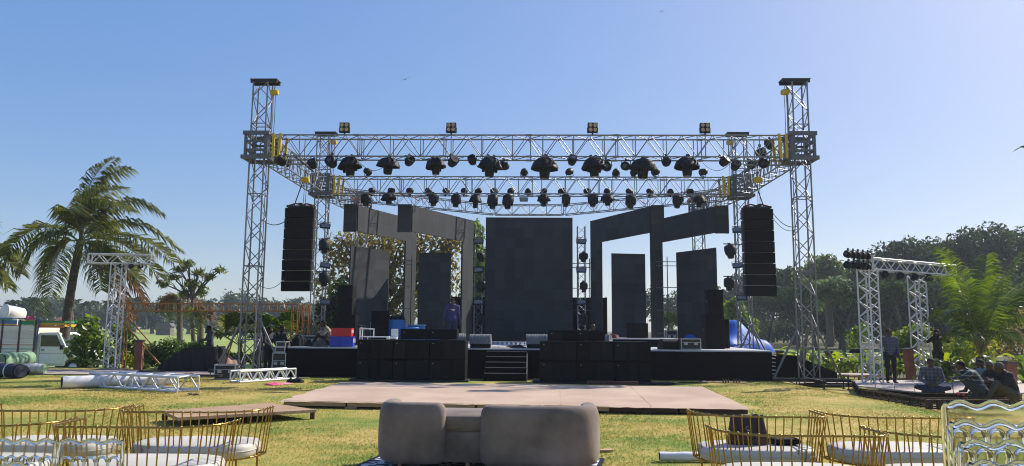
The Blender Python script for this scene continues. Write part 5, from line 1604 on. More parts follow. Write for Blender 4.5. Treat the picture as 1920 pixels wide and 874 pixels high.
# brick bollards
BRICK = mat('red_sandstone', (.26, .10, .06), (.18, .065, .04), rough=.8, scale=5, bump=.3, bscale=20)
STONE = mat('dark_cap', (.09, .085, .08), rough=.7)
for lb, x, yb, yt, d, w, tilt in (('red stone bollard with flat cap left of the black covered gear', 259, 690, 640, 28.5, .27, 0), ('leaning red bollard between the two standing men on the right', 1708, 704, 656, 26.0, .24, 5), ('red bollard with a paper cup on it beside the sitting men', 1891, 742, 681, 22.5, .34, -3), ('dark bollard in the flower bed right of the stage', 1463, 690, 660, 29.5, .2, 0), ('dark bollard in the flower bed right of the right tower', 1555, 690, 661, 29.5, .2, 0)):
    a, b = P(x, yb, d), P(x, yt, d)
    o = thing('bollard', lb, 'bollard', a, 0, 'bollards')
    o.rotation_euler = (0, R(-tilt), R(10))
    h = b.z - a.z
    MB().rbox((0, 0, h / 2 - .05), (w, w, h + .1), .012).build('pillar', BRICK, o)
    MB().rbox((0, 0, h + .03), (w * 1.22, w * 1.22, .06), .01).build('cap', STONE, o)
p = P(1886, 681, 22.5)
o = MB().lathe([(.03, 0), (.04, .12), (.042, .122)], 12).build('paper_cup', WHITE, None, (p.x - .0, p.y, p.z + .06)); tag(o, 'white paper cup standing on the red bollard', 'cup')
o = cloth_heap('dark_bag', 'dark bag hung on a post behind the gate', P(1608, 662, 26.5), .35, .25, .22, CLOTHB, 61, 'bag')
# birds in the sky
for x, y, lb, s_ in ((760, 149, 'small dark bird gliding above the front truss', .5), (1240, 22, 'tiny dark bird high in the sky', .35), (1921, 275, 'dark bird wing cut off by the right edge', 1.3)):
    p = P(x, y, 60)
    o = thing('bird', lb, 'bird', p, R(20)); o.rotation_euler = (R(10), R(-28), R(15))
    MB().lathe([(.01, -s_ * .3), (.07 * s_, -s_ * .1), (.08 * s_, .05), (.03 * s_, s_ * .3)], 8, rot=RX).build('body', BLACKP, o)
    for k in (-1, 1):
        mb = MB(); mb.add([(0, -.1 * s_, 0), (k * s_ * .5, -.05 * s_, .12 * s_), (k * s_ * 1.0, .12 * s_, .05 * s_), (k * s_ * .45, .12 * s_, .1 * s_), (0, .12 * s_, .02), (0, -.1 * s_, -.02), (k * s_ * .5, -.05 * s_, .1 * s_)], [(0, 1, 3, 4), (1, 2, 3), (0, 5, 6, 1), (6, 2, 1), (5, 4, 3, 6), (6, 3, 2)])
        mb.build('wing', BLACKP, o)
# ================================================================ TRUCK
CREAM = mat('cream_truck_paint', (.82, .80, .73), (.76, .74, .67), rough=.4, scale=3, coat=.3)
SLAT = mat('cream_slat_paint', (.84, .78, .66), (.70, .64, .52), rough=.6, scale=4, rand=.1)
BROWNP = mat('brown_post_paint', (.13, .075, .055), (.08, .05, .04), rough=.6)
WIN = mat('truck_window', (.02, .05, .03), (.015, .03, .02), rough=.06, spec=.8)
TYRE = mat('tyre_rubber', (.02, .02, .02), rough=.8)
tp = P(70, 640, 33.5)
tz = -.58
tr = thing('pickup_truck', 'cream pickup truck with a slatted cargo body parked at the left', 'truck', (tp.x, tp.y, tz), R(2))
fy = lambda q: Vector((q.x, q.z, q.y))
MB().prism([(0, .47), (0, 1.80), (.08, 1.88), (.84, 1.90), (.90, 1.87), (1.24, 1.26), (2.02, 1.14), (2.14, 1.02), (2.16, .5), (2.0, .42), (1.95, .62), (1.78, .80), (1.45, .80), (1.28, .62), (1.24, .42), (.1, .42)][::-1], 0.02, 1.66, fy).build('cab', CREAM, tr)
dr = MB().prism([(.14, .50), (.14, 1.24), (1.12, 1.24), (1.18, 1.1), (1.16, .5)][::-1], -.012, .018, fy).build('door', CREAM, tr)
MB().box((.28, -.03, 1.12), (.14, .03, .035)).build('handle', BLACKP, dr)
for (c, d) in (((.65, -.016, .505), (1.0, .01, .012)), ((.135, -.016, .88), (.012, .01, .74)), ((.65, -.016, .96), (1.0, .008, .012))): block(dr, 'trim_line', c, d, mat('trim_grey', (.3, .29, .26)))
MB().prism([(.16, 1.28), (.16, 1.76), (.82, 1.76), (1.06, 1.28)][::-1], .0, .025, fy).build('side_window', WIN, tr)
for a, b in (((.13, 1.25), (.13, 1.80)), ((.13, 1.79), (.85, 1.79)), ((.85, 1.79), (1.13, 1.25)), ((.13, 1.255), (1.13, 1.255))):
    bar(tr, 'window_frame', (a[0], .0, a[1]), (b[0], .0, b[1]), .022, CREAM, 6)
MB().prism([(.94, 1.80), (1.24, 1.28), (1.22, 1.27), (.92, 1.79)], .12, 1.56, fy).build('windscreen', WIN, tr)
MB().rbox((1.14, -.12, 1.24), (.09, .16, .2), .02).build('mirror', BLACKP, tr)
MB().box((2.19, .82, .52), (.1, 1.6, .2)).build('bumper', BLACKP, tr)
for y in (.28, 1.4): MB().lathe([(.09, 0), (.1, .03), (.05, .05)], 12, c=(2.15, y, .92), rot=Matrix.Rotation(pi / 2, 3, 'Y')).build('headlight', GLASSL, tr)
for x in (1.62, -1.9):
    for y in (.12, 1.52):
        wl = MB().lathe([(.2, -.1), (.34, -.1), (.36, -.06), (.36, .06), (.34, .1), (.2, .1)], 20, rot=RX).build('wheel', TYRE, tr, (x, y, .36))
        MB().lathe([(.05, -.11), (.19, -.105), (.2, -.06)], 16, rot=RX if y < 1 else Matrix.Rotation(-pi / 2, 3, 'X')).build('rim', LGREY, wl)
MB().box((-1.6, .85, .44), (3.3, 1.3, .16)).build('chassis', BSTEEL, tr)
for i in range(9):
    z = .60 + i * .185
    for y in (-.08, 1.78): block(tr, 'slat', (-1.62, y, z), (3.1, .03, .165), SLAT)
    block(tr, 'headboard_slat', (-.06, .85, z), (.03, 1.8, .165), SLAT)
for x in (-.07, -.75, -1.5, -2.3, -3.1):
    for y in (-.105, 1.80): block(tr, 'post', (x, y, 1.45), (.07, .04, 2.0), BROWNP)
COLS = [mat('paint_green', (.03, .30, .12), rough=.5), mat('paint_yellow', (.75, .42, .03), rough=.5), mat('paint_orange', (.7, .22, .05), rough=.5), mat('paint_blue', (.08, .2, .45), rough=.5)]
for i, (x0, x1) in enumerate(((-.85, -.15), (-1.62, -.9), (-3.1, -1.67))):
    block(tr, 'mesh_panel', ((x0 + x1) / 2, -.085, 2.33), (x1 - x0, .03, .14), COLS[(0, 3, 0)[i]])
    block(tr, 'painted_rail', ((x0 + x1) / 2, -.09, 2.43), (x1 - x0, .035, .055), COLS[(1, 0, 1)[i]])
    block(tr, 'painted_rail', ((x0 + x1) / 2, -.09, 2.235), (x1 - x0, .035, .05), COLS[(0, 1, 2)[i]])
for z, k in ((2.36, 0), (2.26, 1), (2.14, 2)): block(tr, 'cab_board', (.52, .0, z), (1.15, .03, .09), COLS[k])
for z, k in ((2.36, 0), (2.2, 1)): block(tr, 'cab_board', (1.1, .85, z), (.03, 1.7, .1), COLS[k])
MB().path([(-3.1, -.1, 2.5), (-.1, -.1, 2.5), (.05, -.1, 2.46), (.06, -.1, 2.2), (-.02, -.1, 1.2)], .03, 6).build('blue_pipe', COLS[3], tr)
bar(tr, 'yellow_rod', (1.1, 0, 2.32), (1.85, -.2, 1.96), .022, COLS[1], 6)
for x, k in ((-.35, 2), (-1.2, 1), (-2.0, 2)): block(tr, 'reflector', (x, -.102, .78), (.32, .012, .05), COLS[k])
block(tr, 'stripe', (-1.62, -.1, 1.34), (3.0, .012, .03), COLS[2]); block(tr, 'stripe', (-1.62, -.1, 1.16), (3.0, .012, .03), COLS[0])
cloth_heap('pink_ribbon', 'pink ribbon bow tied on the top rail of the truck', (tp.x - .35, tp.y - .1, tz + 2.44), .22, .14, .24, PINK, 71, 'ribbon')
for x, y, lb in ((-1.55, .6, 'white plastic drum lying on the load of the truck'), (-2.3, .5, 'second white drum at the left edge on the truck')):
    o = thing('white_drum', lb, 'drum', (tp.x + x, tp.y + y, tz + 2.72), R(20), 'white drums'); o.rotation_euler = (R(80), R(15), R(-25))
    MB().lathe([(.28, -.4), (.32, -.36), (.33, 0), (.32, .36), (.29, .4)], 20).build('shell', WHITE, o)
    MB().lathe([(.3, .4), (.34, .42), (.34, .47), (.3, .48)], 20).build('lid', WHITE, o)
o = cloth_heap('load_sheet', 'pale sheet covering the load of the truck', (tp.x - 2.0, tp.y + .8, tz + 2.2), 1.3, .8, .45, ROLLW, 73, 'sheet')

# ================================================================ VEGETATION KIT
BARK = mat('bark', (.11, .085, .065), (.06, .046, .036), rough=.9, scale=7, stretch=(3, 3, .6), bump=.6, bscale=14)
PBARK = mat('palm_bark', (.13, .105, .085), (.065, .05, .042), rough=.9, scale=4, stretch=(1, 1, 7), bump=.7, bscale=9)
BARKD = mat('dark_bark', (.045, .038, .03), (.025, .02, .017), rough=.9, scale=7, bump=.5)
LF_DARK = leafmat('leaf_dark', (.055, .085, .024), (.020, .034, .014), .24, .7)
LF_MID = leafmat('leaf_mid', (.14, .19, .042), (.05, .085, .022), .4)
LF_OLIVE = leafmat('leaf_olive_brown', (.26, .20, .075), (.09, .085, .03), .5)
LF_BRIGHT = leafmat('leaf_bright', (.20, .27, .045), (.07, .12, .025), .45)
LF_YELLOW = leafmat('leaf_yellow_green', (.36, .36, .05), (.12, .19, .03), .5)
LF_PALM = leafmat('palm_leaf', (.19, .19, .045), (.07, .09, .022), .4, .35)
LF_PALMY = leafmat('palm_leaf_young', (.14, .185, .026), (.035, .065, .014), .45, .3)
LF_DRY = leafmat('palm_leaf_dry', (.17, .095, .045), (.09, .045, .024), .25, .6)
LF_FAR = leafmat('leaf_far', (.075, .105, .04), (.03, .05, .022), .25)

def leaf_cloud(blobs, n, size, seed, aspect=.55, shell=.45, flat=0.35):
    rg = np.random.default_rng(seed)
    C = np.array([b[0] for b in blobs], float); Rr = np.array([b[1] for b in blobs], float)
    wgt = Rr.prod(1) ** (2 / 3); wgt /= wgt.sum()
    k = rg.choice(len(blobs), n, p=wgt)
    d = rg.normal(size=(n, 3)); d /= np.linalg.norm(d, axis=1)[:, None]
    r = (shell + (1 - shell) * rg.random(n) ** .6)[:, None]
    # ragged outline
    r *= 1 + .16 * np.sin(d[:, :1] * 7 + k[:, None]) + rg.normal(0, .07, (n, 1))
    p = C[k] + d * Rr[k] * r
    nrm = d * .6 + rg.normal(size=(n, 3)) * .8; nrm[:, 2] += flat
    nrm /= np.linalg.norm(nrm, axis=1)[:, None]
    t = np.cross(nrm, rg.normal(size=(n, 3))); t /= np.linalg.norm(t, axis=1)[:, None] + 1e-9
    b = np.cross(nrm, t)
    s = size * rg.uniform(.6, 1.35, n)[:, None]
    V = np.stack([p - t * s * .5, p + b * s * .5 * aspect + nrm * s * .06, p + t * s * .5, p - b * s * .5 * aspect + nrm * s * .06], 1).reshape(-1, 3)
    return V, np.arange(n * 4).reshape(-1, 4)
def make_tree(name, label, base, blobs, n, size, lm, trunk_r=.25, seed=1, cat='tree', group=None, bark=BARK, fork=None, aspect=.55, shell=.45):
    base = Vector(base)
    o = thing(name, label, cat, base, 0, group)
    rel = [(Vector(c) - base, r) for c, r in blobs]
    rg = random.Random(seed)
    top = sum((c for c, r in rel), Vector()) / len(rel)
    fk = Vector(fork) - base if fork is not None else Vector((top.x * .3, top.y * .3, top.z * .45))
    tk = MB()
    pts = [Vector((0, 0, -.1)), fk * .35 + Vector((rg.uniform(-.1, .1), 0, 0)), fk * .7 + Vector((rg.uniform(-.15, .15), 0, 0)), fk]
    tk.path(pts, [trunk_r * 1.35, trunk_r, trunk_r * .85, trunk_r * .7], 9)
    for c, r in rel:
        mid = fk.lerp(c, .5) + Vector((rg.uniform(-.3, .3), rg.uniform(-.3, .3), rg.uniform(0, .5))) * trunk_r * 2
        tk.path([fk, mid, c, c + Vector((rg.uniform(-1, 1) * r[0] * .5, 0, r[2] * .5))], [trunk_r * .55, trunk_r * .38, trunk_r * .2, trunk_r * .07], 6)
        for _ in range(3):
            e = c + Vector((rg.uniform(-.8, .8) * r[0], rg.uniform(-.8, .8) * r[1], rg.uniform(-.3, .8) * r[2]))
            tk.path([mid, mid.lerp(e, .55) + Vector((0, 0, .1)), e], [trunk_r * .25, trunk_r * .16, trunk_r * .05], 5)
    tk.build('trunk', bark, o)
    V, F = leaf_cloud([(tuple(c), tuple(r)) for c, r in rel], n, size, seed, aspect, shell)
    obj('crown', mesh_np('crown', V, F, lm), o)
    return o
def blobs_px(d, items, depth=1.0):
    """(x, y, rx, ry) in photo pixels at distance d"""
    k = d / FPX
    return [(P(x, y, d + random.uniform(-.12, .12) * rx * k * 2), (rx * k, rx * k * depth, ry * k)) for x, y, rx, ry in items]

# ---------------------------------------------------------------- palms
class Frond:
    def __init__(s): s.V = []; s.F = []; s.n = 0; s.st = MB()
    def add(s, p0, p1, p2, leaf=.8, nl=46, droop=.5, wind=(0, 0, 0), seed=0, width=.034, spread=.9, start=.16, rach=.03, mess=1.0):
        rg = random.Random(seed)
        p0, p1, p2 = Vector(p0), Vector(p1), Vector(p2); wind = Vector(wind)
        cur = [((1 - t) ** 2) * p0 + 2 * t * (1 - t) * p1 + t * t * p2 for t in [i / 24 for i in range(25)]]
        s.st.path(cur, [rach * (1 - .85 * i / 24) for i in range(25)], 6)
        for side in (-1, 1):
            for i in range(nl):
                t = start + (1 - start) * (i + rg.random() * .6) / nl
                q = ((1 - t) ** 2) * p0 + 2 * t * (1 - t) * p1 + t * t * p2
                tg = (2 * (1 - t) * (p1 - p0) + 2 * t * (p2 - p1)).normalized()
                up = Vector((0, 0, 1)); sd = tg.cross(up)
                sd = sd.normalized() if sd.length > .15 else tg.cross(Vector((0, 1, 0))).normalized()
                nn = sd.cross(tg).normalized()
                L_ = rg.uniform(.8, 1.08) * leaf * (.45 + .75 * math.sin(pi * min(1, .12 + t * .86)) ** .8) * rg.uniform(.82, 1.12)
                dr = (sd * side * spread + tg * (.55 + rg.uniform(-.25, .25) * mess) + nn * (.2 + rg.uniform(-.3, .3) * mess)).normalized()
                dn = Vector((0, 0, -1)) * droop + wind
                w = width * rg.uniform(.8, 1.2)
                a = q; b = q + dr * L_ * .5 + dn * L_ * .10; c = b + (dr * .55 + dn * rg.uniform(.6, 1.1)).normalized() * L_ * .5
                wv = tg.lerp(nn * side, .35).normalized()
                k = s.n
                s.V += [a - wv * w * .4, a + wv * w * .4, b + wv * w, b - wv * w, c]
                s.F += [(k, k + 1, k + 2, k + 3), (k + 3, k + 2, k + 4, k + 4)]
                s.n += 5
    def build(s, name, lm, sm, parent, off):
        me = bpy.data.meshes.new(name)
        me.from_pydata([tuple(v - off) for v in s.V], [], [f if f[2] != f[3] else f[:3] for f in s.F])
        me.materials.append(lm); me.update()
        o = obj(name, me, parent)
        s.st.v = [tuple(Vector(v) - off) for v in s.st.v]
        s.st.build('rachis', sm, o)
        return o
RACH = mat('palm_rachis', (.20, .19, .07), (.12, .12, .05), rough=.6)
def palm(name, label, trunk, radii, fronds, lm, cat='palm tree', group=None, trunk_parts=True):
    """fronds: list of dict(p1, p2 points, kw)"""
    base = Vector(trunk[0])
    o = thing(name, label, cat, base, 0, group)
    n = 22; pts = []; rs = []
    m_ = len(trunk) - 1
    tv = [Vector(p) for p in trunk]
    for i in range(n + 1):
        t = i / n * m_; k = min(int(t), m_ - 1); f_ = t - k
        a = tv[max(k - 1, 0)]; b = tv[k]; c = tv[k + 1]; d = tv[min(k + 2, m_)]
        q = .5 * ((2 * b) + (c - a) * f_ + (2 * a - 5 * b + 4 * c - d) * f_ ** 2 + (3 * b - a - 3 * c + d) * f_ ** 3)
        pts.append(q - base); rs.append((radii[0] + (radii[1] - radii[0]) * i / n) * (1.0 + .05 * (i % 2)))
    MB().path(pts, rs, 12).build('trunk', PBARK, o)
    top = tv[-1]
    for i, (p1, p2, kw) in enumerate(fronds):
        fr = Frond(); kw = dict(kw); m2 = kw.pop('mat', lm)
        p0 = kw.pop('p0', top)
        fr.add(p0, p1, p2, seed=i * 7 + 1, **kw)
        fr.build('frond', m2, RACH, o, base)
    return o
D = 34.0
def q34(x, y, dd=0): return P(x, y, D + dd)
W_ = dict(wind=(.28, 0, 0), leaf=1.2, nl=84, droop=.8, width=.040)
palm('coconut_palm', 'tall coconut palm with windblown fronds on the left', [q34(112, 712), q34(120, 640), q34(134, 540), q34(150, 455)], (.23, .15), [
    (q34(150, 330), q34(215, 296, -.3), {**W_, 'leaf': .9}), (q34(165, 320, .8), q34(244, 316, 1), W_), (q34(140, 350, -.8), q34(232, 352, -1.2), W_), (q34(170, 350, -1.0), q34(245, 395, -1.8), W_),
    (q34(215, 335, .6), q34(303, 402, 1.2), W_), (q34(230, 370, 1), q34(337, 470, 1.8), W_), (q34(250, 410, -1), q34(326, 492, -1.8), W_), (q34(215, 420, -1.6), q34(300, 520, -2.6), W_), (q34(200, 445, -.6), q34(262, 530, -1), W_),
    (q34(80, 385, .6), q34(10, 478, 1), {**W_, 'wind': (.1, 0, 0), 'droop': .8}), (q34(90, 400, -1), q34(40, 510, -1.6), {**W_, 'wind': (.1, 0, 0), 'droop': .8}), (q34(105, 425, -.5), q34(72, 590, -1), {**W_, 'wind': (.1, 0, 0), 'droop': .8}), (q34(105, 430, 1), q34(95, 555, 1.6), {**W_, 'wind': (.1, 0, 0), 'droop': .7}),
    (q34(180, 440, -1), q34(190, 545, -1.6), W_), (q34(165, 400, 1.4), q34(205, 430, 3), W_), (q34(145, 380, -1.4), q34(120, 395, -2.6), {**W_, 'wind': (.4, 0, 0)}),
    (q34(215, 460, .4), q34(272, 572, .6), {**W_, 'mat': LF_DRY, 'droop': .9}), (q34(195, 480, -.5), q34(250, 598, -.8), {**W_, 'mat': LF_DRY, 'droop': .9, 'leaf': .8}),
], LF_PALM)
# palm just outside the left edge
palm('coconut_palm', 'coconut palm fronds entering at the left edge', [P(-60, 712, 36), P(-60, 600, 36), P(-55, 470, 36)], (.26, .2), [
    (P(-10, 440, 36), P(38, 492, 36), W_), (P(-15, 455, 35), P(36, 512, 35), {**W_, 'droop': .8}), (P(-20, 470, 37), P(15, 540, 37), W_), (P(-80, 420, 36), P(-130, 480, 36), W_), (P(-70, 400, 37), P(-30, 400, 38), W_)], LF_PALM)
# young palm on the right
D2 = 25.0
def q25(x, y, dd=0): return P(x, y, D2 + dd)
V_ = dict(leaf=.74, nl=54, droop=.5, width=.021, spread=1.0, start=.2, mess=.3)
b0 = q25(1838, 668)
palm('young_palm', 'bright young palm with arching fronds behind the sitting men', [q25(1838, 704), q25(1838, 690), q25(1838, 668)], (.16, .11), [
    (q25(1835, 540, 0), q25(1764, 466, -.4), V_), (q25(1812, 510, .3), q25(1742, 520, .6), V_), (q25(1800, 540, -.5), q25(1752, 600, -1), {**V_, 'droop': .9}), (q25(1815, 560, -.8), q25(1790, 520, -1.6), V_),
    (q25(1842, 560, .3), q25(1850, 478, .6), V_), (q25(1862, 560, -.3), q25(1915, 475, -.5), V_), (q25(1878, 560, .5), q25(1945, 520, 1), V_), (q25(1885, 580, -.6), q25(1940, 600, -1.1), {**V_, 'droop': .8}),
    (q25(1858, 575, 1), q25(1900, 540, 2), V_), (q25(1825, 580, 1), q25(1800, 560, 2), V_), (q25(1865, 590, -.9), q25(1905, 640, -1.6), {**V_, 'droop': .9}), (q25(1812, 590, -.9), q25(1785, 650, -1.5), {**V_, 'droop': .9}), (q25(1845, 560, -.8), q25(1870, 520, -1.8), V_),
], LF_PALMY)
# shaggy dead-leaved palms behind the iron frame
make_tree('shaggy_tree', 'sparse feathery tree with a thick shaggy trunk behind the iron gantry', P(362, 690, 52), blobs_px(52, [(352, 494, 14, 8), (338, 505, 14, 8), (325, 520, 16, 6), (306, 532, 14, 8), (372, 512, 14, 8), (392, 518, 14, 7), (412, 507, 14, 6), (360, 532, 16, 10), (380, 545, 10, 14), (345, 548, 10, 16)]), 900, .5, LF_PALM, .15, 77, fork=P(361, 560, 52), aspect=.2, shell=.1)
for x, yt, yb, d, lb, sd in ((337, 562, 690, 56, 'slim leaning palm left of the shaggy trunk', 4), (376, 590, 690, 50, 'short bare palm stump right of the shaggy trunk', 6)):
    rg = random.Random(sd); fr = []
    for k in range(17 if sd == 3 else (10 if sd == 4 else 5)):
        a = rg.uniform(0, 2 * pi); l = rg.uniform(35, 75) if sd == 3 else rg.uniform(25, 50)
        x1 = x + math.cos(a) * l * .5; x2 = x + math.cos(a) * l
        up = rg.uniform(-5, 30)
        fr.append((P(x1, yt - up, d + math.sin(a)), P(x2, yt - up + rg.uniform(5, 60), d + 2 * math.sin(a)), dict(leaf=1.0, nl=26, droop=.9, width=.05, mat=LF_DRY if rg.random() < .25 else LF_PALM)))
    palm('shaggy_palm', lb, [P(x + 2, yb, d), P(x, (yt + yb) / 2, d), P(x, yt, d)], (.42 if sd == 3 else .24, .3 if sd == 3 else .18), fr, LF_PALM, group='palms behind the iron gantry')
# fan palms by the left tower
def fan_palm(label, x, yb, yt, d, n, seed, lm, r=.62):
    base = P(x, yb, d); top = P(x, yt, d)
    o = thing('fan_palm', label, 'palm plant', base, 0, 'fan palms'); rg = random.Random(seed)
    MB().path([(0, 0, 0), (.03, 0, (top.z - base.z) * .25), (0, 0, (top.z - base.z) * .45)], [.12, .1, .08], 8).build('stem', PBARK, o)
    for k in range(n):
        a = 2 * pi * k / n + rg.uniform(-.3, .3); el = rg.uniform(.15, 1.1)
        H = (top.z - base.z)
        c = Vector((math.cos(a) * math.cos(el) * H * .45, math.sin(a) * math.cos(el) * H * .45, H * .42 + math.sin(el) * H * .45))
        out = c - Vector((0, 0, H * .42)); out.normalize()
        mb = MB(); mb.tube((0, 0, H * .4), c, .014, .01, 5)
        st = mb.build('stalk', RACH, o)
        sd = out.cross(Vector((0, 0, 1))).normalized(); nn = sd.cross(out)
        lf = MB()
        for j in range(19):
            t = -2.2 + 4.4 * j / 18
            dv = (out * math.cos(t) + sd * math.sin(t)).normalized()
            pv = nn.cross(dv).normalized()
            L_ = r * (1 - .12 * abs(t)) * rg.uniform(.9, 1.05)
            m1 = c + dv * L_ * .6 + nn * .03; tip = c + dv * L_ + Vector((0, 0, -.18 * r))
            lf.add([c, m1 + pv * .05 * r / .6, tip, m1 - pv * .05 * r / .6], [(0, 1, 2, 3)])
        lf.build('fan_leaf', lm, st)
    return o
fan_palm('dark green fan palm left of the left front tower', 447, 690, 585, 31.5, 15, 1, LF_PALM, .75)
fan_palm('yellow green fan palm behind the two men at the stage corner', 520, 690, 575, 32.5, 16, 2, LF_PALMY, .8)
fan_palm('olive fan palm behind the brown iron frame post', 550, 690, 590, 33.5, 13, 3, LF_PALM, .75)
fan_palm('spiky agave like palm seen far behind between the right screens', 1262, 640, 590, 60, 12, 4, LF_FAR, 1.2)

# ---------------------------------------------------------------- bushes on the left
def bush(name, label, d, items, n, size, lm, yb, seed, group=None, aspect=.5, cat='bush'):
    x = sum(i[0] for i in items) / len(items)
    base = P(x, yb, d)
    base.z = ground_z(base.x, base.y)
    return make_tree(name, label, base, blobs_px(d, items), n, size, lm, .035, seed, cat, group, aspect=aspect, shell=.2, fork=base + Vector((0, 0, .15)))
bush('leafy_shrub', 'tall broad leaved shrub beside the truck bonnet', 30.0, [(165, 615, 24, 24), (150, 645, 22, 24), (178, 640, 18, 30), (160, 672, 26, 18)], 430, .28, LF_BRIGHT, 696, 1, 'shrubs on the left', .62)
bush('leafy_shrub', 'broad leaved shrub behind the left truss stand', 30.5, [(228, 625, 20, 20), (240, 655, 22, 24), (215, 668, 16, 20)], 300, .27, LF_MID, 696, 2, 'shrubs on the left', .62)
bush('leafy_shrub', 'yellow green low shrub right of the left truss stand', 30.0, [(228, 672, 18, 14), (246, 678, 14, 12)], 420, .16, LF_YELLOW, 696, 3, 'shrubs on the left')
bush('dense_shrub', 'dense dark green shrub behind the red bollard', 31.0, [(285, 660, 26, 18), (318, 650, 20, 18), (300, 674, 40, 16), (345, 660, 24, 20)], 3600, .13, LF_MID, 700, 4, 'shrubs on the left')
bush('dense_shrub', 'dense green shrub behind the black covered gear', 32.0, [(372, 655, 22, 16), (400, 664, 24, 14), (352, 668, 22, 14)], 2600, .13, LF_MID, 700, 5, 'shrubs on the left')
bush('flower_shrub', 'low shrub with yellow flowers at the left tower', 31.0, [(420, 668, 22, 12), (450, 672, 22, 12), (478, 672, 20, 12)], 2200, .11, LF_BRIGHT, 700, 6, 'shrubs on the left')
bush('flower_shrub', 'sunlit shrub behind the two men at the stage corner', 32.0, [(500, 665, 18, 18), (530, 660, 18, 22)], 1500, .13, LF_YELLOW, 700, 7, 'shrubs on the left')
bush('small_shrub', 'small flowering shrub at the foot of the red bollard', 29.2, [(272, 688, 8, 6)], 160, .09, LF_YELLOW, 696, 8, 'shrubs on the left')
bush('small_shrub', 'young leafy shrub in the gap between truck and truss stand', 31.0, [(195, 655, 14, 28), (205, 685, 12, 12)], 330, .2, LF_BRIGHT, 696, 9, 'shrubs on the left', .6)

# ---------------------------------------------------------------- trees behind the stage
make_tree('leafy_tree', 'olive brown leaved tree behind the left screen wing', P(715, 650, 47), blobs_px(47, [(640, 470, 34, 40), (630, 540, 42, 50), (690, 455, 44, 40), (745, 470, 50, 46), (810, 470, 50, 46), (700, 540, 50, 50), (775, 545, 55, 60), (650, 600, 44, 44), (720, 610, 50, 40), (830, 520, 36, 60), (850, 450, 26, 26)]), 6400, .36, LF_OLIVE, .3, 21, group='trees behind the stage', shell=.35)
make_tree('leafy_tree', 'green crowned tree showing left of the centre screen', P(892, 650, 50), blobs_px(50, [(890, 440, 18, 30), (895, 490, 22, 40), (885, 560, 22, 50), (910, 520, 20, 50)]), 2600, .36, LF_BRIGHT, .2, 22, group='trees behind the stage')
make_tree('leafy_tree', 'dark leaved tree behind the left line array', P(610, 660, 44), blobs_px(44, [(618, 590, 26, 34), (600, 620, 30, 30), (640, 560, 20, 40)]), 2200, .28, LF_DARK, .2, 23, group='trees behind the stage')

# ---------------------------------------------------------------- wood on the right
RIGHT = [
    ('broad tree crown, highest of the wood on the right', 82, 1865, 690, [(1790, 480, 60, 38), (1850, 455, 62, 34), (1920, 462, 60, 36), (1975, 480, 50, 40), (1830, 500, 70, 36), (1905, 505, 66, 36)], 9500, LF_DARK),
    ('wide flat crowned tree behind the truss gate', 86, 1690, 690, [(1640, 500, 46, 26), (1700, 475, 56, 28), (1755, 490, 50, 32), (1680, 515, 66, 32), (1740, 530, 56, 32), (1620, 530, 40, 30)], 8500, LF_DARK),
    ('yellow tipped tree right of the right front tower', 92, 1555, 690, [(1545, 498, 34, 22), (1520, 520, 30, 26), (1575, 520, 34, 28), (1550, 545, 44, 28)], 4200, LF_MID),
    ('dark tree directly behind the right front tower', 100, 1490, 690, [(1480, 525, 36, 24), (1450, 545, 36, 26), (1510, 550, 36, 28), (1475, 570, 40, 26)], 4200, LF_DARK),
    ('hazy tree behind the right hanging speakers', 120, 1410, 690, [(1405, 530, 40, 22), (1440, 550, 40, 26), (1385, 560, 36, 28), (1420, 585, 44, 26)], 3600, LF_FAR),
    ('mid height tree behind the young palm', 70, 1850, 690, [(1800, 560, 46, 30), (1860, 550, 54, 34), (1925, 555, 50, 36), (1830, 600, 54, 30), (1900, 605, 54, 34)], 7500, LF_DARK),
    ('lower dark tree in the shade behind the truss gate', 76, 1700, 690, [(1640, 575, 46, 28), (1700, 570, 54, 32), (1760, 580, 46, 32), (1670, 610, 54, 26), (1735, 615, 54, 26)], 7000, LF_DARK),
    ('dark low tree right of the right front tower', 84, 1580, 690, [(1550, 575, 40, 26), (1600, 570, 38, 28), (1575, 605, 54, 26)], 4200, LF_DARK),
    ('far tree seen between the right wing screens', 130, 1250, 690, [(1215, 570, 34, 28), (1262, 575, 36, 28), (1310, 565, 40, 30), (1350, 570, 36, 30)], 3000, LF_FAR),
    ('small tree with light yellow leaves behind the stage corner', 64, 1385, 690, [(1375, 590, 22, 26), (1395, 610, 24, 22), (1380, 575, 16, 16)], 1700, LF_BRIGHT),
]
for i, (lb, d, xb, yb, it, n, lm) in enumerate(RIGHT):
    b = P(xb, 640, d); b.z = ground_z(b.x, b.y)
    make_tree('wood_tree', lb, b, blobs_px(d, it, .8), n, .0062 * d, lm, .0045 * d, 40 + i, group='trees of the wood on the right', shell=.3)
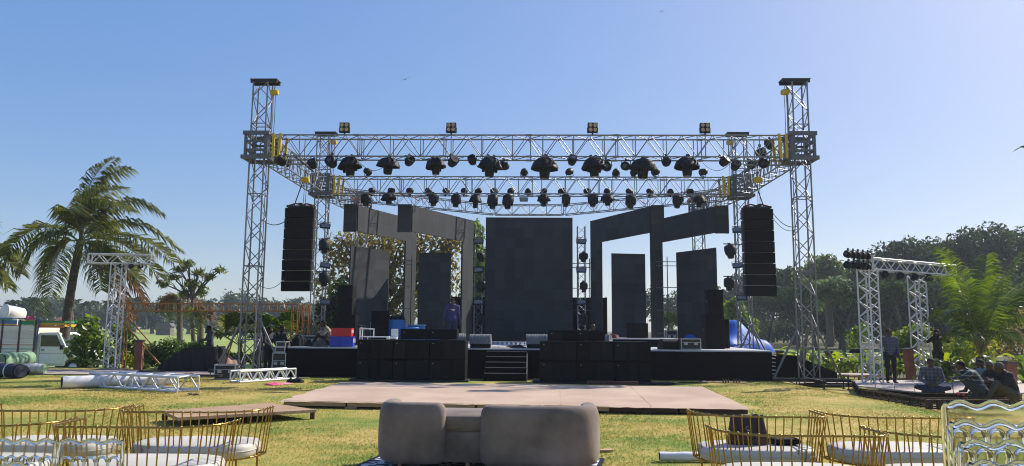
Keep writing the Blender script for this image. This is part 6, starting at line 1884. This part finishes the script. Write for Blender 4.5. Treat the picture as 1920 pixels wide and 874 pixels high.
# understory that reads as one dark mass
def understory():
    rg = np.random.default_rng(5); bl = []
    for i in range(46):
        x = 1400 + i * 12 + rg.uniform(-10, 10); d = rg.uniform(95, 125)
        k = d / FPX; bl.append((tuple(P(x, 612 + rg.uniform(-14, 14), d)), (30 * k, 30 * k, rg.uniform(18, 30) * k)))
    V, F = leaf_cloud(bl, 17000, .62, 6, shell=.2)
    o = obj('undergrowth', mesh_np('undergrowth', V, F, LF_DARK)); tag(o, 'dark undergrowth far back between the tree trunks on the right', 'undergrowth', kind='stuff')
understory()
for i, (x, d, lean) in enumerate(((1495, 78, 1), (1530, 74, -1), (1582, 70, 1), (1660, 72, 1), (1700, 66, -1), (1775, 68, 1), (1610, 80, 0), (1440, 90, 1), (1850, 62, 0))):
    b = P(x, 640, d); b.z = ground_z(b.x, b.y)
    o = thing('tree_trunk', f'bare trunk in the wood on the right, {ORD[sorted([1495, 1530, 1582, 1660, 1700, 1775, 1610, 1440, 1850]).index(x)]} from the left', 'tree trunk', b, 0, 'trunks in the wood')
    MB().path([(0, 0, 0), (.2 * lean, 0, 1.6), (.7 * lean, 0, 3.4), (1.2 * lean, 0, 5.2)], [.2, .16, .12, .07], 8).path([(.25 * lean, 0, 2.0), (-.6, 0, 3.4), (-1.2, 0, 5.4)], [.1, .08, .04], 6).build('trunk', BARKD, o)
    V, F = leaf_cloud([((1.2 * lean, 0, 5.6), (1.8, 1.6, 1.0)), ((-1.2, 0, 5.6), (1.5, 1.5, .9))], 900, .42, 90 + i, shell=.2)
    obj('crown', mesh_np('crown', V, F, LF_DARK), o)
# a date palm standing in front of the wood
for x, y0, d, lb in ((1552, 548, 72, 'feathery date palm in the shade of the wood on the right'),):
    fr = []
    rg = random.Random(8)
    for k in range(22):
        a = 2 * pi * k / 22; l = rg.uniform(34, 52)
        fr.append((P(x + math.cos(a) * l * .5, y0 - rg.uniform(15, 45), d + math.sin(a) * 1), P(x + math.cos(a) * l, y0 + rg.uniform(-30, 40), d + math.sin(a) * 2), dict(leaf=.9, nl=26, droop=.5, width=.06)))
    palm('date_palm', lb, [P(x + 6, 648, d), P(x + 3, 600, d), P(x, y0, d)], (.36, .3), fr, LF_MID)

# ---------------------------------------------------------------- far tree line on the left
rg = random.Random(17)
xs = list(range(-20, 660, 34))
for i, x in enumerate(xs):
    d = rg.uniform(210, 270); y = 585 + rg.uniform(-8, 8)
    h = rg.uniform(16, 26) * (1.5 if 400 < x < 490 else 1)
    it = [(x + rg.uniform(-14, 14), y + rg.uniform(-6, 10) - (14 if 400 < x < 490 else 0), rg.uniform(18, 28), h * rg.uniform(.7, 1)) for _ in range(4)] + [(x, 606, 26, 12)]
    b = P(x, 614, d); b.z = -.6
    make_tree('distant_tree', f'hazy tree of the far tree line, {ORD[i % 20]} from the left', b, blobs_px(d, it), 1300, 1.35, LF_FAR, .5, 200 + i, group='far tree line', shell=.3)
for i, (x, y0) in enumerate(((28, 572), (62, 566), (134, 570), (168, 574), (250, 566), (272, 578), (388, 570), (212, 572))):
    d = rg.uniform(150, 190); fr = []
    for k in range(13):
        a = 2 * pi * k / 13 + rg.uniform(-.2, .2); l = rg.uniform(15, 23)
        fr.append((P(x + math.cos(a) * l * .5, y0 - rg.uniform(4, 16), d), P(x + math.cos(a) * l, y0 + rg.uniform(-8, 16), d + math.sin(a) * 2), dict(leaf=1.3, nl=12, droop=.6, width=.16, rach=.05)))
    order = sorted((28, 62, 134, 168, 250, 272, 388, 212)).index(x)
    palm('distant_palm', f'distant palm before the far tree line, {ORD[order]} from the left', [P(x + 1, 618, d), P(x + 2, 600, d), P(x, y0, d)], (.3, .22), fr, LF_FAR, group='far palms')
# small house far back on the left
hp = P(310, 612, 190)
hs = thing('distant_house', 'small dark roofed pavilion far back on the lawn', 'house', (hp.x, hp.y, -.6), R(8))
MB().box((0, 0, 1.1), (3.4, 3, 2.2)).build('wall', mat('house_wall', (.16, .13, .12), rough=.8), hs)
MB().prism([(-2.1, 2.2), (2.1, 2.2), (1.5, 3.0), (-1.5, 3.0)], -1.8, 1.8, fy).build('roof', mat('house_roof', (.12, .11, .12), rough=.8), hs)
for k in (-1, 0, 1): block(hs, 'window', (k, -1.52, 1.1), (.6, .06, .9), WIN)
hp = P(142, 590, 230)
hs = thing('distant_house', 'distant red roof among the trees behind the truck', 'house', (hp.x, hp.y, -.6), R(-12))
MB().box((0, 0, 1.7), (8, 5, 3.4)).build('wall', mat('house_wall2', (.35, .3, .25), rough=.8), hs)
MB().prism([(-3.4, 3.4), (3.4, 3.4), (0, 5.6)], -4.6, 4.6, lambda q: Vector((q.z, q.x, q.y))).build('roof', mat('red_roof', (.32, .1, .06), rough=.8), hs)
for k in (-2, 1): block(hs, 'window', (k, -2.53, 1.8), (1.1, .06, 1.1), WIN)

# ---------------------------------------------------------------- flower bed on the right
def canna_leaf(n=6):
    mb = MB(); vs = []
    for i in range(n + 1):
        t = i / n; w = .085 * math.sin(pi * (t * .92 + .06)) ** .75
        z = t * .5 - .22 * t * t * t; y = .10 * t + .28 * t * t
        vs += [(-w, y, z + .03 * (1 if 0 < i < n else 0)), (0, y, z), (w, y, z + .03 * (1 if 0 < i < n else 0))]
    fs = []
    for i in range(n): fs += [(i * 3, i * 3 + 1, i * 3 + 4, i * 3 + 3), (i * 3 + 1, i * 3 + 2, i * 3 + 5, i * 3 + 4)]
    mb.add(vs, fs, True)
    return mb
LMS = [canna_leaf().mesh('leaf', m_) for m_ in (LF_BRIGHT, LF_YELLOW, LF_MID)]
def bed_plant(label, p, h, n, group, seed):
    rg = random.Random(seed)
    o = thing('bedding_plant', label, 'plant', p, rg.uniform(0, 6), group)
    MB().tube((0, 0, 0), (0, 0, h * .75), .014, .008, 6).build('stem', RACH, o)
    for k in range(n):
        s_ = rg.uniform(1.0, 1.6)
        obj('leaf', rg.choice(LMS if rg.random() < .75 else LMS[1:2]), o, (0, 0, h * rg.uniform(.05, .75)), (R(rg.uniform(-25, 25)), R(rg.uniform(-10, 10)), rg.uniform(0, 2 * pi)), (s_, s_, s_ * rg.uniform(.8, 1.2)))
k = 0
for i in range(34):
    x = 1462 + i * 9.3 + random.uniform(-4, 4); d = random.uniform(28.2, 31.2)
    p = P(x, 690, d); p.z = ground_z(p.x, p.y) if p.x > 10.4 else -.2
    bed_plant('broad leaved yellow green plant in the bed behind the right front tower', p, random.uniform(.7, 1.05), 9, 'plants in the right flower bed', i)
for i in range(16):
    x = 1752 + i * 11 + random.uniform(-4, 4); d = random.uniform(24.2, 26.4)
    p = P(x, 700, d); p.z = -.24
    bed_plant('broad leaved green plant in the bed behind the sitting men', p, random.uniform(.6, .95), 9, 'plants behind the sitting men', 100 + i)
bush('garden_shrub', 'bright green shrub between the posts of the truss gate', 31.0, [(1700, 640, 26, 24), (1725, 625, 22, 20), (1690, 665, 28, 20)], 2200, .15, LF_BRIGHT, 700, 31, 'shrubs on the right')
bush('garden_shrub', 'light olive shrub behind the young palm', 30.0, [(1790, 655, 34, 26), (1840, 645, 34, 28), (1770, 680, 30, 18)], 2600, .15, LF_YELLOW, 715, 32, 'shrubs on the right')
bush('thin_shrub', 'thin brownish shrub at the right edge', 27.0, [(1890, 640, 30, 40), (1925, 620, 34, 50), (1905, 690, 34, 24)], 1500, .14, LF_OLIVE, 725, 33, 'shrubs on the right')
bush('thin_shrub', 'young leafy shrub left of the gate post', 32.0, [(1600, 640, 14, 26), (1615, 620, 12, 16)], 420, .15, LF_BRIGHT, 700, 34, 'shrubs on the right')
# ================================================================ PEOPLE
SKIN = mat('skin_brown', (.10, .05, .031), (.08, .04, .025), rough=.55, spec=.3, scale=20)
HAIR = mat('black_hair', (.008, .007, .006), (.005, .004, .004), spec=.15, rough=.7, scale=60, bump=.5, bscale=150)
SHOE = mat('dark_shoe', (.03, .025, .022), rough=.5)
EYE = mat('eye_dark', (.02, .015, .012), rough=.2)
def plaid(name, base, line, scale=9):
    if name in MATS: return MATS[name]
    M = bpy.data.materials.new(name); M.use_nodes = True
    N, L = M.node_tree.nodes, M.node_tree.links; b = N['Principled BSDF']; b.inputs['Roughness'].default_value = .85
    tc = N.new('ShaderNodeTexCoord'); sp = N.new('ShaderNodeSeparateXYZ'); L.new(tc.outputs['Object'], sp.inputs[0])
    outs = []
    for ax in ('X', 'Z'):
        m1 = N.new('ShaderNodeMath'); m1.operation = 'MULTIPLY'; m1.inputs[1].default_value = scale
        L.new(sp.outputs[ax], m1.inputs[0])
        fr = N.new('ShaderNodeMath'); fr.operation = 'FRACT'; L.new(m1.outputs[0], fr.inputs[0])
        lt = N.new('ShaderNodeMath'); lt.operation = 'LESS_THAN'; lt.inputs[1].default_value = .28; L.new(fr.outputs[0], lt.inputs[0])
        outs.append(lt)
    ad = N.new('ShaderNodeMath'); ad.operation = 'ADD'; L.new(outs[0].outputs[0], ad.inputs[0]); L.new(outs[1].outputs[0], ad.inputs[1])
    hf = N.new('ShaderNodeMath'); hf.operation = 'MULTIPLY'; hf.inputs[1].default_value = .5; L.new(ad.outputs[0], hf.inputs[0])
    mx = N.new('ShaderNodeMix'); mx.data_type = 'RGBA'; mx.inputs[6].default_value = (*base, 1); mx.inputs[7].default_value = (*line, 1)
    L.new(hf.outputs[0], mx.inputs[0]); L.new(mx.outputs[2], b.inputs['Base Color'])
    MATS[name] = M
    return M
def cloth(name, c): return mat(name, c, tuple(k * .7 for k in c), rough=.85, scale=8, bump=.3, bscale=16)
def capsule(mb, a, b, ra, rb, flat=1.0, axis=None, n=10):
    """tapered limb with round ends; flat squeezes it along axis"""
    a, b = Vector(a), Vector(b); d = (b - a); L_ = d.length
    d = d.normalized() if L_ > 1e-6 else Vector((0, 0, 1))
    if axis is None: axis = Vector((0, 1, 0))
    y = (axis - d * axis.dot(d)); y = y.normalized() if y.length > 1e-3 else d.orthogonal().normalized()
    x = y.cross(d)
    vs = []; st = []
    for i in range(4): t = -pi / 2 + (pi / 2) * i / 4; st.append((a + d * ra * math.sin(t), ra * math.cos(t)))
    for i in range(5): st.append((a.lerp(b, i / 4), ra + (rb - ra) * i / 4))
    for i in range(1, 5): t = (pi / 2) * i / 4; st.append((b + d * rb * math.sin(t), rb * math.cos(t)))
    for c, r in st:
        r = max(r, .0005)
        for k in range(n):
            t = 2 * pi * k / n; vs.append(c + x * math.cos(t) * r + y * math.sin(t) * r * flat)
    m_ = len(st)
    mb.add(vs, [(j * n + k, j * n + (k + 1) % n, (j + 1) * n + (k + 1) % n, (j + 1) * n + k) for j in range(m_ - 1) for k in range(n)], True)
    mb.add(vs[:n][::-1], [tuple(range(n))]); mb.add(vs[-n:], [tuple(range(n))])
V3 = Vector
def pose(kind, **o):
    """joint positions, facing -y, feet at z = 0, 1.70 m tall"""
    J = dict(pelvis=V3((0, 0, .92)), waist=V3((0, 0, 1.05)), chest=V3((0, 0, 1.28)), neck=V3((0, .01, 1.46)), head=V3((0, -.02, 1.585)))
    for s, k in ((1, 'l'), (-1, 'r')):
        J['sh' + k] = V3((s * .185, .01, 1.40)); J['el' + k] = V3((s * .235, .03, 1.12)); J['wr' + k] = V3((s * .25, -.04, .88))
        J['hip' + k] = V3((s * .095, 0, .90)); J['kn' + k] = V3((s * .10, -.02, .49)); J['an' + k] = V3((s * .105, .02, .08)); J['to' + k] = V3((s * .13, -.15, .035))
    def drop(names, dv):
        for n_ in names: J[n_] = J[n_] + V3(dv)
    upper = ['pelvis', 'waist', 'chest', 'neck', 'head', 'shl', 'shr', 'ell', 'elr', 'wrl', 'wrr', 'hipl', 'hipr']
    if kind == 'cross':      # sitting cross-legged
        drop(upper, (0, .05, -.79))
        for s, k in ((1, 'l'), (-1, 'r')):
            J['kn' + k] = V3((s * .36, -.22, .16)); J['an' + k] = V3((-s * .10, -.34, .07)); J['to' + k] = V3((-s * .24, -.34, .05))
            J['el' + k] = V3((s * .27, -.06, .36)); J['wr' + k] = V3((s * .12, -.27, .26))
        for n_, f in (('chest', -.05), ('neck', -.10), ('head', -.16), ('shl', -.09), ('shr', -.09)): J[n_].y += f
        J['head'].z -= .02
    if kind == 'squat':      # squatting on the heels, bent forward
        drop(upper, (0, .18, -.70))
        for s, k in ((1, 'l'), (-1, 'r')):
            J['kn' + k] = V3((s * .17, -.24, .47)); J['an' + k] = V3((s * .13, .06, .08)); J['to' + k] = V3((s * .15, -.12, .035))
            J['el' + k] = V3((s * .26, -.26, .50)); J['wr' + k] = V3((s * .1, -.46, .48))
        for n_, f, g in (('waist', -.04, 0), ('chest', -.16, -.03), ('neck', -.30, -.08), ('head', -.42, -.10), ('shl', -.26, -.08), ('shr', -.26, -.08)): J[n_] += V3((0, f, g))
    if kind == 'sit':        # sitting on the ground, knees drawn up
        drop(upper, (0, .12, -.79))
        for s, k in ((1, 'l'), (-1, 'r')):
            J['kn' + k] = V3((s * .16, -.30, .40)); J['an' + k] = V3((s * .14, -.50, .07)); J['to' + k] = V3((s * .16, -.66, .035))
            J['el' + k] = V3((s * .26, -.14, .40)); J['wr' + k] = V3((s * .08, -.36, .42))
        for n_, f, g in (('chest', -.08, -.01), ('neck', -.16, -.03), ('head', -.25, -.04), ('shl', -.14, -.03), ('shr', -.14, -.03)): J[n_] += V3((0, f, g))
    if kind == 'work':       # standing, hands working in front
        for s, k in ((1, 'l'), (-1, 'r')):
            J['el' + k] = V3((s * .24, -.06, 1.14)); J['wr' + k] = V3((s * .12, -.30, 1.10))
        J['head'] += V3((0, -.04, -.02))
    if kind == 'headhands':  # standing, both hands at the head
        for s, k in ((1, 'l'), (-1, 'r')):
            J['el' + k] = V3((s * .40, -.05, 1.30)); J['wr' + k] = V3((s * .20, -.12, 1.50))
    if kind == 'walk':
        J['anl'] += V3((0, -.12, 0)); J['tol'] += V3((0, -.12, 0)); J['knl'] += V3((0, -.08, 0)); J['anr'] += V3((0, .08, .0)); J['tor'] += V3((0, .08, 0))
    for k, v in o.items(): J[k] = J[k] + V3(v)
    return J
def person(label, loc, rz, J, shirt, trousers, sleeve='long', shoes=SHOE, hat=None, hatkind=None, scale=1.0, bulk=1.0, hood=False, hairm=None):
    root = thing('person', label, 'person', loc, rz, None)
    root.scale = (scale,) * 3
    sp = MB(); bones = []
    def B(a, b, ra, rb, tg, flat=1.0):
        capsule(sp, a, b, ra, rb, flat); bones.append((V3(a), V3(b), (ra + rb) / 2 * (flat * .5 + .5), tg))
    k = bulk
    up = (J['neck'] - J['pelvis']).normalized()
    B(J['pelvis'], J['waist'], .158 * k, .145 * k, 1, .74)
    B(J['waist'], J['chest'], .145 * k, .165 * k, 0, .72)
    B(J['chest'], J['chest'].lerp(J['neck'], .55), .165 * k, .13 * k, 0, .68)
    bones[0] = (bones[0][0], bones[0][1], bones[0][2], 1)
    B(J['chest'].lerp(J['neck'], .75), J['neck'].lerp(J['head'], .45), .062, .052, 2)
    for s in 'lr':
        B(J['chest'].lerp(J['neck'], .6), J['sh' + s], .085 * k, .078 * k, 0)
        B(J['sh' + s], J['el' + s], .072 * k, .054 * k, 0)
        B(J['el' + s], J['wr' + s], .051 * k, .036 * k, 0 if sleeve == 'long' else 2)
        B(J['pelvis'] + (J['hip' + s] - J['pelvis']) * .6, J['hip' + s], .125, .12, 1)
        B(J['hip' + s], J['kn' + s], .098 * k, .068 * k, 1)
        B(J['kn' + s], J['an' + s], .066 * k, .048 * k, 1)
        B(J['an' + s] + V3((0, 0, -.02)), J['to' + s], .048, .038, 3, .85)
    # shirt hem over the hips
    B(J['pelvis'].lerp(J['waist'], .25), J['waist'], .166 * k, .15 * k, 0, .76)
    # head: skull, jaw, nose, ears
    h = J['head']; f = V3((0, -1, 0))
    nk = (h - J['neck']); fw = V3((0, -1, 0)) if kind_up(nk) else V3((0, -1, -.2)).normalized()
    B(h + V3((0, .012, .035)), h + V3((0, .005, .045)), .092, .09, 2)
    B(h + V3((0, -.03, -.01)), h + V3((0, -.045, -.075)), .072, .045, 2)
    B(h + V3((0, -.095, .015)), h + V3((0, -.112, -.02)), .012, .017, 2)
    for s in (-1, 1): B(h + V3((s * .088, .01, .01)), h + V3((s * .09, .015, -.02)), .016, .014, 2)
    tmp = bpy.data.objects.new('tmp', sp.mesh('tmp', SKIN)); col.objects.link(tmp)
    rm = tmp.modifiers.new('r', 'REMESH'); rm.mode = 'VOXEL'; rm.voxel_size = .019; rm.use_smooth_shade = True
    sm = tmp.modifiers.new('s', 'SMOOTH'); sm.factor = .5; sm.iterations = 3
    me = bpy.data.meshes.new_from_object(tmp.evaluated_get(bpy.context.evaluated_depsgraph_get()))
    bpy.data.objects.remove(tmp)
    n = len(me.polygons); C = np.empty(n * 3); me.polygons.foreach_get('center', C); C = C.reshape(-1, 3)
    best = np.full(n, 1e9); ti = np.zeros(n, int)
    for a, b, r, tg in bones:
        a_ = np.array(a); d = np.array(b) - a_; L2 = max(1e-9, d @ d)
        t = np.clip(((C - a_) @ d) / L2, 0, 1); dist = np.linalg.norm(C - a_ - t[:, None] * d, axis=1) - r
        m_ = dist < best; best[m_] = dist[m_]; ti[m_] = tg
    me.materials.clear()
    for q in (shirt, trousers, SKIN, shoes): me.materials.append(q)
    me.polygons.foreach_set('material_index', ti.astype(np.int32))
    me.polygons.foreach_set('use_smooth', np.ones(n, bool))
    # hands with five fingers joined into the same mesh
    hb = bmesh.new(); hb.from_mesh(me)
    hm = MB()
    for s, sg in (('l', 1), ('r', -1)):
        w = J['wr' + s]; d = (w - J['el' + s]).normalized()
        sd = d.cross(V3((0, 1, 0))); sd = sd.normalized() if sd.length > .2 else V3((1, 0, 0))
        nn = sd.cross(d).normalized()
        pc = w + d * .085
        capsule(hm, w, pc, .028, .036, .5, nn, 8)
        for i, (o_, l) in enumerate(((-.028, .062), (-.010, .074), (.009, .07), (.026, .054))):
            b0_ = pc + sd * o_; b1_ = b0_ + d * l * .55 + nn * .008; b2_ = b1_ + d * l * .4 + nn * .025
            capsule(hm, b0_, b1_, .0095, .009, 1, nn, 6); capsule(hm, b1_, b2_, .009, .007, 1, nn, 6)
        t0 = w + d * .03 - sd * .03 * sg; t1 = t0 + d * .035 - sd * .03 * sg + nn * .012
        capsule(hm, t0, t1, .012, .010, 1, nn, 6); capsule(hm, t1, t1 + d * .03 + nn * .005, .010, .008, 1, nn, 6)
    hme = hm.mesh('hand', SKIN); hb.from_mesh(hme)
    hb.faces.ensure_lookup_table()
    for fc in hb.faces[n:]: fc.material_index = 2
    hb.to_mesh(me); hb.free()
    body = obj('body', me, root)
    # hair or headwear
    hr = MB(); vs = []
    for j in range(8):
        b_ = -.15 + (pi / 2 + .15) * j / 7
        for i in range(16):
            a_ = 2 * pi * i / 16; front = math.cos(a_ + pi / 2)
            rr_ = .103 * (1 + .02 * math.sin(i * 5 + j * 3))
            low = 0
            bb = b_ + (.62 * max(0, -math.sin(a_)) - .55 * max(0, math.sin(a_)) if j == 0 else .35 * max(0, -math.sin(a_)) - .2 * max(0, math.sin(a_)) if j == 1 else 0)
            vs.append(h + V3((math.cos(a_) * math.cos(bb) * rr_ * .95, .012 + math.sin(a_) * math.cos(bb) * rr_, .03 + math.sin(bb) * rr_ * 1.02)))
    hr.add(vs, [(j * 16 + i, j * 16 + (i + 1) % 16, (j + 1) * 16 + (i + 1) % 16, (j + 1) * 16 + i) for j in range(7) for i in range(16)], True)
    hr.build('hair' if not hat else 'cap', hat or hairm or HAIR, root)
    if hatkind == 'cap':
        MB().box(h + V3((0, -.13, .05)), (.13, .1, .012)).build('cap_peak', hat, root)
    ey = MB()
    for s in (-1, 1): ey.sphere(h + V3((s * .033, -.083, .018)), .011, 6, 4)
    ey.build('eyes', EYE, root)
    if hood:
        MB().path([h + V3((-.10, .02, -.10)), h + V3((-.08, .10, -.08)), h + V3((0, .13, -.07)), h + V3((.08, .10, -.08)), h + V3((.10, .02, -.10)), h + V3((.05, -.07, -.13)), h + V3((-.05, -.07, -.13))], .035, 8, True).build('hood', shirt, root)
    return root
def kind_up(v): return v.z > .1
def on(x, y, z): 
    q = G(x, y, z); return Vector((q.x, q.y, z))
NAVYH = cloth('navy_hoodie', (.045, .04, .14)); NAVYT = cloth('navy_trousers', (.03, .03, .07)); BLK = cloth('black_clothes', (.014, .014, .016)); DGREY = cloth('dark_grey_clothes', (.035, .035, .04)); TAN = cloth('tan_shirt', (.32, .26, .19)); KHAKI = cloth('khaki_trousers', (.07, .06, .05)); PALE = cloth('pale_shirt', (.42, .38, .35)); LBLUE = cloth('light_blue_shirt', (.16, .28, .36)); GREYJ = cloth('grey_jacket', (.06, .065, .08)); BRN = cloth('brown_black_clothes', (.03, .022, .018))
CAPG = cloth('grey_cap', (.08, .085, .08)); CAPB = cloth('dark_cap', (.02, .02, .022))
PL1 = plaid('blue_plaid', (.05, .055, .09), (.16, .15, .19), 11); PL2 = plaid('bw_plaid', (.018, .02, .024), (.26, .28, .30), 9); PL3 = plaid('slate_plaid', (.055, .06, .085), (.12, .12, .15), 12)
# stage
u_ = SU(848, 600, 3.0)[0]
pm = person('man in a navy hoodie standing in the middle of the stage', S(u_, 3.0, .985), R(12), pose('stand', wrl=(.05, 0, -.02), elr=(-.05, .02, 0), wrr=(-.06, .04, 0)), NAVYH, NAVYT, scale=1.03, bulk=1.1, hood=True)
EMB = mat('hoodie_print', (.65, .25, .15), (.6, .5, .5), rough=.7, scale=50)
MB().box((.0, -.128, 1.30), (.16, .006, .035)).box((.02, -.131, 1.26), (.08, .006, .03)).build('chest_print', EMB, pm)
person('man sitting on the stage, only his hair above the right subwoofers', S(SU(1108, 625, 2.2)[0], 2.2, .985), R(30), pose('sit'), PALE, DGREY, scale=.95, hairm=mat('brown_hair', (.05, .028, .018), rough=.5))
person('man in a tan shirt crouching on the left part of the stage', S(SU(613, 640, 1.0)[0], 1.0, .985), R(-75), pose('sit'), TAN, BRN, scale=1.0)
# left of the stage
person('man in black standing nearest the left end of the stage, facing right', (*P(524, 690, 26.6)[0:2], 0), R(70), pose('work'), BLK, BLK, scale=1.0)
person('man in dark jacket standing between the tower and the man in black', (*P(501, 690, 26.2)[0:2], 0), R(60), pose('work', wrl=(0, 0, -.12), wrr=(0, 0, -.12)), DGREY, DGREY, scale=.97, bulk=1.05)
person('man in a pale shirt half hidden behind the left front tower', (*P(483, 690, 28.2)[0:2], 0), R(150), pose('work'), PALE, DGREY, scale=.95)
person('man in a grey jacket standing behind the black covered gear, looking down', (*P(391, 690, 29.3)[0:2], -.0), R(-50), pose('work', head=(0, -.04, -.03)), GREYJ, BLK, scale=1.0, bulk=1.1, hood=True)
# right
ZP = .045
person('man in a slate plaid shirt standing in the truss gate', on(1672, 720, ZP - .04), R(-10), pose('stand'), PL3, BLK, scale=1.0)
person('man in black standing with both hands raised to his head', on(1762, 714, ZP - .04), R(10), pose('headhands'), BLK, BLK, scale=1.0, sleeve='long')
person('man in a blue plaid shirt sitting cross legged on the platform', on(1748, 737, ZP), R(-25), pose('cross'), PL1, NAVYT, scale=1.0)
person('man in a black and white plaid shirt squatting with a hand at his brow', on(1828, 748, ZP), R(-118), pose('squat', wrr=(.0, .02, .36), elr=(-.02, -.1, .12), wrl=(0, .0, 0)), PL2, DGREY, scale=.98, bulk=1.05)
person('man in a light blue shirt sitting behind the squatting man', on(1850, 737, ZP), R(-80), pose('sit'), LBLUE, DGREY, scale=1.0)
person('man in a dark cap sitting between the blue shirt and the grey beanie', on(1866, 741, ZP), R(-70), pose('sit'), BRN, KHAKI, hat=CAPB, hatkind='cap', scale=.97)
person('man in a grey beanie and dark jacket sitting at the right end of the platform', on(1890, 750, ZP), R(-98), pose('sit'), BLK, KHAKI, hat=CAPG, scale=1.0, bulk=1.12)
for i, (x, y) in enumerate(((1797, 741), (1806, 742))):
    p = on(x, y, ZP); o = MB().lathe([(.03, 0), (.038, .07), (.04, .072)], 10).build('cup', PINK, None, p); tag(o, ('left' if i == 0 else 'right') + ' pink cup on the platform before the squatting man', 'cup', 'pink cups')

# ================================================================ HAZE
hz = MB().box((0, 0, 0), (1400, 900, 32)).build('haze', [], None, (0, 380, 14))
HM = bpy.data.materials.new('air_haze'); HM.use_nodes = True
HM.node_tree.nodes.clear()
ho = HM.node_tree.nodes.new('ShaderNodeOutputMaterial'); hv = HM.node_tree.nodes.new('ShaderNodeVolumePrincipled')
hv.inputs['Color'].default_value = (.80, .88, 1, 1); hv.inputs['Density'].default_value = 0.0005; hv.inputs['Anisotropy'].default_value = .35
HM.node_tree.links.new(hv.outputs[0], ho.inputs['Volume'])
hz.data.materials.append(HM)
tag(hz, 'thin pale daylight haze over the lawns', 'haze', kind='stuff')
